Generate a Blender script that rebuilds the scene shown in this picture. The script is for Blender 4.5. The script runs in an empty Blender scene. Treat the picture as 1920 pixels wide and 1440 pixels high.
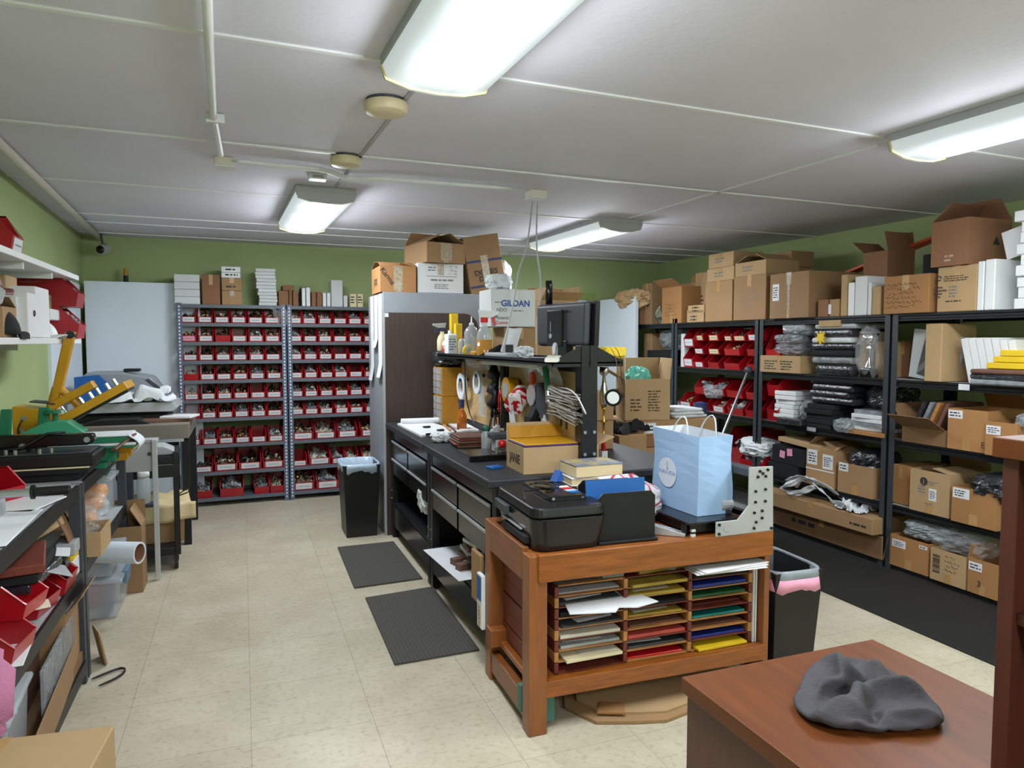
import bpy, math, random
from mathutils import Vector, Matrix, Euler
import mathutils.noise as NO
D = bpy.data; S = bpy.context.scene; COL = S.collection
R = random.Random(11)
PI = math.pi
rad = math.radians

# ---------------------------------------------------------------- camera model (metres, eye 1.5 m above the floor)
F = 1330.0; EYE = 1.5
YAW = math.atan((960 - 455) / F); PITCH = math.atan((720 - 640) / F)
FW = Vector((math.sin(YAW) * math.cos(PITCH), math.cos(YAW) * math.cos(PITCH), -math.sin(PITCH)))
RT = Vector((math.cos(YAW), -math.sin(YAW), 0)); UP = RT.cross(FW)
CAM = Vector((0, 0, EYE))
TH = math.atan((960 - 400) / F) - YAW          # the room shell stands 2 degrees off the furniture
def _ray(px, py): return FW * F + RT * (px - 960) - UP * (py - 720)
def onZ(px, py, z):
    d = _ray(px, py); return CAM + d * ((z - EYE) / d.z)
def onX(px, py, x):
    d = _ray(px, py); return CAM + d * (x / d.x)
def onY(px, py, y):
    d = _ray(px, py); return CAM + d * (y / d.y)
def rw(u, v, z=0): return Vector((u * math.cos(TH) - v * math.sin(TH), u * math.sin(TH) + v * math.cos(TH), z))
def onV(px, py, v):                              # on a plane parallel to the back wall
    d = _ray(px, py); n = Vector((-math.sin(TH), math.cos(TH), 0)); return CAM + d * (v / d.dot(n))
def uv_of(p): return (p.x * math.cos(TH) + p.y * math.sin(TH), -p.x * math.sin(TH) + p.y * math.cos(TH))

cam = D.cameras.new('camera'); cam.sensor_width = 36; cam.lens = F / 1920 * 36
cam.clip_start = .02
co = D.objects.new('camera', cam); COL.objects.link(co); co.location = CAM
co.matrix_world = Matrix(((RT.x, UP.x, -FW.x, CAM.x), (RT.y, UP.y, -FW.y, CAM.y), (RT.z, UP.z, -FW.z, CAM.z), (0, 0, 0, 1)))
S.camera = co
S.view_settings.view_transform = 'Standard'
S.view_settings.look = 'None'; S.view_settings.gamma = 1.0

# ---------------------------------------------------------------- materials
def lin(c):
    if isinstance(c, str):
        c = c.lstrip('#'); c = [int(c[i:i + 2], 16) / 255 for i in (0, 2, 4)]
        c = [x / 12.92 if x <= .04045 else ((x + .055) / 1.055) ** 2.4 for x in c]
    return (c[0], c[1], c[2], 1)
MC = {}
def mat(name, col, rough=.55, metal=0, var=.08, scale=9, bump=0, bscale=60, emit=0, alpha=1, coat=0, rnd=0, col2=None, stretch=None, spec=.5, trans=0):
    if name in MC: return MC[name]
    m = D.materials.new(name); m.use_nodes = True; nt = m.node_tree; N = nt.nodes; L = nt.links
    b = N['Principled BSDF']; c = lin(col)
    tc = N.new('ShaderNodeTexCoord'); src = tc.outputs['Object']
    if stretch:
        mp = N.new('ShaderNodeMapping'); mp.inputs['Scale'].default_value = stretch; L.new(src, mp.inputs[0]); src = mp.outputs[0]
    nz = N.new('ShaderNodeTexNoise'); nz.inputs['Scale'].default_value = scale; nz.inputs['Detail'].default_value = 5
    L.new(src, nz.inputs['Vector'])
    rp = N.new('ShaderNodeValToRGB'); rp.color_ramp.elements[0].position = .3; rp.color_ramp.elements[1].position = .7
    d = lin(col2) if col2 else tuple(min(1, x * (1 + var)) for x in c[:3]) + (1,)
    rp.color_ramp.elements[0].color = c if col2 else tuple(x * (1 - var) for x in c[:3]) + (1,)
    rp.color_ramp.elements[1].color = d
    L.new(nz.outputs['Fac'], rp.inputs[0]); out = rp.outputs[0]
    if rnd:
        oi = N.new('ShaderNodeObjectInfo'); hv = N.new('ShaderNodeHueSaturation')
        mr = N.new('ShaderNodeMapRange'); mr.inputs['To Min'].default_value = 1 - rnd; mr.inputs['To Max'].default_value = 1 + rnd * .6
        L.new(oi.outputs['Random'], mr.inputs[0]); L.new(mr.outputs[0], hv.inputs['Value']); L.new(out, hv.inputs['Color']); out = hv.outputs[0]
    L.new(out, b.inputs['Base Color'])
    b.inputs['Roughness'].default_value = rough; b.inputs['Metallic'].default_value = metal
    b.inputs['Specular IOR Level'].default_value = spec
    if alpha < 1: b.inputs['Alpha'].default_value = alpha
    if coat: b.inputs['Coat Weight'].default_value = coat; b.inputs['Coat Roughness'].default_value = .15
    if trans: b.inputs['Transmission Weight'].default_value = trans
    if emit:
        L.new(out, b.inputs['Emission Color']); b.inputs['Emission Strength'].default_value = emit
    if bump:
        n2 = N.new('ShaderNodeTexNoise'); n2.inputs['Scale'].default_value = bscale; n2.inputs['Detail'].default_value = 4; L.new(src, n2.inputs['Vector'])
        bp = N.new('ShaderNodeBump'); bp.inputs['Strength'].default_value = bump; bp.inputs['Distance'].default_value = .01
        L.new(n2.outputs['Fac'], bp.inputs['Height']); L.new(bp.outputs[0], b.inputs['Normal'])
    MC[name] = m; return m

M = {}
def defm(k, *a, **kw): M[k] = mat(k, *a, **kw)
defm('card', '#9c7b56', .8, var=.07, scale=4, rnd=.16)
defm('cardlight', '#b0926a', .8, var=.06, scale=4, rnd=.10)
defm('cardorange', '#a37547', .75, var=.08, scale=4, rnd=.08)
defm('cardbrown', '#875f43', .8, var=.06, scale=4)
defm('cardin', '#7c5d3e', .85, var=.08, scale=4)
defm('tape', '#b08a58', .3, var=.12, scale=25)
defm('tapeclear', '#cdbfa6', .2, var=.25, scale=60, alpha=.55)
defm('whitebox', '#cfd1d2', .6, var=.03, scale=5, rnd=.08)
defm('paper', '#d9dbdf', .7, var=.03, scale=8)
defm('cream', '#d8cda6', .7, var=.04, scale=8)
defm('ink', '#2b2a2b', .7, var=.1)
defm('inkbrown', '#4a2d18', .7, var=.1)
defm('inkgrey', '#75777c', .7, var=.1)
defm('inkblue', '#1c4f9c', .6, var=.1)
defm('inkred', '#b5404a', .6, var=.1)
defm('red', '#a80e1c', .33, var=.08, scale=6, rnd=.22, coat=.2)
defm('redbright', '#d01a24', .35, var=.06, scale=6, rnd=.06, coat=.2)
defm('blackmetal', '#121417', .42, var=.15, scale=12, spec=.4)
defm('blackgloss', '#0a0a0c', .2, var=.2, scale=5, spec=.55)
defm('blackplastic', '#0d0d0f', .42, var=.1, scale=20)
defm('blackmatte', '#0f0f11', .85, var=.2, scale=15)
defm('darkgrey', '#3b3e43', .5, var=.1, scale=10)
defm('postgrey', '#33383e', .5, var=.1, scale=14)
defm('shelfgrey', '#5b626c', .5, var=.06, scale=12)
defm('shelfblue', '#56627a', .45, var=.08, scale=12)
defm('cabinetgrey', '#8d939b', .45, var=.05, scale=4)
defm('lightgrey', '#a4a7a9', .5, var=.05, scale=6)
defm('steel', '#b9bcc0', .3, metal=.9, var=.08, scale=30)
defm('aluminium', '#c4c8cc', .38, metal=.55, var=.06, scale=20)
defm('silver', '#cfcfcf', .18, metal=1, var=.1, scale=30)
defm('gold', '#c9a04a', .25, metal=1, var=.15, scale=30)
defm('brass', '#b89f63', .3, metal=.85, var=.2, scale=40)
defm('dirtywhite', '#cfc9b4', .6, var=.12, scale=40)
defm('white', '#dfe1e2', .5, var=.02, scale=6)
defm('doorwhite', '#dbe5ef', .45, var=.02, scale=2)
defm('offwhite', '#cfcbbd', .5, var=.03, scale=6)
defm('beige', '#cdbf9c', .45, var=.04, scale=6)
defm('clear', '#dfe6ea', .12, var=.12, scale=40, alpha=.17, spec=.9, bump=.5, bscale=45)
defm('clearhard', '#cdd5da', .15, var=.04, scale=10, alpha=.42, spec=.7)
defm('polybag', '#a9b0b6', .18, var=.3, scale=25, alpha=.55, spec=.8, bump=.6, bscale=50)
defm('darkpoly', '#2a2c32', .22, var=.35, scale=18, spec=.8, bump=.7, bscale=40)
defm('wood', '#8c4e19', .42, var=.28, scale=5, stretch=(1.5, 14, 14), coat=.15)
defm('woodv', '#8a5125', .45, var=.16, scale=5, stretch=(14, 14, 1.5), coat=.15)
defm('woody', '#804a22', .45, var=.18, scale=5, stretch=(14, 1.5, 14), coat=.15)
defm('woodred', '#6f3226', .5, var=.15, scale=6, stretch=(10, 2, 10))
defm('woodlight', '#b07a45', .55, var=.12, scale=6, stretch=(3, 10, 10))
defm('desk', '#683817', .46, var=.16, scale=4, stretch=(9, 1.2, 9), coat=.08, spec=.3)
defm('deskside', '#5c3b30', .5, var=.07, scale=5, stretch=(8, 8, 1.5))
defm('hutch', '#542a20', .45, var=.14, scale=5, stretch=(12, 12, 1.2))
defm('veneer', '#3e302b', .5, var=.22, scale=7, stretch=(16, 16, .7))
defm('plywood', '#c2a26f', .65, var=.12, scale=5, stretch=(3, 3, 8))
defm('greenpaint', '#a0b07a', .7, var=.05, scale=2)
defm('greenframe', '#8e9f5a', .6, var=.04, scale=2)
defm('yellow', '#e3bf1f', .5, var=.05, scale=8)
defm('yellowpaint', '#c8920f', .38, var=.06, scale=8, coat=.2)
defm('mustard', '#b27d14', .5, var=.06, scale=8)
defm('greenmetal', '#1d7352', .4, var=.08, scale=8)
defm('teal', '#5fb5a4', .5, var=.1, scale=12)
defm('blue', '#1559a0', .5, var=.05, scale=8)
defm('bagblue', '#9cbbe0', .65, var=.03, scale=3)
defm('navy', '#20325f', .5, var=.1, scale=8)
defm('orange', '#d9521f', .45, var=.05, scale=8)
defm('liquid', '#c58a35', .15, var=.05, scale=5, alpha=.85)
defm('amber', '#b8641a', .18, var=.1, scale=5, alpha=.9)
defm('pink', '#9e5f7c', .9, var=.08, scale=30, bump=.3, bscale=80)
defm('pinknote', '#e39bb4', .7, var=.03)
defm('skin', '#c58f73', .6, var=.06, scale=20)
defm('hair', '#2a1c14', .6, var=.2, scale=60)
defm('denim', '#2e3c55', .8, var=.15, scale=60)
defm('cloth', '#403d42', .75, var=.1, scale=18, bump=.25, bscale=120)
defm('clothwhite', '#d5dade', .8, var=.05, scale=14, bump=.2, bscale=50)
defm('rubber', '#34352f', .85, var=.1, scale=8)
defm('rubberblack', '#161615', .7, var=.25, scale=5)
defm('goldpaper', '#a98f35', .55, var=.2, scale=15)
defm('purple', '#4d2a72', .6, var=.08)
defm('stackbrown', '#6b4a3d', .6, var=.1, scale=20)
defm('bluegrey', '#5d7d96', .5, var=.1)
defm('bookpage', '#cfbb92', .8, var=.1, scale=60, stretch=(1, 1, 25))

# floor: 12 inch vinyl tiles, mottled
def floor_mat():
    m = D.materials.new('vinyl_tile'); m.use_nodes = True; nt = m.node_tree; N = nt.nodes; L = nt.links; b = N['Principled BSDF']
    tc = N.new('ShaderNodeTexCoord')
    br = N.new('ShaderNodeTexBrick'); br.offset = 0; br.squash = 1
    br.inputs['Scale'].default_value = 1; br.inputs['Brick Width'].default_value = .457; br.inputs['Row Height'].default_value = .457
    br.inputs['Mortar Size'].default_value = .0018; br.inputs['Mortar Smooth'].default_value = .3
    br.inputs['Color1'].default_value = lin('#c8bfac'); br.inputs['Color2'].default_value = lin('#c2b9a5'); br.inputs['Mortar'].default_value = lin('#a29c8b')
    L.new(tc.outputs['Object'], br.inputs['Vector'])
    n = N.new('ShaderNodeTexNoise'); n.inputs['Scale'].default_value = 2.2; n.inputs['Detail'].default_value = 9; n.inputs['Roughness'].default_value = .7
    L.new(tc.outputs['Object'], n.inputs['Vector'])
    r = N.new('ShaderNodeValToRGB'); r.color_ramp.elements[0].position = .32; r.color_ramp.elements[0].color = (.80, .78, .72, 1); r.color_ramp.elements[1].position = .66; r.color_ramp.elements[1].color = (1.05, 1.05, 1.04, 1)
    L.new(n.outputs['Fac'], r.inputs[0])
    mx = N.new('ShaderNodeMix'); mx.data_type = 'RGBA'; mx.blend_type = 'MULTIPLY'; mx.inputs[0].default_value = 1
    L.new(br.outputs['Color'], mx.inputs[6]); L.new(r.outputs[0], mx.inputs[7])
    n2 = N.new('ShaderNodeTexNoise'); n2.inputs['Scale'].default_value = 38; n2.inputs['Detail'].default_value = 3; L.new(tc.outputs['Object'], n2.inputs['Vector'])
    r2 = N.new('ShaderNodeValToRGB'); r2.color_ramp.elements[0].position = .3; r2.color_ramp.elements[0].color = (.83, .81, .76, 1); r2.color_ramp.elements[1].position = .48; r2.color_ramp.elements[1].color = (1, 1, 1, 1)
    L.new(n2.outputs['Fac'], r2.inputs[0])
    m2 = N.new('ShaderNodeMix'); m2.data_type = 'RGBA'; m2.blend_type = 'MULTIPLY'; m2.inputs[0].default_value = 1
    L.new(mx.outputs[2], m2.inputs[6]); L.new(r2.outputs[0], m2.inputs[7])
    L.new(m2.outputs[2], b.inputs['Base Color']); b.inputs['Roughness'].default_value = .42; b.inputs['Specular IOR Level'].default_value = .4
    return m
M['floor'] = floor_mat()
defm('ceiling', '#d5d4e0', .75, var=.03, scale=2, bump=.12, bscale=30)

def diffuser_mat():                                   # prismatic lens with two tubes glowing behind it
    m = D.materials.new('diffuser'); m.use_nodes = True; nt = m.node_tree; N = nt.nodes; L = nt.links; b = N['Principled BSDF']
    tc = N.new('ShaderNodeTexCoord'); sp = N.new('ShaderNodeSeparateXYZ'); L.new(tc.outputs['Object'], sp.inputs[0])
    ab = N.new('ShaderNodeMath'); ab.operation = 'ABSOLUTE'; L.new(sp.outputs[0], ab.inputs[0])
    r = N.new('ShaderNodeValToRGB'); e = r.color_ramp.elements
    e[0].position = 0; e[0].color = (.42, .48, .49, 1); e[1].position = .19; e[1].color = (.55, .62, .63, 1)
    x = e.new(.115); x.color = (1.0, 1.1, 1.1, 1); y = e.new(.155); y.color = (.8, .9, .9, 1); z = e.new(.05); z.color = (.50, .57, .58, 1)
    L.new(ab.outputs[0], r.inputs[0]); L.new(r.outputs[0], b.inputs['Emission Color']); b.inputs['Emission Strength'].default_value = .66
    b.inputs['Base Color'].default_value = (.3, .33, .33, 1); b.inputs['Roughness'].default_value = .8
    ck = N.new('ShaderNodeTexChecker'); ck.inputs['Scale'].default_value = 160; L.new(tc.outputs['Object'], ck.inputs[0])
    bp = N.new('ShaderNodeBump'); bp.inputs['Strength'].default_value = .3; L.new(ck.outputs['Fac'], bp.inputs['Height']); L.new(bp.outputs[0], b.inputs['Normal'])
    return m
M['diffuser'] = diffuser_mat()

# ---------------------------------------------------------------- mesh builder
class MB:
    def __init__(s): s.v = []; s.f = []; s.m = []
    def add(s, vs, fs, m=0, T=None):
        o = len(s.v)
        s.v += [tuple(T @ Vector(p)) if T else tuple(p) for p in vs]
        for f in fs: s.f.append([i + o for i in f]); s.m.append(m)
        return s
    def box(s, x0, y0, z0, x1, y1, z1, m=0, T=None):
        vs = [(x0, y0, z0), (x1, y0, z0), (x1, y1, z0), (x0, y1, z0), (x0, y0, z1), (x1, y0, z1), (x1, y1, z1), (x0, y1, z1)]
        return s.add(vs, [(3, 2, 1, 0), (4, 5, 6, 7), (0, 1, 5, 4), (1, 2, 6, 5), (2, 3, 7, 6), (3, 0, 4, 7)], m, T)
    def cbox(s, c, d, m=0, T=None): return s.box(c[0] - d[0] / 2, c[1] - d[1] / 2, c[2] - d[2] / 2, c[0] + d[0] / 2, c[1] + d[1] / 2, c[2] + d[2] / 2, m, T)
    def prism(s, poly, a, b, ax='y', m=0, T=None):   # polygon (p,q) extruded along ax from a to b
        n = len(poly)
        def P(p, t): return {'x': (t, p[0], p[1]), 'y': (p[0], t, p[1]), 'z': (p[0], p[1], t)}[ax]
        vs = [P(p, a) for p in poly] + [P(p, b) for p in poly]
        ar = sum(poly[i][0] * poly[(i + 1) % n][1] - poly[(i + 1) % n][0] * poly[i][1] for i in range(n))
        fl = (ar > 0) != (ax == 'y')
        if (b < a): fl = not fl
        f0 = list(range(n)); f1 = list(range(n, 2 * n))
        fs = [f0[::-1] if fl else f0, f1 if fl else f1[::-1]]
        for i in range(n):
            j = (i + 1) % n; q = [i, j, j + n, i + n]; fs.append(q if fl else q[::-1])
        return s.add(vs, fs, m, T)
    def cyl(s, p0, p1, r0, r1=None, n=12, m=0, cap=True, T=None):
        p0 = Vector(p0); p1 = Vector(p1); r1 = r0 if r1 is None else r1
        w = (p1 - p0).normalized(); a = w.orthogonal().normalized(); b = w.cross(a)
        vs = [];
        for p, r in ((p0, r0), (p1, r1)):
            for i in range(n):
                t = 2 * PI * i / n; vs.append(p + a * (r * math.cos(t)) + b * (r * math.sin(t)))
        fs = [(i, (i + 1) % n, (i + 1) % n + n, i + n) for i in range(n)]
        if cap: fs += [tuple(range(n - 1, -1, -1)), tuple(range(n, 2 * n))]
        return s.add(vs, fs, m, T)
    def tube(s, pts, r, n=7, m=0, T=None, closed=False):
        pts = [Vector(p) for p in pts]; k = len(pts); vs = []; up = None
        for i, p in enumerate(pts):
            a = pts[i - 1] if (i or closed) else p; b = pts[(i + 1) % k] if (i < k - 1 or closed) else p
            w = (b - a).normalized()
            if up is None: up = w.orthogonal().normalized()
            x = (up - w * up.dot(w)).normalized() if (up - w * up.dot(w)).length > 1e-6 else w.orthogonal().normalized()
            up = x; y = w.cross(x); rr = r[i] if isinstance(r, (list, tuple)) else r
            vs += [p + x * (rr * math.cos(2 * PI * j / n)) + y * (rr * math.sin(2 * PI * j / n)) for j in range(n)]
        fs = []
        for i in range(k if closed else k - 1):
            for j in range(n):
                i2 = (i + 1) % k; fs.append((i * n + j, i * n + (j + 1) % n, i2 * n + (j + 1) % n, i2 * n + j))
        if not closed: fs += [tuple(range(n - 1, -1, -1)), tuple(range((k - 1) * n, k * n))]
        return s.add(vs, fs, m, T)
    def lathe(s, prof, n=16, m=0, T=None):          # profile (r,z) from bottom to top
        vs = []; k = len(prof)
        for r, z in prof:
            vs += [(r * math.cos(2 * PI * j / n), r * math.sin(2 * PI * j / n), z) for j in range(n)]
        fs = [(i * n + j, i * n + (j + 1) % n, (i + 1) * n + (j + 1) % n, (i + 1) * n + j) for i in range(k - 1) for j in range(n)]
        fs += [tuple(range(n - 1, -1, -1)), tuple(range((k - 1) * n, k * n))]
        return s.add(vs, fs, m, T)
    def grid(s, fn, nu, nv, m=0, T=None):
        vs = [fn(i / nu, j / nv) for j in range(nv + 1) for i in range(nu + 1)]
        fs = [(j * (nu + 1) + i, j * (nu + 1) + i + 1, (j + 1) * (nu + 1) + i + 1, (j + 1) * (nu + 1) + i) for j in range(nv) for i in range(nu)]
        return s.add(vs, fs, m, T)
    def ball(s, c, r, nu=14, nv=8, m=0, fn=None, T=None):
        r = (r, r, r) if not isinstance(r, (tuple, list)) else r
        vs = []
        for j in range(nv + 1):
            ph = -PI / 2 + PI * j / nv
            for i in range(nu):
                t = 2 * PI * i / nu; d = Vector((math.cos(ph) * math.cos(t), math.cos(ph) * math.sin(t), math.sin(ph)))
                k = fn(d) if fn else 1
                vs.append((c[0] + d.x * r[0] * k, c[1] + d.y * r[1] * k, c[2] + d.z * r[2] * k))
        fs = [(j * nu + i, j * nu + (i + 1) % nu, (j + 1) * nu + (i + 1) % nu, (j + 1) * nu + i) for j in range(nv) for i in range(nu)]
        return s.add(vs, fs, m, T)
    def mesh(s, name, mats, smooth=False):
        me = D.meshes.new(name); me.from_pydata(s.v, [], s.f)
        for k in (mats if isinstance(mats, (list, tuple)) else [mats]): me.materials.append(M[k] if isinstance(k, str) else k)
        me.polygons.foreach_set('material_index', s.m)
        if smooth: me.polygons.foreach_set('use_smooth', [True] * len(me.polygons))
        me.update(); return me
    def build(s, name, mats, parent=None, loc=(0, 0, 0), rz=0, bev=0, smooth=False, sub=0, rot=None, seg=2, solid=0, angle=40):
        o = D.objects.new(name, s.mesh(name, mats, smooth)); COL.objects.link(o)
        o.location = loc; o.rotation_euler = rot if rot else (0, 0, rz)
        if parent: o.parent = parent
        if solid:
            k = o.modifiers.new('solid', 'SOLIDIFY'); k.thickness = solid; k.offset = 0
        if bev:
            k = o.modifiers.new('bevel', 'BEVEL'); k.width = bev; k.segments = seg; k.limit_method = 'ANGLE'; k.angle_limit = rad(angle)
        if sub:
            k = o.modifiers.new('sub', 'SUBSURF'); k.levels = sub; k.render_levels = sub
        return o

LABELS = {}
def tag(o, label, cat, group=None, kind=None):
    if label: o['label'] = label; LABELS.setdefault(label, []).append(o)
    if cat: o['category'] = cat
    if group: o['group'] = group
    if kind: o['kind'] = kind
    return o
def thing(name, label, cat, loc=(0, 0, 0), rz=0, group=None, rot=None):
    o = D.objects.new(name, None); COL.objects.link(o); o.location = loc; o.rotation_euler = rot if rot else (0, 0, rz); o.empty_display_size = .05
    return tag(o, label, cat, group)
def struct(o): o['kind'] = 'structure'; return o

def txt(parent, s, x, z, size, mk, y=0, name='printed_lettering', rot=(PI / 2, 0, 0), tilt=0, sx=1, align='CENTER', bold=.012):
    c = D.curves.new('lettering', 'FONT'); c.body = s; c.size = size; c.align_x = align; c.align_y = 'CENTER'; c.extrude = .0004; c.offset = size * bold
    c.materials.append(M[mk])
    tmp = D.objects.new(name, c); me = D.meshes.new_from_object(tmp); D.objects.remove(tmp); D.curves.remove(c)
    o = D.objects.new(name, me); COL.objects.link(o); o.parent = parent; o.location = (x, y, z)
    m = Euler(rot).to_matrix() @ Matrix.Rotation(tilt, 3, 'Z'); o.rotation_euler = m.to_euler(); o.scale = (sx, 1, 1)
    return o
def lines(parent, x0, x1, z0, z1, rows, mk, y, name='printed_text', hand=False, seed=1, side=None):
    """rows of illegible print (small dashes) or handwriting (wavy ribbon) on the front face y=const (or side face x=const)"""
    r = random.Random(seed); b = MB(); h = (z1 - z0) / rows
    def P(u, z): return (side, -u, z) if side is not None and side < 0 else ((side, u, z) if side is not None else (u, y, z))
    for k in range(rows):
        zc = z1 - (k + .5) * h; x = x0 + r.random() * .06 * (x1 - x0); xe = x1 - r.random() * .3 * (x1 - x0)
        if hand:
            n = max(10, int((xe - x) / (h * .22))); pts = []
            for i in range(n + 1):
                pts.append((x + (xe - x) * i / n, zc + (r.random() - .5) * h * .75))
            t = h * .055
            for i in range(n):
                if r.random() < .14: continue
                (a, c), (d, e) = pts[i], pts[i + 1]
                b.add([P(a - t * .6, c - t), P(a + t * .6, c + t), P(d + t * .6, e + t), P(d - t * .6, e - t)], [(0, 1, 2, 3)])
        else:
            while x < xe:
                w = h * (.4 + r.random() * 1.6)
                q = min(x + w, xe); b.add([P(x, zc - h * .22), P(q, zc - h * .22), P(q, zc + h * .22), P(x, zc + h * .22)], [(0, 1, 2, 3)])
                x = q + h * .35
    if b.f: b.build(name, mk, parent)
def sticker(parent, x0, x1, z0, z1, y, mk='paper', name='shipping_label', rows=3, seed=3):
    o = MB().box(x0, y - .0012, z0, x1, y, z1).build(name, mk, parent)
    if rows:
        w = x1 - x0; h = z1 - z0
        lines(o, x0 + w * .1, x1 - w * .08, z0 + h * .15, z1 - h * .15, rows, 'ink', y - .0018, seed=seed)
    return o

def carton(name, label, w, d, h, loc, rz=0, kind='closed', mk='card', tape=True, group=None, cat='box', flaps=(110, 100, 120, 105), fl=None, rot=None, tapemk='tape', seed=0):
    """a corrugated box, origin at the middle of its base, front face towards local -Y"""
    t = thing(name, label, cat, loc, rz, group, rot)
    th = .005
    if kind == 'closed':
        MB().box(-w / 2, -d / 2, 0, w / 2, d / 2, h).build('carton_body', mk, t, bev=.004, seg=1)
        if tape:
            tw = min(.05, w * .22)
            b = MB(); b.box(-tw / 2, -d / 2 - .0012, h - min(.09, h * .4), tw / 2, -d / 2, h + .0012); b.box(-tw / 2, -d / 2, h, tw / 2, d / 2, h + .0012)
            b.build('packing_tape', tapemk, t)
    else:
        b = MB()
        b.box(-w / 2, -d / 2, 0, w / 2, d / 2, th)
        b.box(-w / 2, -d / 2, th, w / 2, -d / 2 + th, h); b.box(-w / 2, d / 2 - th, th, w / 2, d / 2, h)
        b.box(-w / 2, -d / 2 + th, th, -w / 2 + th, d / 2 - th, h, 0); b.box(w / 2 - th, -d / 2 + th, th, w / 2, d / 2 - th, h, 0)
        b.build('carton_body', mk, t)
        L = fl or min(w, d) * .45
        fr, bk, lf, rt = flaps
        for nm, ang in (('f', fr), ('b', bk), ('l', lf), ('r', rt)):
            if ang is None: continue
            a = rad(ang)                       # 0 = shut, 90 = upright, 180 = folded down outside
            if nm in 'fb':
                s_ = -1 if nm == 'f' else 1
                dy, dz = -s_ * math.cos(a) * L, math.sin(a) * L
                y0 = s_ * d / 2
                vs = [(-w / 2, y0, h), (w / 2, y0, h), (w / 2 - .004, y0 + dy, h + dz), (-w / 2 + .004, y0 + dy, h + dz)]
            else:
                s_ = -1 if nm == 'l' else 1
                dx, dz = -s_ * math.cos(a) * L, math.sin(a) * L; x0 = s_ * w / 2
                vs = [(x0, -d / 2, h), (x0, d / 2, h), (x0 + dx, d / 2 - .004, h + dz), (x0 + dx, -d / 2 + .004, h + dz)]
            MB().add(vs, [(0, 1, 2, 3)]).build('flap', mk, t, solid=.004)
        if tape:
            tw = min(.05, w * .2); MB().box(-tw / 2, -d / 2 - .0012, h * .0, tw / 2, -d / 2, h * .3).build('packing_tape', tapemk, t)
    return t
def onfront(t, d): return -d / 2 - .0016

def plastic_lump(name, label, cat, size, loc, mk='clear', seed=1, rz=0, group=None, amp=.22, flat=.25, kind=None):
    """crumpled bag: an ellipsoid resting on its base with facetted creases"""
    off = Vector((seed * 1.7, seed * .9, seed * .3)); pw = .62
    def fn(d):
        n1 = 1 - abs(NO.noise(d * 1.6 + off)) * 2.2; n2 = 1 - abs(NO.noise(d * 3.6 + off * 2)) * 2.2; n3 = 1 - abs(NO.noise(d * 7 + off)) * 2
        q = (abs(d.x) ** (2 / pw) + abs(d.y) ** (2 / pw) + abs(d.z) ** (2 / pw)) ** (-pw / 2)
        return q * .93 * (1 + amp * (.55 * n1 + .35 * n2 + .16 * n3 - .55))
    b = MB(); b.ball((0, 0, size[2] / 2), (size[0] / 2, size[1] / 2, size[2] / 2), 40, 22, 0, fn)
    b.v = [(x, y, max(z, 0) if z > size[2] * .08 else 0.0005) for x, y, z in b.v]
    o = b.build(name, mk, None, loc, rz)
    return tag(o, label, cat, group, kind)
def slab(name, label, cat, w, d, h, loc, mk, rz=0, group=None, bev=.002, rot=None, mats=None):
    o = MB().box(-w / 2, -d / 2, 0, w / 2, d / 2, h).build(name, mats or mk, None, loc, rz, bev=bev, seg=1, rot=rot)
    return tag(o, label, cat, group)

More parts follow.
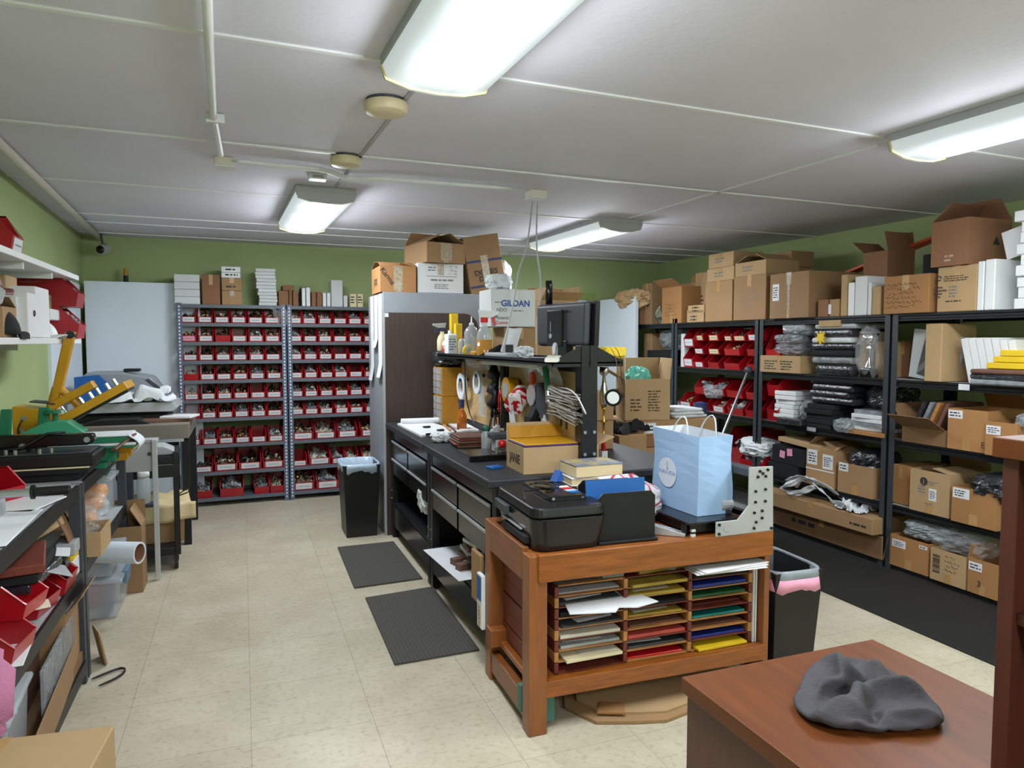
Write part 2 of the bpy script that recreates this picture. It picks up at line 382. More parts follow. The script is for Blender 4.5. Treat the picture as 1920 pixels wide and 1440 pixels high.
# ---------------------------------------------------------------- two settled cloth shapes: grid vertices x, y, z in millimetres
def cloth_mb(c, s=(1, 1, 1)):
    N = len(c) // 3; n = int(round(N ** .5)) - 1
    b = MB(); b.add([(c[3 * i] * s[0] / 1000, c[3 * i + 1] * s[1] / 1000, c[3 * i + 2] * s[2] / 1000) for i in range(N)], [(j * (n + 1) + i, j * (n + 1) + i + 1, (j + 1) * (n + 1) + i + 1, (j + 1) * (n + 1) + i) for j in range(n) for i in range(n)]); return b
BUNDLE = [-89, -13, 16, -96, -19, 16, -92, -23, 9, -89, -33, 8, -89, -43, 14, -86, -52, 14, -90, -57, 8, -87, -65, 6, -84, -71, 13, -78, -77, 11, -71, -83, 10, -64, -89, 9, -56, -93, 9, -47, -96, 8, -36, -97, 8, -26, -97, 8, -17, -96, 7, -7, -94, 7, 2, -91, 7, 10, -85, 8, 17, -78, 8, 24, -71, 7, 31, -65, 7, 36, -59, 8, 42, -52, 7, 45, -45, 7, 49, -40, 11, 48, -38, 19, 48, -31, 17, 48, -24, 11, 45, -25, 18,
43, -31, 24, 40, -35, 19, -92, -20, 21, -90, -25, 13, -97, -30, 9, -95, -40, 5, -93, -50, 7, -94, -57, 16, -91, -66, 15, -94, -73, 8, -88, -80, 7, -83, -87, 12, -76, -94, 8, -68, -100, 8, -59, -105, 9, -49, -108, 8, -38, -110, 9, -27, -110, 10, -16, -109, 9, -5, -106, 8, 4, -102, 7, 13, -95, 8, 21, -88, 10, 27, -81, 12, 35, -75, 8, 40, -68, 8, 45, -61, 10, 49, -53, 7, 52, -46, 8, 52, -44, 16, 53,
-37, 17, 50, -32, 11, 53, -24, 14, 51, -24, 22, 45, -30, 25, -91, -31, 23, -98, -29, 16, -99, -38, 11, -102, -46, 5, -99, -53, 13, -101, -63, 9, -99, -71, 17, -97, -81, 15, -96, -88, 7, -89, -97, 7, -81, -104, 12, -73, -111, 10, -64, -116, 6, -52, -120, 8, -40, -122, 7, -28, -122, 7, -16, -121, 11, -4, -118, 11, 7, -113, 8, 17, -105, 7, 26, -97, 8, 33, -89, 10, 39, -81, 15, 45, -76, 8, 50, -67, 8,
53, -59, 12, 56, -53, 6, 57, -49, 15, 59, -42, 17, 57, -37, 10, 58, -29, 11, 58, -26, 20, 52, -25, 24, -99, -35, 24, -100, -40, 16, -105, -42, 6, -106, -47, 13, -107, -56, 9, -108, -65, 15, -106, -74, 9, -105, -85, 14, -101, -95, 14, -97, -105, 10, -89, -114, 12, -79, -121, 6, -69, -128, 7, -57, -132, 9, -43, -135, 8, -29, -135, 9, -15, -133, 7, -2, -129, 13, 10, -123, 9, 21, -115, 7, 31, -106, 7,
39, -96, 9, 46, -86, 11, 50, -77, 16, 56, -74, 8, 58, -66, 14, 62, -58, 9, 63, -50, 9, 65, -47, 16, 63, -42, 9, 63, -33, 8, 60, -34, 17, 57, -30, 23, -104, -31, 19, -107, -35, 9, -110, -45, 12, -110, -53, 7, -115, -58, 16, -115, -68, 10, -114, -78, 7, -112, -90, 7, -110, -100, 14, -104, -111, 13, -96, -120, 6, -87, -130, 8, -75, -138, 12, -61, -143, 15, -46, -146, 15, -30, -147, 13, -15, -145, 7,
0, -141, 14, 13, -133, 7, 26, -125, 8, 37, -114, 7, 46, -102, 7, 52, -91, 10, 57, -82, 16, 61, -72, 14, 65, -67, 7, 68, -62, 14, 68, -56, 7, 70, -52, 13, 69, -46, 9, 69, -38, 7, 66, -33, 14, 63, -34, 22, -111, -29, 15, -114, -39, 15, -118, -45, 8, -119, -55, 6, -123, -61, 15, -123, -71, 14, -123, -82, 8, -122, -94, 7, -120, -105, 14, -114, -115, 7, -105, -125, 13, -95, -136, 15, -82, -142, 22,
-66, -146, 27, -48, -150, 28, -29, -153, 24, -18, -157, 10, 1, -153, 13, 18, -143, 9, 32, -133, 8, 44, -121, 8, 54, -108, 7, 60, -95, 7, 65, -84, 13, 68, -74, 18, 72, -69, 10, 73, -60, 7, 74, -53, 13, 71, -48, 6, 75, -46, 14, 69, -40, 15, 73, -32, 12, 69, -28, 19, -114, -31, 8, -120, -38, 15, -121, -49, 15, -127, -53, 7, -128, -63, 7, -132, -72, 13, -132, -84, 13, -132, -96, 7, -129, -109, 9,
-120, -119, 15, -106, -119, 23, -105, -136, 23, -89, -134, 34, -70, -138, 31, -50, -140, 29, -32, -134, 17, -17, -138, 33, 2, -138, 36, 21, -136, 28, 37, -130, 21, 52, -125, 19, 63, -113, 9, 69, -98, 7, 73, -85, 8, 76, -75, 16, 77, -64, 16, 81, -62, 6, 81, -56, 13, 79, -49, 7, 77, -41, 7, 77, -37, 16, 70, -31, 19, 65, -28, 12, -120, -29, 8, -122, -40, 7, -128, -45, 15, -133, -55, 15, -137, -61, 7,
-139, -72, 7, -141, -83, 12, -142, -96, 9, -132, -102, 17, -129, -117, 22, -116, -122, 36, -99, -126, 36, -91, -123, 20, -70, -126, 17, -50, -126, 17, -24, -116, 25, -14, -120, 48, 5, -117, 45, 19, -116, 27, 39, -113, 28, 53, -108, 26, 67, -102, 26, 79, -99, 18, 82, -85, 7, 84, -73, 10, 86, -65, 17, 88, -58, 10, 86, -51, 7, 83, -46, 14, 84, -40, 7, 79, -34, 8, 77, -29, 16, 69, -24, 17, -119, -32,
15, -127, -34, 8, -133, -44, 8, -140, -49, 15, -144, -61, 14, -148, -69, 7, -151, -81, 11, -145, -90, 18, -142, -102, 25, -128, -106, 32, -115, -108, 23, -98, -108, 26, -82, -113, 34, -70, -107, 19, -49, -106, 20, -23, -99, 38, -12, -103, 61, -1, -97, 45, 18, -96, 30, 39, -95, 25, 53, -90, 30, 65, -84, 26, 77, -83, 29, 91, -82, 22, 94, -71, 7, 94, -61, 13, 92, -52, 16, 95, -48, 8, 91, -42, 11, 85,
-35, 14, 86, -30, 7, 79, -25, 8, 77, -22, 16, -124, -27, 15, -130, -35, 16, -138, -39, 7, -144, -47, 7, -151, -54, 13, -157, -65, 9, -153, -72, 18, -151, -83, 26, -139, -89, 31, -130, -91, 19, -111, -85, 21, -93, -84, 24, -77, -94, 23, -62, -98, 35, -45, -87, 27, -27, -86, 53, -6, -85, 68, 8, -81, 55, 16, -76, 32, 38, -76, 26, 54, -74, 25, 64, -69, 32, 77, -68, 33, 90, -67, 33, 103, -67, 22, 104,
-56, 8, 103, -49, 15, 99, -41, 15, 98, -36, 7, 93, -31, 13, 87, -26, 15, 86, -21, 7, 78, -19, 8, -126, -30, 7, -135, -30, 15, -142, -38, 15, -149, -42, 7, -157, -50, 7, -161, -56, 15, -157, -63, 24, -146, -69, 35, -136, -71, 24, -115, -71, 28, -110, -79, 48, -95, -83, 50, -76, -79, 41, -59, -78, 29, -44, -74, 42, -15, -72, 49, -2, -67, 71, 14, -64, 61, 15, -56, 40, 36, -56, 31, 52, -57, 23, 66,
-56, 25, 77, -53, 30, 89, -56, 26, 103, -55, 31, 116, -52, 18, 111, -41, 10, 109, -36, 16, 104, -29, 14, 100, -25, 7, 95, -21, 14, 87, -17, 15, 84, -14, 7, -129, -24, 7, -139, -29, 7, -147, -31, 15, -155, -37, 14, -163, -42, 8, -160, -46, 18, -161, -52, 28, -144, -54, 28, -124, -53, 27, -117, -59, 50, -105, -63, 63, -91, -64, 54, -83, -63, 32, -64, -59, 29, -45, -57, 33, -24, -56, 51, -3, -50, 67,
16, -46, 63, 24, -40, 47, 29, -36, 29, 47, -39, 27, 63, -41, 23, 78, -43, 22, 92, -44, 22, 103, -43, 32, 119, -42, 25, 124, -34, 9, 120, -29, 15, 114, -23, 16, 110, -19, 10, 102, -15, 8, 96, -11, 14, 86, -8, 14, -133, -22, 14, -141, -22, 7, -151, -27, 7, -159, -28, 14, -169, -33, 12, -164, -35, 21, -156, -37, 33, -142, -39, 24, -127, -41, 38, -113, -43, 50, -98, -44, 49, -91, -47, 31, -72, -37,
34, -72, -36, 16, -60, -37, 31, -36, -35, 43, -8, -32, 55, 14, -28, 58, 26, -23, 50, 28, -18, 36, 43, -24, 40, 60, -29, 37, 77, -34, 34, 90, -32, 23, 106, -30, 32, 122, -29, 26, 138, -28, 18, 131, -21, 8, 125, -16, 13, 117, -11, 13, 111, -9, 6, 103, -5, 11, 93, -3, 11, -134, -16, 13, -145, -18, 14, -153, -18, 7, -164, -21, 7, -172, -23, 14, -169, -23, 24, -158, -24, 28, -141, -24, 23, -126, -24,
32, -111, -26, 32, -95, -22, 29, -75, -18, 33, -74, -14, 14, -61, -11, 19, -58, -22, 8, -40, -37, 14, -13, -33, 27, 2, -17, 40, 16, -8, 47, 29, -8, 47, 43, -8, 44, 57, -10, 36, 74, -16, 41, 87, -16, 25, 108, -19, 25, 129, -18, 29, 142, -15, 18, 144, -12, 7, 137, -7, 12, 128, -5, 8, 119, -1, 10, 110, 1, 7, 100, 3, 10, -137, -11, 7, -146, -9, 13, -156, -11, 14, -166, -11, 7, -174, -11, 16, -173,
-10, 26, -159, -9, 25, -141, -10, 26, -124, -10, 29, -108, -11, 32, -95, -19, 43, -87, -9, 28, -75, 3, 18, -63, 5, 9, -50, -3, 7, -47, -15, 22, -22, -16, 10, 3, -12, 14, 12, -1, 26, 27, 2, 35, 43, 4, 41, 59, 1, 45, 78, 0, 44, 96, -4, 36, 111, -4, 17, 132, -4, 29, 146, 0, 15, 158, -4, 10, 148, 0, 6, 138, 3, 7, 128, 6, 8, 117, 8, 7, 106, 10, 9, -137, -4, 6, -148, -3, 8, -158, -1, 14, -167, 1, 7,
-175, 2, 16, -179, 3, 26, -156, 7, 23, -140, 7, 35, -128, 0, 45, -113, 5, 43, -95, 3, 42, -81, -4, 52, -66, -8, 42, -53, -7, 30, -52, 9, 28, -40, 5, 19, -22, 2, 11, -3, 5, 9, 13, 5, 7, 31, 3, 15, 50, 2, 25, 66, 8, 33, 84, 13, 37, 103, 11, 36, 113, 13, 16, 136, 12, 25, 158, 9, 23, 170, 10, 12, 159, 12, 6, 147, 14, 6, 135, 15, 7, 124, 16, 8, 111, 17, 8, -138, 4, 7, -149, 6, 8, -160, 8, 14, -168, 12,
7, -175, 15, 16, -186, 10, 16, -166, 11, 38, -149, 8, 50, -134, 10, 58, -118, 12, 58, -101, 14, 56, -84, 17, 54, -67, 14, 52, -51, 10, 50, -35, 5, 49, -22, 2, 38, -6, 3, 31, 7, 14, 22, 20, 19, 9, 39, 19, 7, 57, 19, 11, 76, 16, 14, 95, 15, 20, 106, 27, 28, 125, 23, 25, 147, 24, 17, 168, 24, 23, 180, 25, 11, 167, 25, 10, 154, 25, 9, 141, 25, 8, 129, 25, 7, 116, 24, 7, -138, 11, 7, -150, 14, 8, -160,
18, 14, -169, 23, 7, -180, 23, 7, -188, 25, 16, -170, 25, 38, -154, 24, 46, -137, 24, 46, -122, 20, 39, -105, 20, 37, -88, 20, 36, -72, 19, 36, -55, 17, 36, -40, 22, 43, -20, 23, 39, -1, 18, 48, 19, 24, 45, 24, 37, 27, 44, 37, 16, 64, 38, 9, 83, 38, 11, 101, 38, 16, 119, 39, 14, 136, 41, 22, 156, 41, 16, 176, 41, 21, 186, 41, 9, 172, 39, 7, 159, 37, 7, 146, 35, 7, 132, 34, 6, 119, 32, 6, -137, 18,
7, -148, 23, 7, -160, 27, 10, -171, 32, 14, -181, 36, 7, -189, 40, 16, -173, 40, 26, -158, 42, 31, -142, 40, 24, -125, 39, 19, -108, 39, 15, -92, 39, 14, -74, 39, 15, -56, 38, 17, -37, 34, 22, -25, 42, 41, -4, 33, 51, 20, 32, 56, 37, 42, 46, 40, 60, 30, 64, 58, 21, 85, 57, 13, 105, 58, 14, 124, 59, 18, 144, 60, 20, 163, 59, 16, 182, 59, 19, 189, 58, 8, 175, 53, 7, 161, 49, 7, 147, 46, 8, 134, 43,
7, 121, 41, 6, -135, 25, 7, -146, 30, 7, -157, 36, 8, -168, 42, 12, -178, 48, 7, -187, 55, 14, -178, 57, 23, -161, 59, 21, -144, 60, 17, -126, 60, 18, -109, 59, 23, -92, 61, 16, -76, 61, 24, -59, 63, 16, -39, 61, 13, -19, 54, 13, -10, 58, 35, 5, 53, 58, 33, 53, 56, 52, 59, 43, 59, 78, 33, 81, 79, 22, 104, 78, 18, 125, 79, 17, 146, 79, 18, 166, 79, 17, 186, 79, 19, 187, 74, 8, 173, 67, 7, 160, 61,
7, 147, 57, 7, 133, 52, 7, 120, 49, 6, -131, 31, 7, -142, 37, 7, -153, 44, 10, -163, 52, 11, -173, 59, 7, -183, 68, 11, -181, 75, 25, -165, 76, 18, -148, 76, 21, -131, 77, 25, -114, 78, 18, -95, 79, 16, -75, 77, 19, -55, 75, 24, -39, 77, 11, -21, 75, 8, -3, 69, 8, 11, 64, 27, 15, 77, 54, 43, 71, 57, 64, 68, 44, 84, 78, 41, 100, 93, 35, 121, 98, 29, 143, 100, 22, 167, 99, 19, 189, 97, 18, 181, 88,
7, 169, 80, 8, 156, 73, 8, 144, 66, 8, 131, 61, 7, 118, 56, 7, -127, 37, 8, -138, 44, 7, -148, 51, 9, -158, 59, 7, -166, 68, 11, -174, 77, 7, -181, 88, 13, -169, 93, 22, -151, 96, 23, -133, 99, 19, -114, 101, 24, -97, 98, 32, -79, 101, 22, -57, 96, 19, -38, 86, 25, -20, 77, 21, -12, 82, 9, 5, 80, 11, 23, 85, 25, 31, 98, 51, 59, 90, 44, 80, 86, 55, 102, 86, 51, 124, 90, 45, 147, 99, 39, 170, 110,
32, 179, 113, 9, 171, 101, 7, 161, 91, 6, 150, 83, 8, 138, 75, 6, 126, 68, 7, 114, 63, 6, -122, 41, 8, -132, 49, 7, -141, 57, 8, -150, 66, 6, -157, 75, 10, -164, 86, 7, -170, 97, 8, -172, 110, 19, -152, 113, 17, -137, 114, 30, -118, 115, 38, -98, 116, 42, -78, 115, 38, -59, 116, 29, -39, 107, 24, -21, 96, 20, -3, 87, 20, 3, 93, 6, 14, 101, 19, 35, 108, 28, 51, 115, 49, 78, 108, 50, 98, 102, 40,
119, 108, 43, 142, 118, 38, 165, 129, 27, 164, 121, 12, 159, 109, 12, 150, 101, 7, 141, 92, 7, 131, 83, 6, 120, 75, 8, 108, 69, 6, -116, 45, 8, -126, 53, 8, -134, 62, 6, -142, 71, 9, -148, 81, 7, -153, 91, 11, -157, 103, 8, -159, 116, 7, -156, 129, 19, -138, 129, 31, -119, 130, 41, -99, 131, 43, -79, 128, 46, -60, 122, 44, -41, 115, 40, -22, 108, 34, -5, 102, 27, 1, 106, 11, 17, 114, 10, 27, 123,
26, 47, 129, 37, 72, 123, 36, 96, 124, 36, 117, 125, 28, 138, 138, 30, 150, 137, 15, 148, 125, 14, 146, 115, 7, 139, 106, 14, 132, 96, 14, 122, 90, 8, 113, 82, 5, 101, 75, 7, -109, 48, 6, -118, 56, 7, -126, 65, 9, -132, 75, 7, -138, 85, 10, -141, 95, 9, -143, 106, 11, -144, 118, 10, -141, 130, 7, -135, 144, 20, -115, 139, 28, -98, 127, 28, -80, 134, 33, -61, 132, 35, -42, 128, 36, -24, 123, 35,
-7, 117, 34, 3, 120, 19, 16, 127, 8, 32, 130, 15, 48, 138, 27, 70, 131, 23, 92, 135, 24, 113, 143, 29, 127, 149, 17, 132, 140, 11, 133, 129, 8, 132, 117, 11, 127, 107, 8, 120, 100, 15, 113, 91, 15, 104, 87, 7, 94, 80, 5, -102, 49, 7, -110, 58, 6, -117, 67, 7, -122, 76, 10, -127, 86, 7, -129, 97, 10, -131, 107, 7, -129, 117, 9, -128, 128, 16, -122, 136, 9, -112, 150, 13, -96, 144, 26, -79, 137, 18,
-61, 132, 21, -43, 129, 22, -26, 129, 23, -9, 131, 29, 7, 131, 29, 23, 131, 22, 33, 144, 12, 52, 146, 17, 68, 142, 30, 89, 148, 31, 100, 153, 19, 109, 145, 14, 115, 138, 8, 118, 129, 14, 117, 118, 14, 114, 110, 7, 110, 100, 8, 103, 95, 16, 96, 85, 14, 87, 84, 7, -94, 50, 5, -101, 58, 8, -108, 67, 8, -113, 77, 7, -116, 86, 11, -118, 96, 7, -119, 104, 12, -117, 114, 16, -114, 124, 16, -108, 133, 14,
-100, 138, 6, -89, 147, 6, -77, 155, 19, -59, 148, 22, -43, 144, 23, -26, 143, 23, -11, 143, 22, 5, 142, 19, 20, 146, 17, 34, 155, 21, 52, 157, 26, 69, 151, 21, 76, 141, 19, 86, 147, 13, 95, 143, 7, 100, 136, 13, 103, 127, 11, 103, 117, 10, 104, 109, 16, 98, 103, 9, 94, 93, 8, 87, 89, 16, 81, 79, 14, -87, 49, 9, -93, 57, 6, -98, 66, 6, -102, 76, 8, -105, 85, 7, -106, 94, 11, -107, 103, 9, -105,
112, 11, -100, 119, 15, -94, 127, 15, -88, 131, 7, -78, 139, 10, -66, 144, 12, -54, 150, 7, -40, 152, 10, -25, 153, 11, -11, 154, 12, 3, 154, 18, 17, 155, 14, 32, 156, 12, 45, 153, 12, 57, 151, 11, 68, 147, 7, 75, 139, 6, 82, 137, 13, 88, 130, 8, 90, 124, 15, 91, 116, 17, 91, 107, 19, 90, 98, 17, 83, 95, 9, 79, 86, 8, 73, 81, 17, -79, 46, 7, -84, 55, 8, -89, 64, 8, -92, 73, 6, -94, 82, 7, -96, 91,
7, -95, 100, 10, -94, 108, 7, -90, 116, 8, -83, 120, 14, -77, 127, 13, -69, 131, 7, -58, 136, 6, -47, 141, 7, -35, 143, 7, -22, 145, 7, -9, 146, 7, 2, 146, 12, 13, 149, 6, 25, 148, 5, 38, 146, 5, 49, 144, 5, 58, 139, 6, 64, 135, 14, 71, 129, 15, 74, 124, 9, 79, 117, 9, 80, 111, 16, 81, 103, 13, 79, 98, 19, 77, 89, 17, 69, 86, 10, 67, 76, 10, -71, 43, 6, -76, 51, 7, -80, 61, 7, -82, 70, 8, -84, 79,
7, -85, 86, 7, -85, 95, 8, -82, 103, 8, -79, 110, 7, -74, 116, 7, -67, 119, 13, -60, 124, 12, -51, 128, 10, -41, 133, 12, -31, 136, 13, -20, 138, 13, -9, 139, 14, 0, 138, 7, 10, 140, 8, 21, 139, 7, 32, 136, 6, 41, 133, 5, 48, 131, 11, 55, 127, 8, 62, 122, 9, 64, 118, 15, 68, 111, 12, 70, 106, 7, 68, 103, 16, 69, 93, 15, 67, 87, 19, 64, 78, 17, 58, 73, 9, -63, 39, 8, -66, 47, 7, -70, 56, 7, -72,
66, 7, -74, 74, 8, -75, 81, 8, -75, 88, 8, -73, 96, 7, -69, 103, 7, -65, 108, 7, -58, 113, 7, -51, 116, 10, -44, 120, 10, -36, 123, 10, -27, 127, 10, -17, 128, 10, -8, 131, 8, -1, 134, 16, 8, 134, 17, 18, 131, 15, 26, 126, 10, 35, 125, 10, 41, 121, 7, 47, 118, 6, 53, 113, 6, 55, 110, 13, 57, 106, 8, 60, 99, 8, 63, 93, 10, 59, 90, 18, 57, 82, 18, 54, 74, 16, 51, 66, 13, -55, 36, 6, -58, 44, 6, -61,
52, 7, -64, 61, 7, -65, 68, 7, -66, 74, 7, -65, 81, 8, -63, 88, 7, -60, 95, 7, -56, 100, 7, -50, 104, 7, -44, 108, 7, -38, 111, 7, -31, 115, 7, -23, 118, 7, -15, 120, 7, -8, 122, 11, -1, 124, 15, 7, 125, 18, 15, 123, 19, 22, 118, 16, 29, 115, 14, 35, 112, 9, 40, 109, 8, 44, 105, 6, 49, 101, 7, 50, 100, 15, 52, 94, 17, 53, 90, 9, 55, 82, 9, 48, 77, 14, 47, 68, 11, 43, 65, 17, -47, 32, 10, -51, 39,
8, -53, 47, 7, -55, 55, 7, -56, 61, 7, -56, 68, 6, -56, 74, 7, -55, 80, 7, -52, 87, 7, -49, 91, 7, -43, 95, 7, -38, 99, 7, -32, 102, 7, -26, 106, 7, -19, 109, 7, -12, 110, 8, -5, 112, 10, 1, 115, 13, 9, 117, 13, 12, 113, 20, 17, 109, 18, 23, 106, 16, 29, 103, 12, 34, 100, 11, 38, 96, 10, 42, 92, 10, 43, 91, 18, 45, 85, 15, 45, 81, 8, 48, 75, 6, 42, 70, 8, 38, 65, 16, 40, 57, 13]
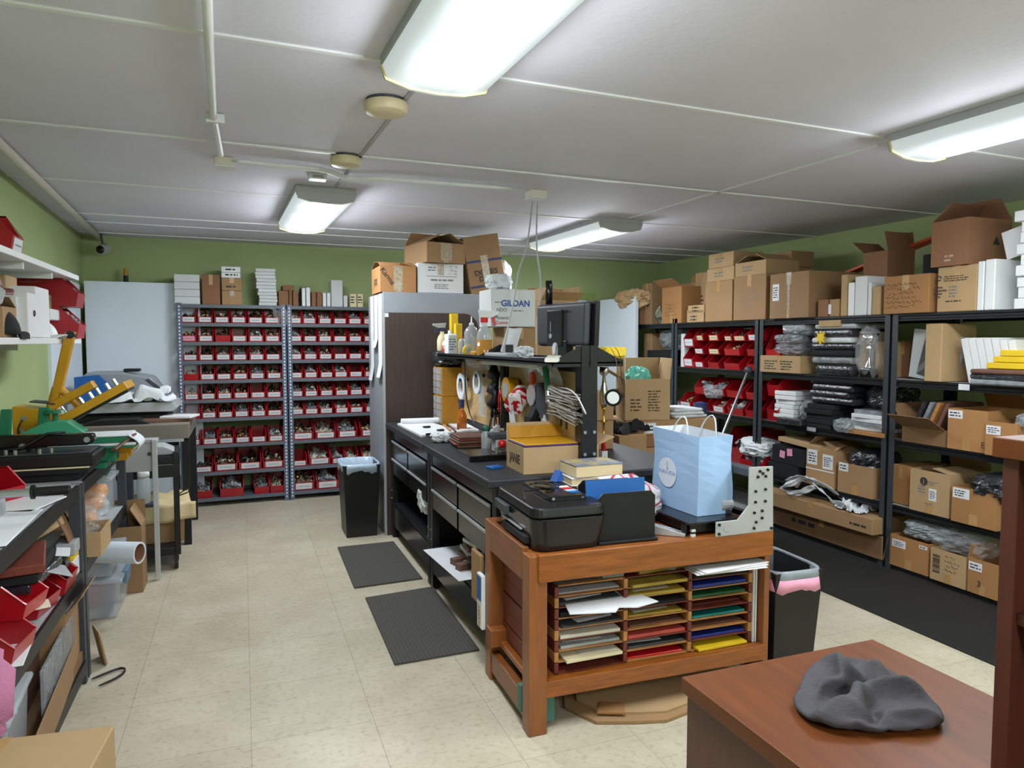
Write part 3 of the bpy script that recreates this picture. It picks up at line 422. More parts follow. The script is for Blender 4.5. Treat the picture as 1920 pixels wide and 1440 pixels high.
DRAPE = [-212, -172, 7, -196, -174, 7, -180, -175, 7, -165, -179, 7, -150, -184, 7, -134, -187, 8, -118, -186, 9, -107, -170, 8, -90, -153, 9, -72, -133, 14, -57, -139, 20, -36, -159, 22, -24, -189, 8, -8, -191, 8, 11, -165, 8, 29, -149, 18, 46, -147, 27, 61, -145, 28, 77, -147, 26, 93, -147, 18, 108, -133, 8, 109, -159, 16, 113, -186, 12, 120, -186, 27, 151, -175, 8, 186, -147, 8, 182, -164, 8, -204,
-140, 19, -185, -130, 26, -168, -130, 28, -153, -135, 28, -139, -141, 26, -124, -147, 27, -108, -148, 32, -91, -144, 41, -76, -127, 42, -62, -116, 39, -50, -127, 21, -33, -156, 8, -19, -164, 8, 5, -138, 22, 20, -129, 55, 31, -138, 67, 45, -133, 63, 61, -135, 58, 77, -139, 51, 94, -145, 44, 111, -145, 33, 127, -134, 19, 119, -153, 7, 127, -169, 8, 155, -157, 8, 205, -148, 28, 220, -142, 18, -190,
-89, 34, -169, -78, 41, -153, -77, 46, -139, -81, 51, -125, -87, 57, -111, -92, 61, -95, -93, 66, -79, -93, 70, -65, -97, 76, -55, -110, 62, -40, -121, 32, -27, -132, 14, -11, -123, 32, 4, -122, 73, 14, -126, 92, 30, -128, 90, 46, -129, 85, 61, -131, 81, 77, -132, 77, 93, -135, 72, 110, -138, 65, 127, -144, 54, 142, -146, 36, 146, -142, 16, 167, -140, 21, 213, -132, 35, 210, -121, 16, -178, -79,
21, -161, -74, 28, -146, -73, 33, -131, -72, 39, -116, -71, 46, -102, -70, 55, -88, -70, 65, -75, -75, 71, -58, -88, 66, -41, -103, 45, -35, -111, 20, -20, -116, 27, -14, -112, 63, 0, -110, 87, 17, -109, 86, 33, -110, 74, 49, -111, 69, 65, -114, 69, 80, -118, 72, 95, -120, 73, 111, -123, 71, 127, -127, 65, 142, -129, 49, 151, -128, 29, 167, -129, 25, 199, -137, 45, 204, -115, 29, -181, -96, 25,
-166, -99, 28, -150, -100, 31, -135, -100, 36, -120, -98, 43, -105, -97, 50, -90, -100, 53, -74, -106, 48, -58, -107, 29, -44, -98, 13, -28, -100, 14, -27, -107, 44, -12, -97, 68, 4, -100, 67, 15, -118, 51, 31, -125, 36, 47, -130, 30, 63, -132, 30, 79, -134, 33, 94, -136, 38, 110, -134, 40, 125, -130, 38, 139, -126, 28, 149, -109, 32, 164, -106, 33, 184, -121, 21, 198, -119, 52, -177, -90, 6,
-162, -94, 7, -147, -97, 8, -131, -99, 8, -116, -103, 10, -100, -107, 11, -84, -105, 8, -73, -87, 8, -60, -78, 8, -46, -82, 8, -25, -88, 25, -27, -94, 55, -10, -90, 53, -3, -110, 42, 18, -113, 18, 38, -111, 8, 56, -108, 8, 70, -104, 9, 81, -99, 18, 92, -97, 29, 104, -99, 18, 119, -98, 14, 134, -94, 10, 150, -88, 9, 165, -85, 14, 181, -91, 33, 172, -124, 39, -166, -85, 18, -157, -80, 7, -144, -83,
16, -127, -82, 14, -110, -80, 18, -91, -78, 23, -89, -70, 8, -82, -66, 22, -65, -71, 23, -39, -69, 13, -35, -87, 38, -17, -85, 50, -18, -96, 36, 10, -94, 30, 23, -97, 8, 44, -93, 7, 56, -97, 18, 68, -91, 10, 72, -90, 24, 87, -88, 19, 102, -83, 13, 117, -75, 13, 133, -68, 16, 149, -62, 12, 166, -63, 8, 167, -70, 29, 163, -99, 45, -171, -77, 6, -160, -75, 19, -146, -70, 13, -128, -69, 16, -111, -72,
31, -93, -56, 27, -99, -52, 9, -84, -60, 7, -63, -57, 22, -32, -63, 28, -29, -78, 49, -15, -75, 40, -13, -85, 23, 13, -79, 26, 24, -84, 8, 36, -85, 19, 48, -74, 13, 62, -62, 14, 73, -58, 25, 86, -60, 33, 100, -73, 37, 105, -62, 16, 128, -56, 16, 146, -49, 5, 159, -50, 16, 151, -69, 22, 154, -77, 47, -182, -66, 10, -165, -62, 20, -149, -59, 22, -132, -55, 19, -116, -62, 39, -102, -47, 20, -88, -42,
7, -83, -56, 21, -54, -44, 19, -40, -63, 42, -19, -69, 45, -24, -70, 30, -10, -73, 15, 9, -66, 23, 19, -68, 9, 33, -58, 12, 41, -43, 28, 48, -47, 45, 51, -61, 51, 67, -60, 57, 87, -60, 59, 104, -52, 41, 110, -41, 14, 136, -49, 18, 151, -44, 25, 140, -59, 23, 148, -61, 44, -182, -58, 26, -167, -51, 8, -153, -46, 22, -138, -41, 23, -122, -50, 44, -95, -40, 27, -79, -36, 16, -86, -49, 33, -53, -37,
31, -34, -53, 49, -16, -56, 43, -21, -56, 27, -11, -60, 11, 3, -53, 19, 17, -48, 12, 25, -41, 36, 23, -63, 52, 29, -56, 65, 46, -46, 63, 64, -47, 51, 81, -46, 61, 99, -41, 57, 108, -31, 37, 120, -32, 12, 140, -41, 9, 141, -44, 26, 141, -46, 43, -202, -51, 21, -177, -46, 25, -157, -33, 15, -148, -34, 30, -131, -37, 47, -106, -39, 20, -88, -26, 17, -90, -37, 37, -57, -30, 41, -32, -39, 53, -17, -41,
42, -14, -44, 26, -13, -45, 8, -2, -40, 20, 17, -33, 16, 6, -54, 43, 8, -58, 69, 19, -44, 67, 42, -38, 50, 65, -31, 67, 86, -26, 66, 100, -28, 61, 115, -27, 57, 118, -18, 39, 126, -23, 14, 131, -33, 30, 146, -36, 35, -215, -37, 17, -192, -46, 12, -171, -30, 23, -151, -21, 34, -140, -23, 49, -119, -34, 18, -96, -18, 23, -80, -28, 26, -67, -23, 54, -40, -25, 47, -30, -31, 33, -31, -40, 20, -15, -32,
21, -5, -30, 9, 14, -21, 24, -6, -48, 50, 3, -45, 69, 18, -38, 50, 45, -21, 65, 75, -16, 46, 95, -16, 40, 94, -7, 58, 120, -19, 70, 133, -9, 65, 139, -21, 40, 137, -26, 13, 151, -36, 22, -217, -26, 7, -192, -35, 9, -178, -30, 35, -159, -9, 38, -148, -8, 51, -126, -18, 19, -91, -22, 10, -75, -19, 14, -81, -16, 42, -55, -13, 38, -49, -24, 26, -33, -20, 25, -26, -22, 11, -11, -18, 8, 7, -11, 32, -3,
-35, 57, 10, -36, 48, 23, -15, 60, 51, -6, 49, 86, 5, 43, 85, -1, 18, 100, -7, 33, 120, -7, 78, 153, -10, 80, 152, 0, 59, 142, -7, 24, 150, -32, 7, -205, -14, 8, -174, -20, 13, -180, -9, 43, -158, 0, 60, -156, 14, 50, -122, -15, 39, -95, -12, 6, -78, -5, 11, -90, -13, 29, -67, -12, 24, -51, -6, 29, -43, -11, 17, -28, -7, 9, -9, 0, 14, -8, -10, 41, -3, -16, 57, 15, -4, 49, 32, 6, 51, 53, 10, 47,
85, 17, 35, 93, 11, 8, 106, 4, 17, 110, 6, 70, 160, 4, 83, 174, -1, 77, 160, 4, 43, 160, -17, 8, -173, -6, 8, -182, 2, 35, -171, 14, 59, -152, 19, 81, -137, 18, 76, -139, 16, 33, -99, -7, 37, -101, -3, 13, -86, -1, 19, -72, -3, 34, -60, 1, 19, -43, 9, 15, -23, 17, 17, -23, 4, 32, -12, 3, 43, 1, 20, 54, 17, 30, 44, 33, 18, 43, 43, 22, 54, 67, 25, 33, 97, 22, 9, 112, 17, 12, 99, 17, 55, 157, 9, 68,
180, 16, 75, 181, -3, 53, 149, -20, 25, -167, 12, 22, -179, 16, 33, -164, 21, 50, -151, 33, 77, -135, 33, 89, -126, 22, 67, -123, 29, 28, -98, 20, 42, -83, 18, 38, -75, 18, 22, -57, 23, 24, -40, 27, 28, -34, 11, 25, -27, 26, 37, -7, 49, 41, -7, 45, 13, 7, 32, 22, 38, 32, 46, 28, 37, 67, 52, 41, 50, 90, 28, 27, 110, 30, 9, 95, 28, 41, 146, 24, 72, 178, 25, 65, 178, 12, 48, 168, -19, 22, -168, 28,
32, -165, 36, 18, -157, 19, 13, -144, 26, 44, -134, 42, 68, -120, 34, 73, -109, 32, 51, -107, 44, 28, -89, 37, 25, -74, 35, 20, -60, 32, 15, -45, 34, 9, -30, 47, 16, -16, 70, 23, 1, 71, 9, 12, 59, 9, 2, 40, 33, 42, 44, 48, 19, 55, 69, 42, 53, 70, 84, 40, 43, 92, 33, 8, 95, 43, 31, 137, 40, 70, 168, 30, 53, 171, 20, 40, 170, -1, 18, -190, 55, 32, -200, 48, 18, -185, 47, 7, -155, 41, 7, -130, 36,
30, -125, 46, 51, -110, 46, 51, -99, 52, 34, -91, 47, 15, -71, 51, 13, -53, 59, 16, -33, 68, 18, -18, 83, 8, -3, 84, 6, 7, 78, 18, 11, 63, 30, 4, 47, 48, 38, 53, 38, 22, 67, 63, 35, 70, 71, 79, 58, 51, 81, 42, 8, 98, 46, 17, 127, 52, 60, 152, 29, 46, 159, 24, 33, 156, 5, 25, -209, 71, 25, -212, 65, 10, -195, 68, 7, -172, 61, 16, -143, 58, 9, -121, 56, 24, -115, 62, 38, -109, 58, 23, -88, 61, 20,
-72, 67, 8, -52, 76, 9, -34, 83, 11, -20, 90, 19, -9, 84, 31, -15, 68, 42, -5, 64, 53, 11, 62, 46, 25, 59, 30, 30, 76, 50, 39, 81, 63, 73, 75, 54, 83, 60, 16, 97, 59, 21, 122, 64, 51, 139, 38, 37, 146, 26, 26, 152, 18, 14, -216, 82, 20, -207, 78, 8, -194, 75, 19, -177, 75, 8, -153, 75, 13, -128, 73, 12, -119, 77, 28, -107, 72, 18, -91, 74, 23, -74, 79, 16, -60, 73, 25, -45, 74, 31, -35, 78, 43,
-26, 88, 59, -10, 93, 56, 1, 85, 47, 11, 75, 38, 25, 73, 31, 44, 68, 38, 48, 82, 47, 69, 88, 50, 86, 79, 28, 94, 68, 37, 118, 71, 40, 126, 47, 30, 141, 36, 17, 159, 31, 7, -220, 94, 8, -207, 92, 17, -192, 90, 15, -177, 88, 7, -156, 89, 8, -134, 88, 8, -120, 91, 22, -106, 85, 14, -91, 85, 13, -81, 93, 24, -66, 92, 30, -53, 96, 38, -41, 102, 47, -26, 109, 52, -11, 106, 46, -3, 93, 36, 10, 84, 28,
25, 87, 28, 42, 85, 31, 59, 82, 32, 70, 93, 37, 88, 96, 40, 102, 85, 35, 113, 77, 27, 130, 62, 32, 145, 44, 30, 167, 36, 17, -219, 112, 9, -204, 107, 14, -190, 103, 8, -174, 102, 8, -157, 100, 15, -138, 102, 7, -120, 104, 16, -106, 98, 7, -90, 97, 7, -75, 100, 12, -64, 105, 21, -51, 109, 30, -42, 115, 41, -26, 117, 41, -17, 107, 32, -3, 100, 23, 11, 93, 17, 26, 89, 14, 42, 89, 16, 54, 96, 27, 71,
93, 24, 86, 90, 25, 104, 96, 26, 119, 89, 25, 128, 74, 19, 143, 62, 32, 167, 50, 29, -217, 124, 17, -203, 120, 7, -188, 117, 9, -173, 114, 15, -156, 112, 9, -138, 112, 16, -120, 115, 7, -106, 108, 16, -93, 111, 8, -79, 113, 15, -63, 118, 13, -54, 125, 25, -39, 130, 28, -28, 122, 21, -13, 118, 18, 0, 111, 13, 15, 106, 11, 30, 103, 14, 44, 99, 7, 60, 97, 15, 73, 106, 21, 88, 104, 25, 107, 102, 13,
127, 104, 15, 132, 91, 6, 137, 71, 10, 145, 48, 16, -213, 137, 17, -200, 133, 7, -186, 130, 13, -171, 126, 7, -153, 126, 7, -136, 127, 17, -116, 125, 16, -102, 119, 10, -89, 117, 20, -81, 129, 9, -64, 140, 8, -53, 151, 17, -39, 149, 9, -26, 139, 8, -11, 128, 7, 4, 124, 11, 19, 120, 8, 35, 117, 8, 50, 114, 8, 64, 111, 15, 77, 107, 7, 97, 109, 10, 121, 118, 18, 139, 123, 7, 149, 109, 8, 152, 86, 6,
153, 63, 23, -211, 150, 13, -197, 147, 7, -181, 144, 7, -165, 141, 8, -148, 140, 15, -130, 139, 8, -112, 137, 7, -107, 129, 19, -90, 134, 26, -72, 149, 19, -64, 169, 7, -49, 177, 7, -34, 168, 10, -18, 147, 16, -3, 129, 22, 13, 141, 21, 28, 135, 21, 41, 135, 12, 52, 126, 18, 64, 122, 8, 83, 124, 7, 109, 130, 7, 135, 138, 9, 154, 137, 13, 156, 117, 17, 139, 84, 17, 169, 73, 33, -207, 165, 15, -192,
161, 17, -175, 159, 16, -158, 158, 15, -141, 157, 13, -124, 154, 7, -122, 142, 16, -108, 143, 29, -87, 158, 27, -76, 175, 8, -64, 191, 14, -51, 184, 20, -35, 162, 26, -19, 133, 34, 5, 142, 39, 21, 147, 39, 35, 148, 32, 47, 146, 20, 51, 134, 7, 73, 137, 7, 94, 138, 20, 118, 148, 15, 138, 148, 21, 146, 133, 27, 129, 100, 26, 173, 93, 44, 177, 105, 19, -203, 176, 7, -189, 174, 15, -174, 170, 7, -156,
171, 8, -138, 170, 7, -129, 161, 18, -116, 154, 11, -106, 162, 32, -91, 166, 8, -86, 188, 15, -73, 183, 22, -57, 164, 28, -40, 138, 33, -16, 150, 42, 2, 157, 40, 15, 157, 31, 28, 157, 21, 38, 151, 7, 57, 151, 11, 79, 153, 12, 102, 151, 13, 113, 144, 27, 122, 130, 26, 122, 104, 45, 168, 109, 57, 166, 129, 26, 165, 116, 14]
# ================================================================ THE ROOM
CH = 2.44; U0, U1, V0, V1 = -1.05, 5.0, -2.6, 7.32
def room(b, name, mk): return struct(b.build(name, mk, None, (0, 0, 0), TH))
struct(MB().box(-3, -4, -.1, 8, 9, 0).build('floor', 'floor'))
room(MB().box(U0 - .15, V0 - .15, CH, U1 + .15, V1 + .15, CH + .12), 'ceiling', 'ceiling')
room(MB().box(U0 - .12, V0 - .12, 0, U0, V1 + .12, CH), 'wall_left', 'greenpaint')
room(MB().box(U1, V0 - .12, 0, U1 + .12, V1 + .12, CH), 'wall_right', 'greenpaint')
room(MB().box(U0, V0 - .12, 0, U1, V0, CH), 'wall_front', 'greenpaint')
DX0, DX1, DZ = 3.20, 4.06, 1.99                      # doorway in the back wall
b = MB(); b.box(U0, V1, 0, DX0, V1 + .12, CH); b.box(DX1, V1, 0, U1, V1 + .12, CH); b.box(DX0, V1, DZ, DX1, V1 + .12, CH)
room(b, 'wall_back', 'greenpaint')
b = MB(); b.box(DX0 - .07, V1 - .02, 0, DX0, V1, DZ + .07); b.box(DX1, V1 - .02, 0, DX1 + .07, V1, DZ + .07); b.box(DX0, V1 - .02, DZ, DX1, V1, DZ + .07)
room(b, 'trim_1', 'greenframe')
room(MB().box(DX0, V1 + .06, 0, DX1, V1 + .1, DZ), 'door_3', 'doorwhite')
# ceiling panel joints
def vv(px, py): return uv_of(onZ(px, py, CH))
vs_ = [vv(500, 78)[1], vv(560, 280)[1], vv(400, 357)[1], vv(350, 411)[1], vv(700, 445)[1] + .0, vv(700, 462)[1]]
n = 2
for v in vs_ + [.9, -.4]:
    room(MB().box(U0, v - .011, CH - .007, U1, v + .011, CH), 'trim_%d' % n, 'white'); n += 1
for u, a, c in ((.71, 2.45, 4.44), (2.95, 2.5, 4.7), (2.95, 6.2, V1)):
    room(MB().box(u - .009, a, CH - .007, u + .009, c, CH), 'trim_%d' % n, 'lightgrey' if u < 1 else 'white'); n += 1
room(MB().box(U0, V1 - .012, 0, DX0 - .08, V1, .1), 'baseboard_back', 'darkgrey')

room(MB().box(U0, 5.75, 0, U0 + .02, 7.0, 1.98), 'trim_%d' % n, 'doorwhite')
# the open white door leaf in the far left corner, and the one by the right shelving
d1 = struct(MB().box(0, -.02, .01, .91, .02, 2.02).build('door_1', 'doorwhite', None, rw(-1.01, 7.1), TH, bev=.003))
k = MB(); k.cyl((.82, -.022, .96), (.82, -.06, .96), .012); k.ball((.82, -.085, .96), .032); k.build('door_knob', 'steel', d1, smooth=True)
d2 = struct(MB().box(0, -.02, .01, .86, .02, 1.97).build('door_2', 'doorwhite', None, (3.865, 7.40, 0), rad(-88.4), bev=.003))

# ---------------------------------------------------------------- fluorescent fittings
defm('lensrim', '#d8cf8a', .5, var=.03)
def fixture(u, v0, v1, label, w=.38, pw=1):
    L = v1 - v0; p = rw(u, (v0 + v1) / 2, CH)
    t = thing('fluorescent_fixture', label, 'ceiling light', p, TH, 'wraparound ceiling lights')
    MB().box(-w / 2, -L / 2, -.035, w / 2, L / 2, 0)  .build('housing', 'lightgrey', t, bev=.004)
    h = w / 2; pr = [(-h * .99, -.035), (-h * .90, -.075), (-h * .5, -.095), (0, -.1), (h * .5, -.095), (h * .90, -.075), (h * .99, -.035)]
    b = MB(); b.prism(pr, -L / 2 + .012, L / 2 - .012, 'y'); b.build('diffuser', 'diffuser', t, smooth=True, bev=.002, angle=60)
    pe = [(x * 1.02, z - .004 if z < -.04 else z) for x, z in pr]
    for y in (-L / 2, L / 2 - .012): MB().prism(pe, y, y + .012, 'y').build('end_cap', 'lightgrey', t)
    for y in (-L / 2 + .0125, L / 2 - .0185): MB().prism([(x * 1.012, z * 1.012) for x, z in pe], y, y + .006, 'y').build('lens_rim', 'lensrim', t)
    la = D.lights.new('tube_light', 'AREA'); la.shape = 'RECTANGLE'; la.size = w * .9; la.size_y = L * .95; la.energy = LAMP * pw; la.color = LCOL
    lo = D.objects.new('tube_light', la); COL.objects.link(lo); lo.location = p - Vector((0, 0, .115)); lo.rotation_euler = (0, 0, TH)
    for k in (-.33, 0, .33):
        pa = D.lights.new('tube_glow', 'POINT'); pa.energy = 6.6 * pw; pa.shadow_soft_size = .06; pa.color = LCOL
        po = D.objects.new('tube_glow', pa); COL.objects.link(po); po.location = rw(u, (v0 + v1) / 2 + k * L, CH - .19)
LAMP = 35; LCOL = (.89, .945, 1)
fixture(.72, 1.13, 2.38, 'large prismatic ceiling light hanging nearest, beside the round smoke detectors')
fixture(.66, 4.47, 5.78, 'short looking ceiling light above the small parts bins at the back', .36)
fixture(3.04, 1.10, 2.37, 'ceiling light cut off by the frame above the right steel shelving')
fixture(2.90, 4.73, 6.05, 'ceiling light with yellowed end cap above the cardboard boxes and monitor')
fixture(.72, -2.1, -.85, 'added unseen ceiling light behind the viewer on the bench side of the room', pw=1.5)  # both rear fixtures are unseen, added and boosted to fill the near room
fixture(3.04, -2.1, -.85, 'added unseen ceiling light behind the viewer on the desk side of the room', pw=1.5)
w = D.worlds.new('room_air'); w.use_nodes = True; S.world = w
w.node_tree.nodes['Background'].inputs[0].default_value = (.5, .52, .55, 1); w.node_tree.nodes['Background'].inputs[1].default_value = .05

# ---------------------------------------------------------------- ceiling fittings
for (px, py, r, lab) in ((724, 188, .085, 'round cream smoke detector nearest the big ceiling light'), (648, 292, .078, 'round cream smoke detector on the joint, farther from the big light')):
    p = onZ(px, py, CH)
    t = thing('smoke_detector', lab, 'smoke detector', p, 0, 'ceiling smoke detectors')
    MB().lathe([(r * .9, -.012), (r * .92, 0)], 24).build('mounting_ring', 'darkgrey', t, smooth=False)
    MB().lathe([(r * .5, -.058), (r * .93, -.05), (r, -.03), (r, -.012)], 28).build('detector_cover', 'beige', t, smooth=True, bev=.003, angle=50)
p = onZ(595, 328, CH); t = thing('ceiling_sensor', 'small square white sensor on the ceiling beside the conduit', 'sensor', p)
MB().box(-.05, -.04, -.03, .05, .04, 0).build('sensor_case', 'white', t, bev=.004); MB().box(-.03, -.042, -.024, .03, -.0395, -.008).build('sensor_grille', 'lightgrey', t)
def jbox(px, py, lab, w=.1):
    p = onZ(px, py, CH); t = thing('junction_box', lab, 'electrical box', p, TH)
    MB().box(-w / 2, -.05, -.045, w / 2, .05, 0).build('box_body', 'offwhite', t, bev=.006); MB().box(-w / 2, -.052, -.05, w / 2, .052, -.045).build('cover_plate', 'white', t)
    return p
jA = jbox(420, 297, 'white junction box where the two white conduits meet on the ceiling')
jB = jbox(1005, 358, 'white outlet box on the ceiling with two grey cords hanging', .11)
z = CH - .022
P = lambda px, py: onZ(px, py, z)
o = MB().tube([P(386, -60), P(392, 80), P(400, 215), P(414, 290)], .014, 10).build('electrical_conduit', 'white', smooth=True)
tag(o, 'straight white conduit running towards the viewer from the junction box', 'conduit')
for px, py in ((404, 222),):
    q = P(px, py); MB().cbox((0, 0, 0), (.07, .02, .035)).build('conduit_clamp', 'white', o, q)
o = MB().tube([P(430, 300), P(520, 310), P(590, 315), P(618, 321), P(640, 331), P(662, 336), P(695, 333), P(740, 337), P(990, 356)], .014, 10).build('electrical_conduit', 'white', smooth=True, sub=1)
tag(o, 'bent white conduit crossing the ceiling to the outlet box with cords', 'conduit')
o = MB().tube([rw(-.88, -.5, CH - .03), rw(-.88, 3, CH - .03), rw(-.90, 7.28, CH - .03)], .024, 10).build('electrical_conduit', 'offwhite', smooth=True)
tag(o, 'thick white pipe along the ceiling beside the left green wall', 'pipe')
def cord(lab, pts, ys, r=.0055, mk='lightgrey', end=None):
    n = len(pts); q = [onY(px, py, ys[0] + (ys[1] - ys[0]) * i / (n - 1)) for i, (px, py) in enumerate(pts)]
    o = MB().tube(q, r, 8).build('power_cord', mk, smooth=True, sub=1); return tag(o, lab, 'cord')
cord('grey power cord hanging from the ceiling outlet, curving past the white lettered carton', [(999, 372), (994, 420), (990, 450), (982, 483), (970, 512), (968, 540), (965, 557), (955, 600), (949, 632), (947, 648)], (4.15, 3.85))
cord('grey power cord hanging from the ceiling outlet straight down behind the monitor', [(1008, 372), (1005, 440), (1007, 482), (1013, 512), (1015, 540), (1010, 575), (1006, 620), (1005, 650)], (4.15, 3.85))
# corner security camera
p = rw(-.86, 7.1, 2.32)
t = thing('security_camera', 'small dome security camera hanging in the far corner below the pipe', 'camera', p, rad(-20))
MB().cyl((0, 0, .0), (-.01, .0, .11), .008).build('camera_bracket', 'darkgrey', t)
b = MB(); b.cyl((0, .05, -.01), (0, -.04, -.03), .045, .042, 18); b.build('camera_housing', 'lightgrey', t, bev=.006)
MB().ball((0, -.04, -.03), (.036, .02, .036)).build('camera_lens', 'blackgloss', t, smooth=True)
# tool standing behind the white door
t = thing('long_handled_tool', 'black and yellow tool handle poking up behind the white door', 'tool', rw(-.70, 7.2), TH)
MB().cyl((0, 0, 0), (0, 0, 2.085), .02).build('shaft', 'blackplastic', t); MB().cyl((0, 0, 2.085), (0, 0, 2.15), .02, .014).build('grip', 'mustard', t)

# ================================================================ BACK SHELVING: two grey slotted-angle units
BV = 6.93; BLEV = [1.83, 1.664, 1.495, 1.326, 1.151, .975, .804, .564, .313, .076]
def slotted_unit(u0, u1, label):
    w = u1 - u0; t = thing('metal_shelving_unit', label, 'shelving', rw((u0 + u1) / 2, BV), TH, 'grey slotted shelving units')
    for sx in (-1, 1):
        for y in (0, .36):
            b = MB(); x = sx * w / 2; b.box(min(x, x - sx * .042), y, 0, max(x, x - sx * .042), y + .004, 1.84); b.box(min(x, x - sx * .004), min(y, y), 0, max(x, x - sx * .004), y + .036, 1.84)
            o = b.build('post', 'shelfblue', t)
            if y == 0:
                b = MB()
                for i in range(58): b.cbox((x - sx * .021, -.0008, .04 + i * .031), (.012, .001, .016))
                b.build('slot', 'white', o)['kind'] = 'stuff'
    for z in BLEV:
        b = MB(); b.box(-w / 2 + .004, .004, z - .004, w / 2 - .004, .38, z); b.box(-w / 2 + .042, .003, z - .03, w / 2 - .042, .006, z)
        b.build('shelf', 'shelfgrey', t)
    return t
slotted_unit(-.29, .634, 'grey metal shelving with red bins beside the white door')
slotted_unit(.642, 1.566, 'grey metal shelving with red bins half hidden by the tall cabinet')

# ---------------------------------------------------------------- red stacking bins
def bin_mesh(w, d, h, key, lip=.45):
    if key in MESH: return MESH[key]
    t = .004; pf = [(d / 2, 0), (-d / 2 + .014, 0), (-d / 2, h * lip), (-d / 2 + .012, h * lip + .006), (-d / 2 + d * .30, h), (d / 2, h)]
    b = MB()
    b.prism(pf, -w / 2, -w / 2 + t, 'x'); b.prism(pf, w / 2 - t, w / 2, 'x')
    b.box(-w / 2 + t, -d / 2 + .014, 0, w / 2 - t, d / 2, t); b.box(-w / 2 + t, d / 2 - t, t, w / 2 - t, d / 2, h)
    b.prism([(-d / 2 + .014, 0), (-d / 2, h * lip), (-d / 2 + .005, h * lip), (-d / 2 + .019, 0)], -w / 2 + t, w / 2 - t, 'x')
    b.box(-w / 2 - .004, -d / 2 + d * .30, h - .006, -w / 2 + t, d / 2, h); b.box(w / 2 - t, -d / 2 + d * .30, h - .006, w / 2 + .004, d / 2, h)
    b.prism([(-d / 2, h * lip), (-d / 2 + .01, h * lip + .008), (-d / 2 + d * .30, h + .003), (-d / 2 + d * .30, h - .003)], -w / 2 - .004, -w / 2 + t, 'x')
    b.prism([(-d / 2, h * lip), (-d / 2 + .01, h * lip + .008), (-d / 2 + d * .30, h + .003), (-d / 2 + d * .30, h - .003)], w / 2 - t, w / 2 + .004, 'x')
    MESH[key] = b.mesh('stacking_bin', 'red'); return MESH[key]
MESH = {}
def card_mesh(w, h, lip, mk):
    key = ('card', round(w, 3), round(h, 3), mk)
    if key not in MESH:
        b = MB(); cw = w * .78; z0, z1 = h * lip * .18, h * lip * .92
        b.box(-cw / 2, -.002, z0, cw / 2, 0, z1, 0); y = -.0026; zc = (z0 + z1) / 2; x = -cw * .34; r = random.Random(int(w * 1e4))
        while x < cw * .3:
            q = x + r.uniform(.006, .016); b.add([(x, y, zc - .003), (q, y, zc - .003), (q, y, zc + .003), (x, y, zc + .003)], [(0, 1, 2, 3)], 1); x = q + .004
        MESH[key] = b.mesh('label_card', [mk, 'inkgrey'])
    return MESH[key]
def fill_mesh(kind, var):
    key = ('fill', kind, var)
    if key in MESH: return MESH[key]
    r = random.Random(hash(kind) % 1000 * 0 + var * 17 + {'g': 1, 's': 2, 'b': 3, 'd': 4, 'm': 5}[kind]); b = MB()
    pal = {'g': ['brass', 'gold', 'dirtywhite', 'stackbrown', 'dirtywhite'], 's': ['silver', 'steel', 'dirtywhite', 'dirtywhite', 'clearhard'], 'b': ['polybag', 'dirtywhite', 'polybag', 'lightgrey', 'clearhard'],
           'd': ['stackbrown', 'darkgrey', 'brass', 'blackplastic', 'steel'], 'm': ['brass', 'dirtywhite', 'silver', 'stackbrown', 'gold']}[kind]
    def top(x, y): return .42 + .26 * y + .16 * math.sin(5 * x + var) * math.cos(4 * y + var * 2) - .35 * x * x * .6
    b.grid(lambda u, v: ((u - .5) * .94, (v - .5) * .94, (top(2 * u - 1, v) if 0 < u < 1 and 0 < v < 1 else .15)), 9, 7, 3 if kind != 'b' else 0)
    for i in range(62):
        x, y = r.uniform(-.42, .42), r.uniform(-.46, .42); zc = top(2 * x, y + .5) + r.uniform(-.02, .09); m = r.randrange(5)
        e = Euler((r.uniform(0, 6), r.uniform(0, 6), r.uniform(0, 6))).to_matrix().to_4x4(); T = Matrix.Translation((x, y, zc)) @ e
        s = r.uniform(.05, .11); k = r.random()
        if kind == 'b' or k < .35: b.ball((0, 0, 0), (s * 1.1, s * .6, s * .9), 7, 4, m, None, T)
        elif k < .7: b.cyl((-s * .9, 0, 0), (s * .9, 0, 0), s * .33, s * (.1 + .4 * r.random()), 7, m, True, T)
        else: b.cbox((0, 0, 0), (s * 1.8, s * .8, s * .35), m, T)
    MESH[key] = b.mesh('loose_parts', pal, kind == 'b'); return MESH[key]
FILLWORD = {'g': 'brass coloured parts', 's': 'silver parts', 'b': 'bagged clear parts', 'd': 'dark small parts', 'm': 'mixed trophy parts'}
NB = [0]
def red_bin(w, d, h, loc, rz, label, group, card='paper', fill=None, lip=.45, bright=False):
    """LABEL is completed by what the bin holds"""
    key = ('bin', round(w, 3), round(d, 3), round(h, 3), lip)
    o = D.objects.new('stacking_bin', bin_mesh(w, d, h, key, lip)); COL.objects.link(o); o.location = loc; o.rotation_euler = (0, 0, rz)
    tag(o, label, 'bin', group)
    if card:
        c = D.objects.new('label_card', card_mesh(w, h, lip, card)); COL.objects.link(c); c.parent = o; c.location = (0, -d / 2 + .006, 0); c.rotation_euler = (math.atan(.014 / (h * lip)), 0, 0)
        c.location.y = -d / 2 + .013
    if fill:
        NB[0] += 1
        f = D.objects.new('loose_parts', fill_mesh(fill, NB[0] % 4)); COL.objects.link(f)
        mt = Matrix.Rotation(rz, 3, 'Z') @ Vector((0, .004, .006)); f.location = Vector(loc) + mt; f.rotation_euler = (0, 0, rz); f.scale = (w - .012, d - .04, h * (1.0 if fill != 'b' else 1.1))
        tag(f, FILLWORD[fill] + ' in ' + label, 'small parts', None, 'stuff')
    return o
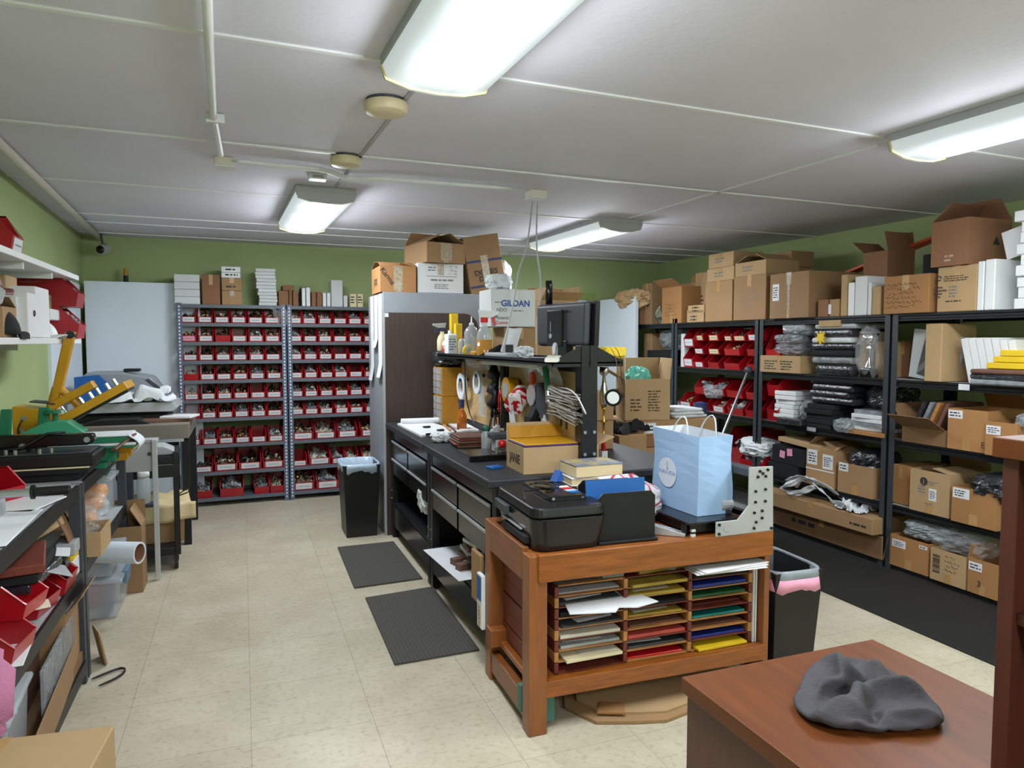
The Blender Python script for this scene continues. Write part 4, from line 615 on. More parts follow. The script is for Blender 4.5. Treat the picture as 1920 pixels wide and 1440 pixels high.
ORD = ['first', 'second', 'third', 'fourth', 'fifth', 'sixth', 'seventh', 'eighth']
ROWN = ['top row', 'second row down', 'third row down', 'fourth row down', 'fifth row down', 'sixth row down', 'seventh row down', 'eighth row down', 'bottom row']
LEFT = ['dgdgsm', 'mgg gb', 'dddbsd', 'sd mbm', 's dms d', ' mdbbd', 'bbdm b', 'dgdg', 'bb bs']
#  zoom-pixel spans of every bin per row, left unit then right unit, with contents and label-card flag
def rows(px0, pitch, n): return [(px0 + pitch * i, px0 + pitch * i + pitch * .93) for i in range(n)]
fl = ['dggmdg', 'mgm bg', 'ddsbsd', 'sddgbg', 'sdsm d', ' gdbbd', 'bbgm b', 'dgdm', 'bbbs']
fr = ['sbsdbs', 'bdsdgm', 'bbm dd', 'dbmb m', 'bbgmbs', 'sbssgb', 'gsbg', ' sbss', 'gbm']
for r_ in range(9):
    zb = BLEV[r_ + 1]
    for side in (0, 1):
        if side == 0:
            sp = rows(335 + 6 + 0.6 * r_, 31.4 - .05 * r_, 6) if r_ < 7 else ([(358, 395), (397, 441.5), (443, 487), (489, 530)] if r_ == 7 else [(360, 393), (406.5, 452.5), (472, 501), (503, 530)])
            f = fl[r_]; un = 'shelving by white door'
        else:
            sp = rows(541.5 + .2 * r_, 28.3, 6) if r_ < 6 else ([(545, 587), (588.5, 629), (631, 669), (674, 712)] if r_ == 6 else [(546, 573), (576, 618), (619.5, 645), (647, 671), (678, 704)] if r_ == 7 else [(546, 587), (589, 633), (635, 662)])
            f = fr[r_]; un = 'shelving by tall cabinet'
        for i, (a, c) in enumerate(sp):
            pa = onV(a, 700, BV); pc = onV(c, 700, BV); ua, _ = uv_of(pa); uc, _ = uv_of(pc)
            w = (uc - ua) * .965; d = .29 if w < .17 else .34; h = min(.128 if w < .16 else .165, (BLEV[r_] - zb) - .038)
            if r_ == 8: h = .15 if w < .16 else .19
            jit = R.uniform(-.012, .012); pl = rw((ua + uc) / 2, BV + d / 2 + .012 + jit, zb)
            fill = f[i] if i < len(f) else 'm'
            fill = None if fill == ' ' else fill
            card = None if (r_, side, i) in ((1, 0, 2), (3, 0, 0), (5, 0, 0), (8, 0, 0), (8, 0, 1), (8, 0, 2), (8, 0, 3), (8, 1, 2)) else ('pinknote' if (r_, side, i) == (1, 0, 0) else 'paper')
            lab = '%s red bin from left post, %s, %s' % (ORD[i], ROWN[r_], un)
            red_bin(w, d, h, pl, TH + rad(R.uniform(-1.5, 1.5)), lab, 'red parts bins on the grey shelving', card, fill, .45 if w < .17 else .42)
# clear / gold film sticking out of bins
o = MB().grid(lambda u, v: (-.06 + .12 * u + .07 * v, -.02 - .05 * math.sin(v * 3), .10 - .15 * v * v + .02 * math.sin(u * 9)), 6, 8).build('plastic_film', 'clear', None, rw(.545, BV - .005, 1.70), TH, smooth=True)
tag(o, 'loose gold tinted film hanging out of the last top row bin', 'plastic film')

# ---------------------------------------------------------------- boxes on top of the back shelving
def BS(a, c, top, depth=.25, inset=.02, z=1.83):
    p = onV(a, 560, BV + inset); q = onV(c, 560, BV + inset); ua = uv_of(p)[0]; uc = uv_of(q)[0]
    zt = onV((a + c) / 2, top, BV + inset).z
    return uc - ua, depth, zt - z, rw((ua + uc) / 2, BV + inset + depth / 2, z)
w, d, h, l = BS(327, 375, 514); hs = h / 4
for i in range(4):
    carton('flat_white_box', 'flat white box in the pile of four behind the white door, ' + ['lowest', 'second from bottom', 'third from bottom', 'topmost'][i], w, d, hs - .002, l + Vector((0, 0, i * hs)), TH, mk='whitebox', tape=False, group='white boxes piled by the door')
w, d, h, l = BS(379, 413, 515); t = carton('cardboard_box', 'tall plain brown carton on the grey shelving beside the white box pile', w, d, h, l, TH, mk='cardbrown')
w, d, h, l = BS(416, 454, 545); t = carton('cardboard_box', 'taped brown carton, lower of two under the white lettered boxes', w, d, h - .002, l, TH, mk='card', tapemk='tapeclear'); h0 = h
w, d, h, l = BS(416, 454, 521); t = carton('cardboard_box', 'taped brown carton with print, upper of two under the white lettered boxes', w, d, h - h0 - .002, l + Vector((0, 0, h0)), TH, mk='card'); lines(t, -.05, .06, .02, .05, 1, 'ink', onfront(t, d)); h1 = h
for i, tp in enumerate((511, 499.5)):
    w, d, h, l = BS(416, 452, tp); t = carton('flat_white_box', ['lower', 'upper'][i] + ' flat white box with black lettering on the brown carton pair', w, d, h - h1 - .002, l + Vector((0, 0, h1)), TH, mk='white', tape=False)
    lines(t, -.05, .06, .012, .042, 1, 'ink', onfront(t, d), seed=i + 4); h1 = h
hh = 0
for i, tp in enumerate((571, 565, 558, 553, 546, 541, 535, 531, 526, 520, 513)):
    w, d, h, l = BS(486 - (i > 2) * 2 - (i > 4) * 3 - (i > 5) * .5 - 0, 520 - (i > 3) * 2, tp, .22); h = 1.83 and h
    hgt = .031; zt = 1.83 + i * hgt
    carton('flat_white_box', 'flat white box in the leaning stack, %s' % ['lowest one', 'second from bottom', 'third from bottom', 'fourth from bottom', 'fifth from bottom', 'middle one', 'fifth from top', 'fourth from top', 'third from top', 'second from top', 'topmost'][i], w, d, hgt - .0015, Vector((l.x, l.y, zt)), TH + rad(R.uniform(-3, 3)), mk='whitebox', tape=False, group='leaning stack of white boxes')
for (a, c, tp, mk, nm, lab, zz) in ((522, 541, 545, 'cardbrown', 'cardboard_box', 'small brown carton left of three on the shelving middle', 0), (541.5, 548, 543, 'cardin', 'cardboard_box', 'dark narrow carton between two small brown ones', 0), (549, 560, 546, 'cardbrown', 'cardboard_box', 'small narrow brown carton beside the black brush', 0),
        (566, 573, 540, 'white', 'flat_white_box', 'upright white box beside the black brush', 0), (574, 582, 539, 'white', 'flat_white_box', 'upright white box second from the black brush', 0), (584, 593, 547, 'cardbrown', 'cardboard_box', 'small brown upright carton, first of the touching pair', 0), (594, 604, 547, 'cardbrown', 'cardboard_box', 'small brown upright carton, second of the touching pair', 0),
        (605, 612, 549, 'white', 'flat_white_box', 'thin white upright box before the tall grey white one', 0), (613, 620, 549, 'white', 'flat_white_box', 'thin white upright box touching the stepped white one', 0), (621, 643, 525, 'whitebox', 'flat_white_box', 'tall pale white box on the right shelving top', 0), (644, 652, 554, 'whitebox', 'flat_white_box', 'low pale white box at the foot of the tall one', 0),
        (656, 669, 551, 'cream', 'cardboard_box', 'small pale printed box before the tall cabinet, first of two', 0), (670, 681, 551, 'cream', 'cardboard_box', 'small pale printed box next to the tall cabinet, second of two', 0)):
    w, d, h, l = BS(a, c, tp, .16); t = carton(nm, lab, w - .003, d, h, l, TH, mk=mk, tape=False)
    if mk == 'cream': lines(t, -w * .4, w * .4, h * .25, h * .85, 3, 'ink', onfront(t, d), seed=int(a))
w, d, h, l = BS(530, 552, 530, .18, .06); t = carton('cardboard_box', 'brown carton lying across the small ones on the shelving middle', w, d, .05, Vector((l.x, l.y, 1.975)), TH, mk='cardbrown', tape=False)
o = MB().ball((0, 0, .08), (.025, .03, .08), 12, 10, 0, lambda q: 1 + .35 * math.sin(9 * q.z * 3 + 7 * q.x)).build('scrub_brush', 'blackmatte', None, rw(.775, BV + .08, 1.83)); tag(o, 'black bristle brush standing between the small boxes', 'brush')
# ================================================================ RIGHT WALL: four black boltless shelving units
RX = 3.96; RD = .60; RLEV = [1.675, 1.251, .857, .43, .035]
def rack(y0, y1, label, levels=RLEV):
    t = thing('steel_storage_rack', label, 'shelving', (RX, (y0 + y1) / 2, 0), 0, 'black steel storage racks along the right wall'); w = y1 - y0
    for sy in (-1, 1):
        for x in (0, RD - .04):
            y = sy * w / 2
            b = MB(); b.box(x, min(y, y - sy * .045), 0, x + .004, max(y, y - sy * .045), 1.72); b.box(x, min(y, y - sy * .004), 0, x + .04, max(y, y - sy * .004), 1.72)
            b.build('post', 'postgrey', t)
    for z in levels:
        b = MB(); b.box(.012, -w / 2 + .006, z - .012, RD - .012, w / 2 - .006, z); b.build('shelf_board', 'lightgrey', t)
        for x in (.004, RD - .016):
            b = MB(); b.prism([(x, z - .045), (x + .012, z - .045), (x + .012, z - .012), (x + .012, z + .002), (x, z + .002), (x, z - .012), (x + .006, z - .018), (x + .006, z - .03), (x, z - .034)], -w / 2 + .045, w / 2 - .045, 'y')
            b.build('beam', 'blackmetal', t)
    return t
rack(5.955, 7.17, 'black steel rack farthest away, beside the open white door')
rack(4.735, 5.945, 'black steel rack holding most of the red bins')
rack(3.465, 4.725, 'black steel rack with bagged clothing and the star decoration')
rack(2.20, 3.455, 'black steel rack nearest the viewer with yellow boxes')

def RS(a, c, top, z, depth, inset=0.0, mid=None):
    xf = RX + inset; mid = mid or (top + 40)
    ya = onX(a, mid, xf).y; yc = onX(c, mid, xf).y; zt = onX((a + c) / 2, top, xf).z
    return ya - yc, depth, zt - z, Vector((xf + depth / 2, (ya + yc) / 2, z))
RZ = -PI / 2
def rbox(a, c, top, z, depth, label, mk='card', kind='closed', inset=.0, h=None, rz=0, **kw):
    w, d, hh, l = RS(a, c, top, z, depth, inset)
    t = carton('cardboard_box' if 'white' not in mk else 'white_box', label, w - .004, d, h or hh, l, RZ + rad(rz), kind, mk, **kw); t['dims'] = (w, d, h or hh)
    return t
def tx(t, *a, **k): lines(t, *a, y=onfront(t, t['dims'][1]), **k)
def TXT(t, s, x, z, size, mk, **k): txt(t, s, x, z, size, mk, y=onfront(t, t['dims'][1]), **k)
def STK(t, x0, x1, z0, z1, **k): sticker(t, x0, x1, z0, z1, -t['dims'][1] / 2, **k)
T0 = 1.677
# ---- on the top boards
rbox(1203, 1222, 532, T0, .30, 'tall narrow greyish carton at the far end of the racks', 'card', inset=.05)
o = MB().grid(lambda u, v: (.03 * math.sin(v * 5 + u * 2), (u - .5) * .10, v * .19), 6, 8).build('foil_bag', 'silver', None, (RX + .06, 6.31, T0), 0, smooth=True, solid=.004); tag(o, 'crinkled silver bag standing beside the orange brown open carton', 'bag')
t = rbox(1241, 1278, 538, T0, .34, 'orange brown carton with its front flap folded forward', 'cardorange', 'open', inset=.0, flaps=(150, 95, None, None), fl=.13); tx(t, -.12, .12, .06, .2, rows=4, mk='inkbrown', name='handwriting', hand=True, seed=5)
t = rbox(1287, 1319, 581, T0, .2, 'small printed tan box, lower of a pair by the flap carton', 'cardlight', tape=False); tx(t, -.07, .07, .01, .07, rows=2, mk='ink', seed=8)
t = rbox(1289, 1320, 561, T0 + .082, .18, 'small printed tan box, upper of a pair by the flap carton', 'cardlight', tape=False, h=.078); tx(t, -.06, .07, .01, .07, rows=2, mk='ink', seed=9)
t = rbox(1303, 1326, 511, T0, .2, 'tall tan carton standing behind the small printed pair', 'cardlight', inset=.22); tx(t, -.07, .07, .16, .28, rows=3, mk='inkbrown', seed=6)
t = rbox(1272, 1330, 492, T0 + .33, .2, 'flat brown carton high up at the wall behind the tan one', 'card', inset=.34, h=.09)
rbox(1272, 1330, 500, T0, .2, 'large brown carton at the wall carrying the flat one', 'card', inset=.34, h=.325)
t1 = rbox(1322, 1373, 527, T0, .42, 'large tan carton with one tape strip, left of the matching pair', 'card')
t2 = rbox(1375, 1436, 516, T0, .42, 'large tan carton with black marker writing on its front', 'card', inset=-.01); tx(t2, -.12, .14, .1, .26, rows=3, mk='inkgrey', name='handwriting', hand=True, seed=12)
t = rbox(1325, 1376, 497, T0 + t1['dims'][2] + .002, .34, 'tan printed carton on the matching pair, lower left one', 'cardlight', inset=.02, h=.118); tx(t, -.08, .08, .03, .085, rows=2, mk='inkgrey', seed=14)
t = rbox(1328, 1375, 465, T0 + t1['dims'][2] + .122, .32, 'tan printed carton topmost above the matching pair', 'cardlight', inset=.03, h=.128); tx(t, -.08, .06, .04, .09, rows=2, mk='inkgrey', seed=15)
t = rbox(1378, 1436, 483, T0 + t2['dims'][2] + .002, .34, 'tan printed carton with lifted flap on the marker written one', 'cardlight', kind='open', inset=.02, h=.115, flaps=(None, None, 20, 24), tape=False); tx(t, -.1, .06, .03, .085, rows=2, mk='inkgrey', seed=16)
rbox(1423, 1483, 485, T0, .24, 'brown carton standing deep under the high printed one', 'card', inset=.30, h=.44)
t = rbox(1423, 1484, 456, T0 + .442, .24, 'brown printed carton high against the wall right of the tan stack', 'card', inset=.30, h=.13); tx(t, -.12, .06, .05, .10, rows=2, mk='inkgrey', seed=17)
t = rbox(1443, 1517, 511, T0, .46, 'wide carton with a white shipping label and reinforced tape', 'card', inset=-.03, tapemk='tapeclear'); STK(t, -.175, -.105, .14, .27, rows=5); MB().box(-.012, -.2325, .0, .012, -.2305, .29).build('packing_tape', 'tapeclear', t)
rbox(1532, 1553, 562, T0, .2, 'small brown carton behind the wide labelled one', 'cardbrown', inset=.02, tape=False)
t = rbox(1554, 1574, 561, T0, .2, 'small brown carton with a pale sticker next to the thin upright boxes', 'card', inset=.02, tape=False); STK(t, -.055, -.03, .02, .09, rows=0)
for a, c, tp, mk, lab, dp in ((1576, 1588, 515, 'cardlight', 'thin upright tan carton before the white upright boxes', .28), (1589, 1601, 530, 'white', 'first white upright box from the thin tan carton', .26), (1602, 1625, 518, 'whitebox', 'second and widest white upright box from the thin tan carton', .26), (1626, 1633, 530, 'whitebox', 'third and slimmest white upright box', .24), (1634, 1651, 537, 'cardlight', 'tan upright carton right of the white upright boxes', .22)):
    rbox(a, c, tp, T0, dp, lab, mk, tape=False, inset=.01)
t = rbox(1618, 1664, 472, T0, .26, 'tall brown open carton with raised flaps behind the upright boxes', 'cardbrown', 'open', inset=.30, flaps=(None, 80, 140, 75), fl=.14, tape=False)
o = slab('orange_plank', 'orange panel lying tilted behind the boxes near the wall', 'panel', .1, 1.05, .02, onX(1660, 487, RX + .57), 'orange', rot=(rad(-13), 0, 0))
t = rbox(1656, 1742, 516, T0, .34, 'orange brown carton covered in handwriting', 'cardorange', inset=-.02); tx(t, -.16, .14, .03, .2, rows=6, mk='inkbrown', name='handwriting', hand=True, seed=21); hh = t['dims'][2]
t = carton('storage_case', 'black case lying on the handwritten carton', .19, .26, .125, Vector((RX + .2, 3.21, T0 + hh + .002)), RZ, mk='blackmatte', tape=False)
t = rbox(1757, 1832, 498, T0, .34, 'tan carton with recycling emblem and printed list', 'cardlight', inset=0); w, d, h = t['dims']; hh = h
o = MB(); 
for i in range(3):
    a0 = i * 2 * PI / 3; o.tube([(math.cos(a0 + s * .3) * .014, 0, math.sin(a0 + s * .3) * .014) for s in range(6)], .0035, 6)
o.build('printed_emblem', 'ink', t, (-.115, -d / 2 - .001, h * .75))
TXT(t, 'Name', -.115, h * .55, .022, 'ink', align='CENTER'); TXT(t, 'Quantity', -.1, h * .48, .022, 'ink'); TXT(t, 'Color', -.115, h * .41, .022, 'ink'); TXT(t, 'Size', -.118, h * .34, .022, 'ink')
tx(t, -.09, .1, h * .66, h * .80, rows=3, mk='ink', seed=23); tx(t, -.05, .02, h * .3, h * .58, rows=4, mk='inkgrey', seed=24); tx(t, -.07, .07, h * .2, h * .26, rows=1, mk='ink', seed=25)
t = rbox(1746, 1817, 412, T0 + hh + .002, .36, 'big brown carton with a raised lid flap, topmost near the viewer', 'cardbrown', 'open', inset=-.02, flaps=(None, 50, 38, None), fl=.16, tape=False); tx(t, -.03, .03, .02, .07, rows=2, mk='tapeclear', seed=26)
MB().add([(.0, .0, .0), (.0, .06, .0), (.0, .03, .05)], [(0, 1, 2)]).build('printed_mark', 'ink', t, (t['dims'][0] / 2 - .001, .02, .12))
for a, c, tp, lab, dp in ((1832, 1845, 490, 'slim white upright box right of the recycling emblem carton', .3), (1846, 1866, 486, 'wide white upright box before the tall white stack', .3)):
    rbox(a, c, tp, T0, dp, lab, 'white', tape=False)
o = MB().box(0, -.09, 0, .012, .09, .16).build('white_board', 'paper', None, (RX + .12, 2.72, 1.985), 0, rot=(rad(-14), 0, 0)); tag(o, 'white board leaning against the tall white stack', 'board')
for i in range(9):
    t = carton('white_box', 'flat white box in the tall stack by the dark hutch, ' + ['lowest', 'second from bottom', 'third from bottom', 'fourth from bottom', 'middle', 'fourth from top', 'third from top', 'second from top', 'topmost'][i], .30 + (.03 if i == 8 else 0), .34, .058, Vector((RX + .19 + R.uniform(-.015, .015), 2.535 - R.uniform(-.015, .015), T0 + i * .0595)), RZ + rad(R.uniform(-3, 3)), mk='white', tape=False, group='tall stack of white boxes')
for i, (yy, zz) in enumerate(((2.47, 2.215), (2.45, 2.30))):
    slab('black_case', ['lower', 'upper'][i] + ' black case on the tall stack of white boxes', 'case', .22, .2, .08, Vector((RX + .2, yy, zz)), 'blackmatte')
# brown paper on the white door end
o = plastic_lump('crumpled_paper', 'crumpled brown wrapping paper above the open white door', 'paper', (.3, .5, .22), (RX + .0, 6.72, T0 + .16), 'cardlight', 31, amp=.35); o.rotation_euler = (0, .2, .2)
t = rbox(1150, 1200, 530, T0, .35, 'brown carton under the crumpled wrapping paper', 'cardbrown', inset=0, h=.17)

# ---- red bins on the second rack
G = 'red bins on the black rack'
def rbin(a, c, bot, top, lab, zb, card='paper', fill=None, inset=0.0, d=.3, lip=.45):
    w, dd, h, l = RS(a, c, top, zb, d, inset, mid=(bot + top) / 2)
    return red_bin(w * .97, d, h, l, RZ + rad(R.uniform(-3, 3)), lab, G, card, fill, lip)
z2 = 1.253; H = .118
cols = [(1281, 1300, [0, 1], ['', '']), (1301.5, 1318, [0, 1, 2], ['paper', 'paper', 'cream']), (1327, 1346, [0, 1, 2], ['', 'cream', 'cream']), (1357, 1388, [0, 1], ['', '']), (1400, 1424, [0, 1, 2], ['', '', 'paper'])]
CN = ['first', 'second', 'third', 'fourth', 'fifth']; LV = [['lower', 'upper'], ['lowest', 'middle', 'topmost']]
for ci, (a, c, lv, cards) in enumerate(cols):
    hh = (.19 if ci == 0 else .125) if len(lv) == 2 and ci != 3 else .125
    for k in lv:
        w, dd, h, l = RS(a, c, 600, z2, .28, .02 + (.03 if ci in (1, 2) else 0) + k * .004, mid=650)
        cd = cards[k] or ('paper' if ci == 0 else None)
        red_bin(w * .98, .28, hh - .001, Vector((l.x, l.y, z2 + k * hh)), RZ + rad(R.uniform(-4, 4)), '%s red bin of the %s bin column, second board of the black rack' % (LV[len(lv) - 2][k], CN[ci]), G, cd, ['m', None, 's', 'd'][(ci + k) % 4] if k == lv[-1] else None)
for i, (a, c) in enumerate(((1357, 1371), (1374, 1396))):
    w, dd, h, l = RS(a, c, 600, z2 + .25, .25, .03, mid=640); red_bin(w * .98, .25, .10, l, RZ, ['narrow red bin with yellow card', 'red bin with yellow card'][i] + ' on top of the fourth bin column', G, 'cream', 'd')
slab('display_sheet', 'white panel standing beside the first red bin column', 'panel', .06, .3, .32, Vector((RX + .2, 5.88, z2)), 'white', RZ)
w, dd, h, l = RS(1436, 1462, 625, z2, .3, .02, mid=640); red_bin(w, .3, .36, l, RZ, 'tall dark red bin behind the bagged items next to the rack post', G, None, None, .5)
z3 = .859
for i, (a, c, k, n_, card, f) in enumerate(((1274, 1295, 0, 2, 'paper', 'm'), (1298, 1326, 0, 2, None, None), (1301, 1328, 1, 2, None, 'b'), (1336, 1360, 0, 2, 'paper', 's'), (1336, 1358, 1, 2, 'paper', 'b'), (1364, 1393, 0, 2, None, 'b'), (1361, 1393, 1, 2, None, None), (1397, 1423, 0, 2, None, None), (1398, 1423, 1, 2, None, None))):
    w, dd, h, l = RS(a, c, 700, z3, .3, .02 + .01 * k, mid=730)
    red_bin(w * .98, .3, .148, Vector((l.x, l.y, z3 + k * .15)), RZ + rad(R.uniform(-4, 4)), ['lower', 'upper'][k] + ' red bin in the %s bin pile, third board of the black rack' % CN[[0, 1, 1, 2, 2, 3, 3, 4, 4][i]], G, card, f, .42)
for k in (0, 1):
    w, dd, h, l = RS(1438, 1451, 700, z3, .34, .0, mid=740); red_bin(.13, .36, .20, Vector((l.x + .03, l.y, z3 + k * .2)), RZ, ['lower', 'upper'][k] + ' red bin squeezed between the rack post and white box stack', G, None, None)
z4 = .432
w, dd, h, l = RS(1358, 1412, 800, z4, .34, .08, mid=840); red_bin(w, .34, .30, l, RZ, 'big dark red bin deep on the fourth board behind the gift bag', G, None, 'd')
w, dd, h, l = RS(1390, 1424, 850, z4, .3, -.0, mid=850); red_bin(w * 1.25, .3, .15, l, RZ, 'low red bin with a plastic bag spilling out, fourth board', G, None, 'b')
plastic_lump('plastic_bag', 'white plastic bag draped over the low red bin on the fourth board', 'bag', (.26, .40, .16), Vector((RX + .1, 4.80, z4 + .10)), 'clothwhite', 7, amp=.3)
plastic_lump('plastic_bag', 'clear crumpled bag on the second bin pile of the third board', 'bag', (.16, .2, .12), Vector((RX + .02, 5.33, z3 + .13)), 'polybag', 9)
# far rack
t = rbox(1207, 1222, 625, z2, .3, 'brown carton on the far rack above the black crate', 'card', inset=.1)
plastic_lump('plastic_bag', 'blue tinted clear bag of parts on the far rack', 'bag', (.3, .45, .22), Vector((RX + .22, 6.2, z2 + .16)), 'polybag', 12)
t = carton('storage_crate', 'dark crate on the far rack under the clear bag', .45, .36, .155, Vector((RX + .2, 6.25, z2)), RZ, 'open', 'blackmatte', tape=False, flaps=(None,) * 4)
t = thing('small_trophy', 'small silver figure trophy standing by the far rack post', 'trophy', (RX + .04, 6.03, z2)); MB().lathe([(.03, 0), (.03, .02), (.01, .03), (.008, .09), (.022, .12), (.004, .16)], 12).build('figure', 'silver', t, smooth=True); MB().box(-.03, -.03, -.0, .03, .03, .018).build('base', 'white', t)

# ---- third rack: cartons, bagged clothing
t = rbox(1424, 1500, 667, z2, .26, 'tan carton with four lines of print below the bagged parts', 'cardlight', inset=-.02); tx(t, -.17, -.02, .02, .1, rows=4, mk='ink', seed=31); tx(t, .01, .15, .02, .1, rows=4, mk='ink', seed=32); hh = t['dims'][2]
for i, (zz, yy, s) in enumerate(((0, 4.45, .10), (.08, 4.44, .10), (.155, 4.36, .10))):
    plastic_lump('bagged_parts', ['lowest', 'middle', 'topmost'][i] + ' clear bag of parts on the four line carton', 'bag', (.3, .34, s), Vector((RX + .14, yy, z2 + hh + zz)), 'polybag', 40 + i, group='clear bags on the printed carton')
for i, (mk, th) in enumerate((('darkpoly', .085), ('polybag', .05), ('blackmatte', .05), ('darkpoly', .05), ('clothwhite', .04), ('darkpoly', .06), ('lightgrey', .04))):
    zz = z2 + [0, .085, .135, .185, .235, .275, .335][i]
    o = MB().box(-.19, -.19, 0, .19, .19, th).build('folded_garment', mk, None, Vector((RX + .2, 3.97 + R.uniform(-.02, .02), zz)), rad(R.uniform(-5, 5)), bev=th * .42, seg=3)
    tag(o, '%s bagged folded garment of the pile with the yellow star' % ['lowest', 'second', 'third', 'fourth', 'fifth', 'sixth', 'topmost'][i], 'folded clothing', 'bagged clothing pile on the second board')
o = MB(); pts = []
for i in range(16):
    a = i * PI / 8; r_ = .052 if i % 2 == 0 else .026; pts.append((math.cos(a) * r_, math.sin(a) * r_ + .05))
o.prism(pts, -.006, .006, 'y'); o = o.build('star_ornament', 'yellow', None, onX(1541, 646, RX + .0) + Vector((-.012, 0, .0)), RZ); tag(o, 'yellow star cutout on the bagged clothing', 'star')
t = rbox(1466, 1507, 612, 1.585, .3, 'flat white box on top of the dark clothing heap', 'white', h=.045, inset=.02, tape=False)
slab('folded_garment', 'dark folded garment under the flat white box', 'folded clothing', .25, .3, .065, Vector((RX + .22, 4.26, 1.515)), 'blackmatte', group='bagged clothing pile on the second board', bev=.02)
t = rbox(1533, 1575, 604, 1.63, .25, 'flat tan carton tilted just under the top board above the star', 'cardlight', h=.001 + .045, inset=.0, tape=False); t.rotation_euler = (rad(0), 0, RZ); t.location.z = 1.625 - .02
t = rbox(1594, 1624, 622, z2, .3, 'upright tan carton behind the bagged trophy', 'cardlight', inset=.08)
rbox(1640, 1660, 640, z2, .25, 'tan carton at the right post beside the bagged trophy', 'cardlight', inset=.1)
t = thing('trophy', 'silver cup trophy wrapped in clear plastic bag', 'trophy', onX(1629, 703, RX + .05).xy.to_3d() + Vector((0, 0, z2)))
MB().box(-.04, -.04, 0, .04, .04, .06).build('base', 'blackgloss', t, bev=.004); MB().lathe([(.035, .06), (.03, .075), (.008, .12), (.007, .18), (.03, .205), (.012, .215), (.045, .24), (.06, .30), (.058, .30)], 18).build('cup', 'silver', t, smooth=True)
MB().ball((0, 0, .165), (.085, .085, .185), 18, 10, 0, lambda q: 1 + .1 * math.sin(8 * q.x + 5 * q.z)).build('plastic_wrap', 'clear', t, smooth=False)
# third board
for i in range(7):
    carton('white_box', 'flat white box in the pile beside the plastic wrapped clothing, ' + ['lowest', 'second from bottom', 'third from bottom', 'middle', 'third from top', 'second from top', 'topmost'][i], .22, .3, .034, Vector((RX + .18 + R.uniform(-.02, .02), 4.45 + R.uniform(-.02, .02), z3 + i * .036)), RZ + rad(R.uniform(-4, 4)), mk='white', tape=False, group='white box pile on the third board')
plastic_lump('plastic_bag', 'clear bag stuffed between white boxes and black folders', 'bag', (.2, .18, .2), Vector((RX + .13, 4.24, z3)), 'polybag', 51)
slab('black_packet', 'flat black packet with shiny corner lying before the white boxes', 'packet', .26, .2, .05, Vector((RX + .05, 4.32, z3)), 'darkpoly', RZ, bev=.01)
for i in range(5):
    slab('black_folder', 'black folder in the pile on the third board, ' + ['lowest', 'second', 'middle', 'fourth', 'topmost'][i], 'folder', .25, .3, .034, Vector((RX + .14 + R.uniform(-.015, .015), 4.06 + R.uniform(-.01, .01), z3 + i * .036)), 'blackmatte', RZ + rad(R.uniform(-4, 4)), 'black folder pile on the third board')
for i in range(4):
    o = MB().box(-.2, -.19, 0, .2, .19, .05).build('folded_garment', 'darkpoly', None, Vector((RX + .22, 3.99 + R.uniform(-.02, .02), z3 + .185 + i * .047)), rad(R.uniform(-5, 5)), bev=.02, seg=2)
    tag(o, '%s plastic wrapped dark garment on the black folders' % ['lowest', 'second', 'third', 'topmost'][i], 'folded clothing', 'wrapped garments on the third board')
plastic_lump('plastic_bag', 'bag of small silver beads before the paper stack', 'bag', (.14, .17, .1), Vector((RX + .02, 3.83, z3)), 'polybag', 61)
slab('paper_stack', 'orange edged paper stack under the white printed sheets', 'paper', .3, .26, .03, Vector((RX + .12, 3.63, z3)), 'cardorange', RZ)
for i in range(5):
    slab('paper_packet', 'white wrapped paper packet, ' + ['lowest', 'second', 'third', 'fourth', 'topmost'][i] + ' of the pile by the rack post', 'paper', .28, .26, .026, Vector((RX + .15 + R.uniform(-.02, .02), 3.63 + R.uniform(-.015, .015), z3 + .032 + i * .028)), ['paper', 'polybag', 'paper', 'paper', 'polybag'][i], RZ + rad(R.uniform(-6, 6)), 'white paper packets on the third board')
plastic_lump('wrapped_bundle', 'dark round plastic wrapped bundle on the white paper packets', 'bundle', (.3, .3, .18), Vector((RX + .22, 3.62, z3 + .175)), 'darkpoly', 63)
MBo = slab('shelf_tag', 'small pale tag on the beam under the black folders', 'tag', .09, .002, .03, Vector((RX - .002, 4.13, z3 - .03)), 'lightgrey', RZ)
# fourth board
for i, (a, c, tp, zz, h_) in enumerate(((1438, 1497, 845, z4, .10), (1446, 1510, 845, z4 + .102, .14))):
    t = rbox(a, c, tp, zz, .32, ['lower black box under the pink notes', 'upper black box with two pink sticky notes'][i], 'blackmatte', h=h_, tape=False, inset=.02)
    if i:
        for (x, z, rr) in ((-.06, .075, .1), (.02, .10, -.1)): MB().box(-.028, -.002, -.028, .028, 0, .028).build('sticky_note', 'pinknote', t, (x, -.163, z), rot=(0, rr, 0))
slab('flattened_carton', 'flat tan cardboard lid lying over the black boxes', 'cardboard', .44, .36, .035, Vector((RX + .18, 4.26, z4 + .27)), 'cardlight', RZ, rot=(0, rad(3), RZ))
t = rbox(1511, 1564, 842, z4, .34, 'carton with two white shipping labels and white strap', 'card', kind='open', flaps=(20, 30, 45, 28), tape=False); w, d, h = t['dims']; STK(t, -w * .45, -w * .1, h * .55, h * .95, rows=4); STK(t, w * .1, w * .45, h * .5, h * .88, rows=5); MB().box(-w / 2, -d / 2 - .002, h * .42, w / 2, -d / 2, h * .45).build('strap', 'white', t)
t = rbox(1570, 1637, 872, z4, .36, 'open carton holding dark bagged clothes at the rack post', 'card', kind='open', flaps=(None, None, None, None)); w, d, h = t['dims']; STK(t, -w * .46, -w * .2, h * .72, h * 1.0, rows=2)
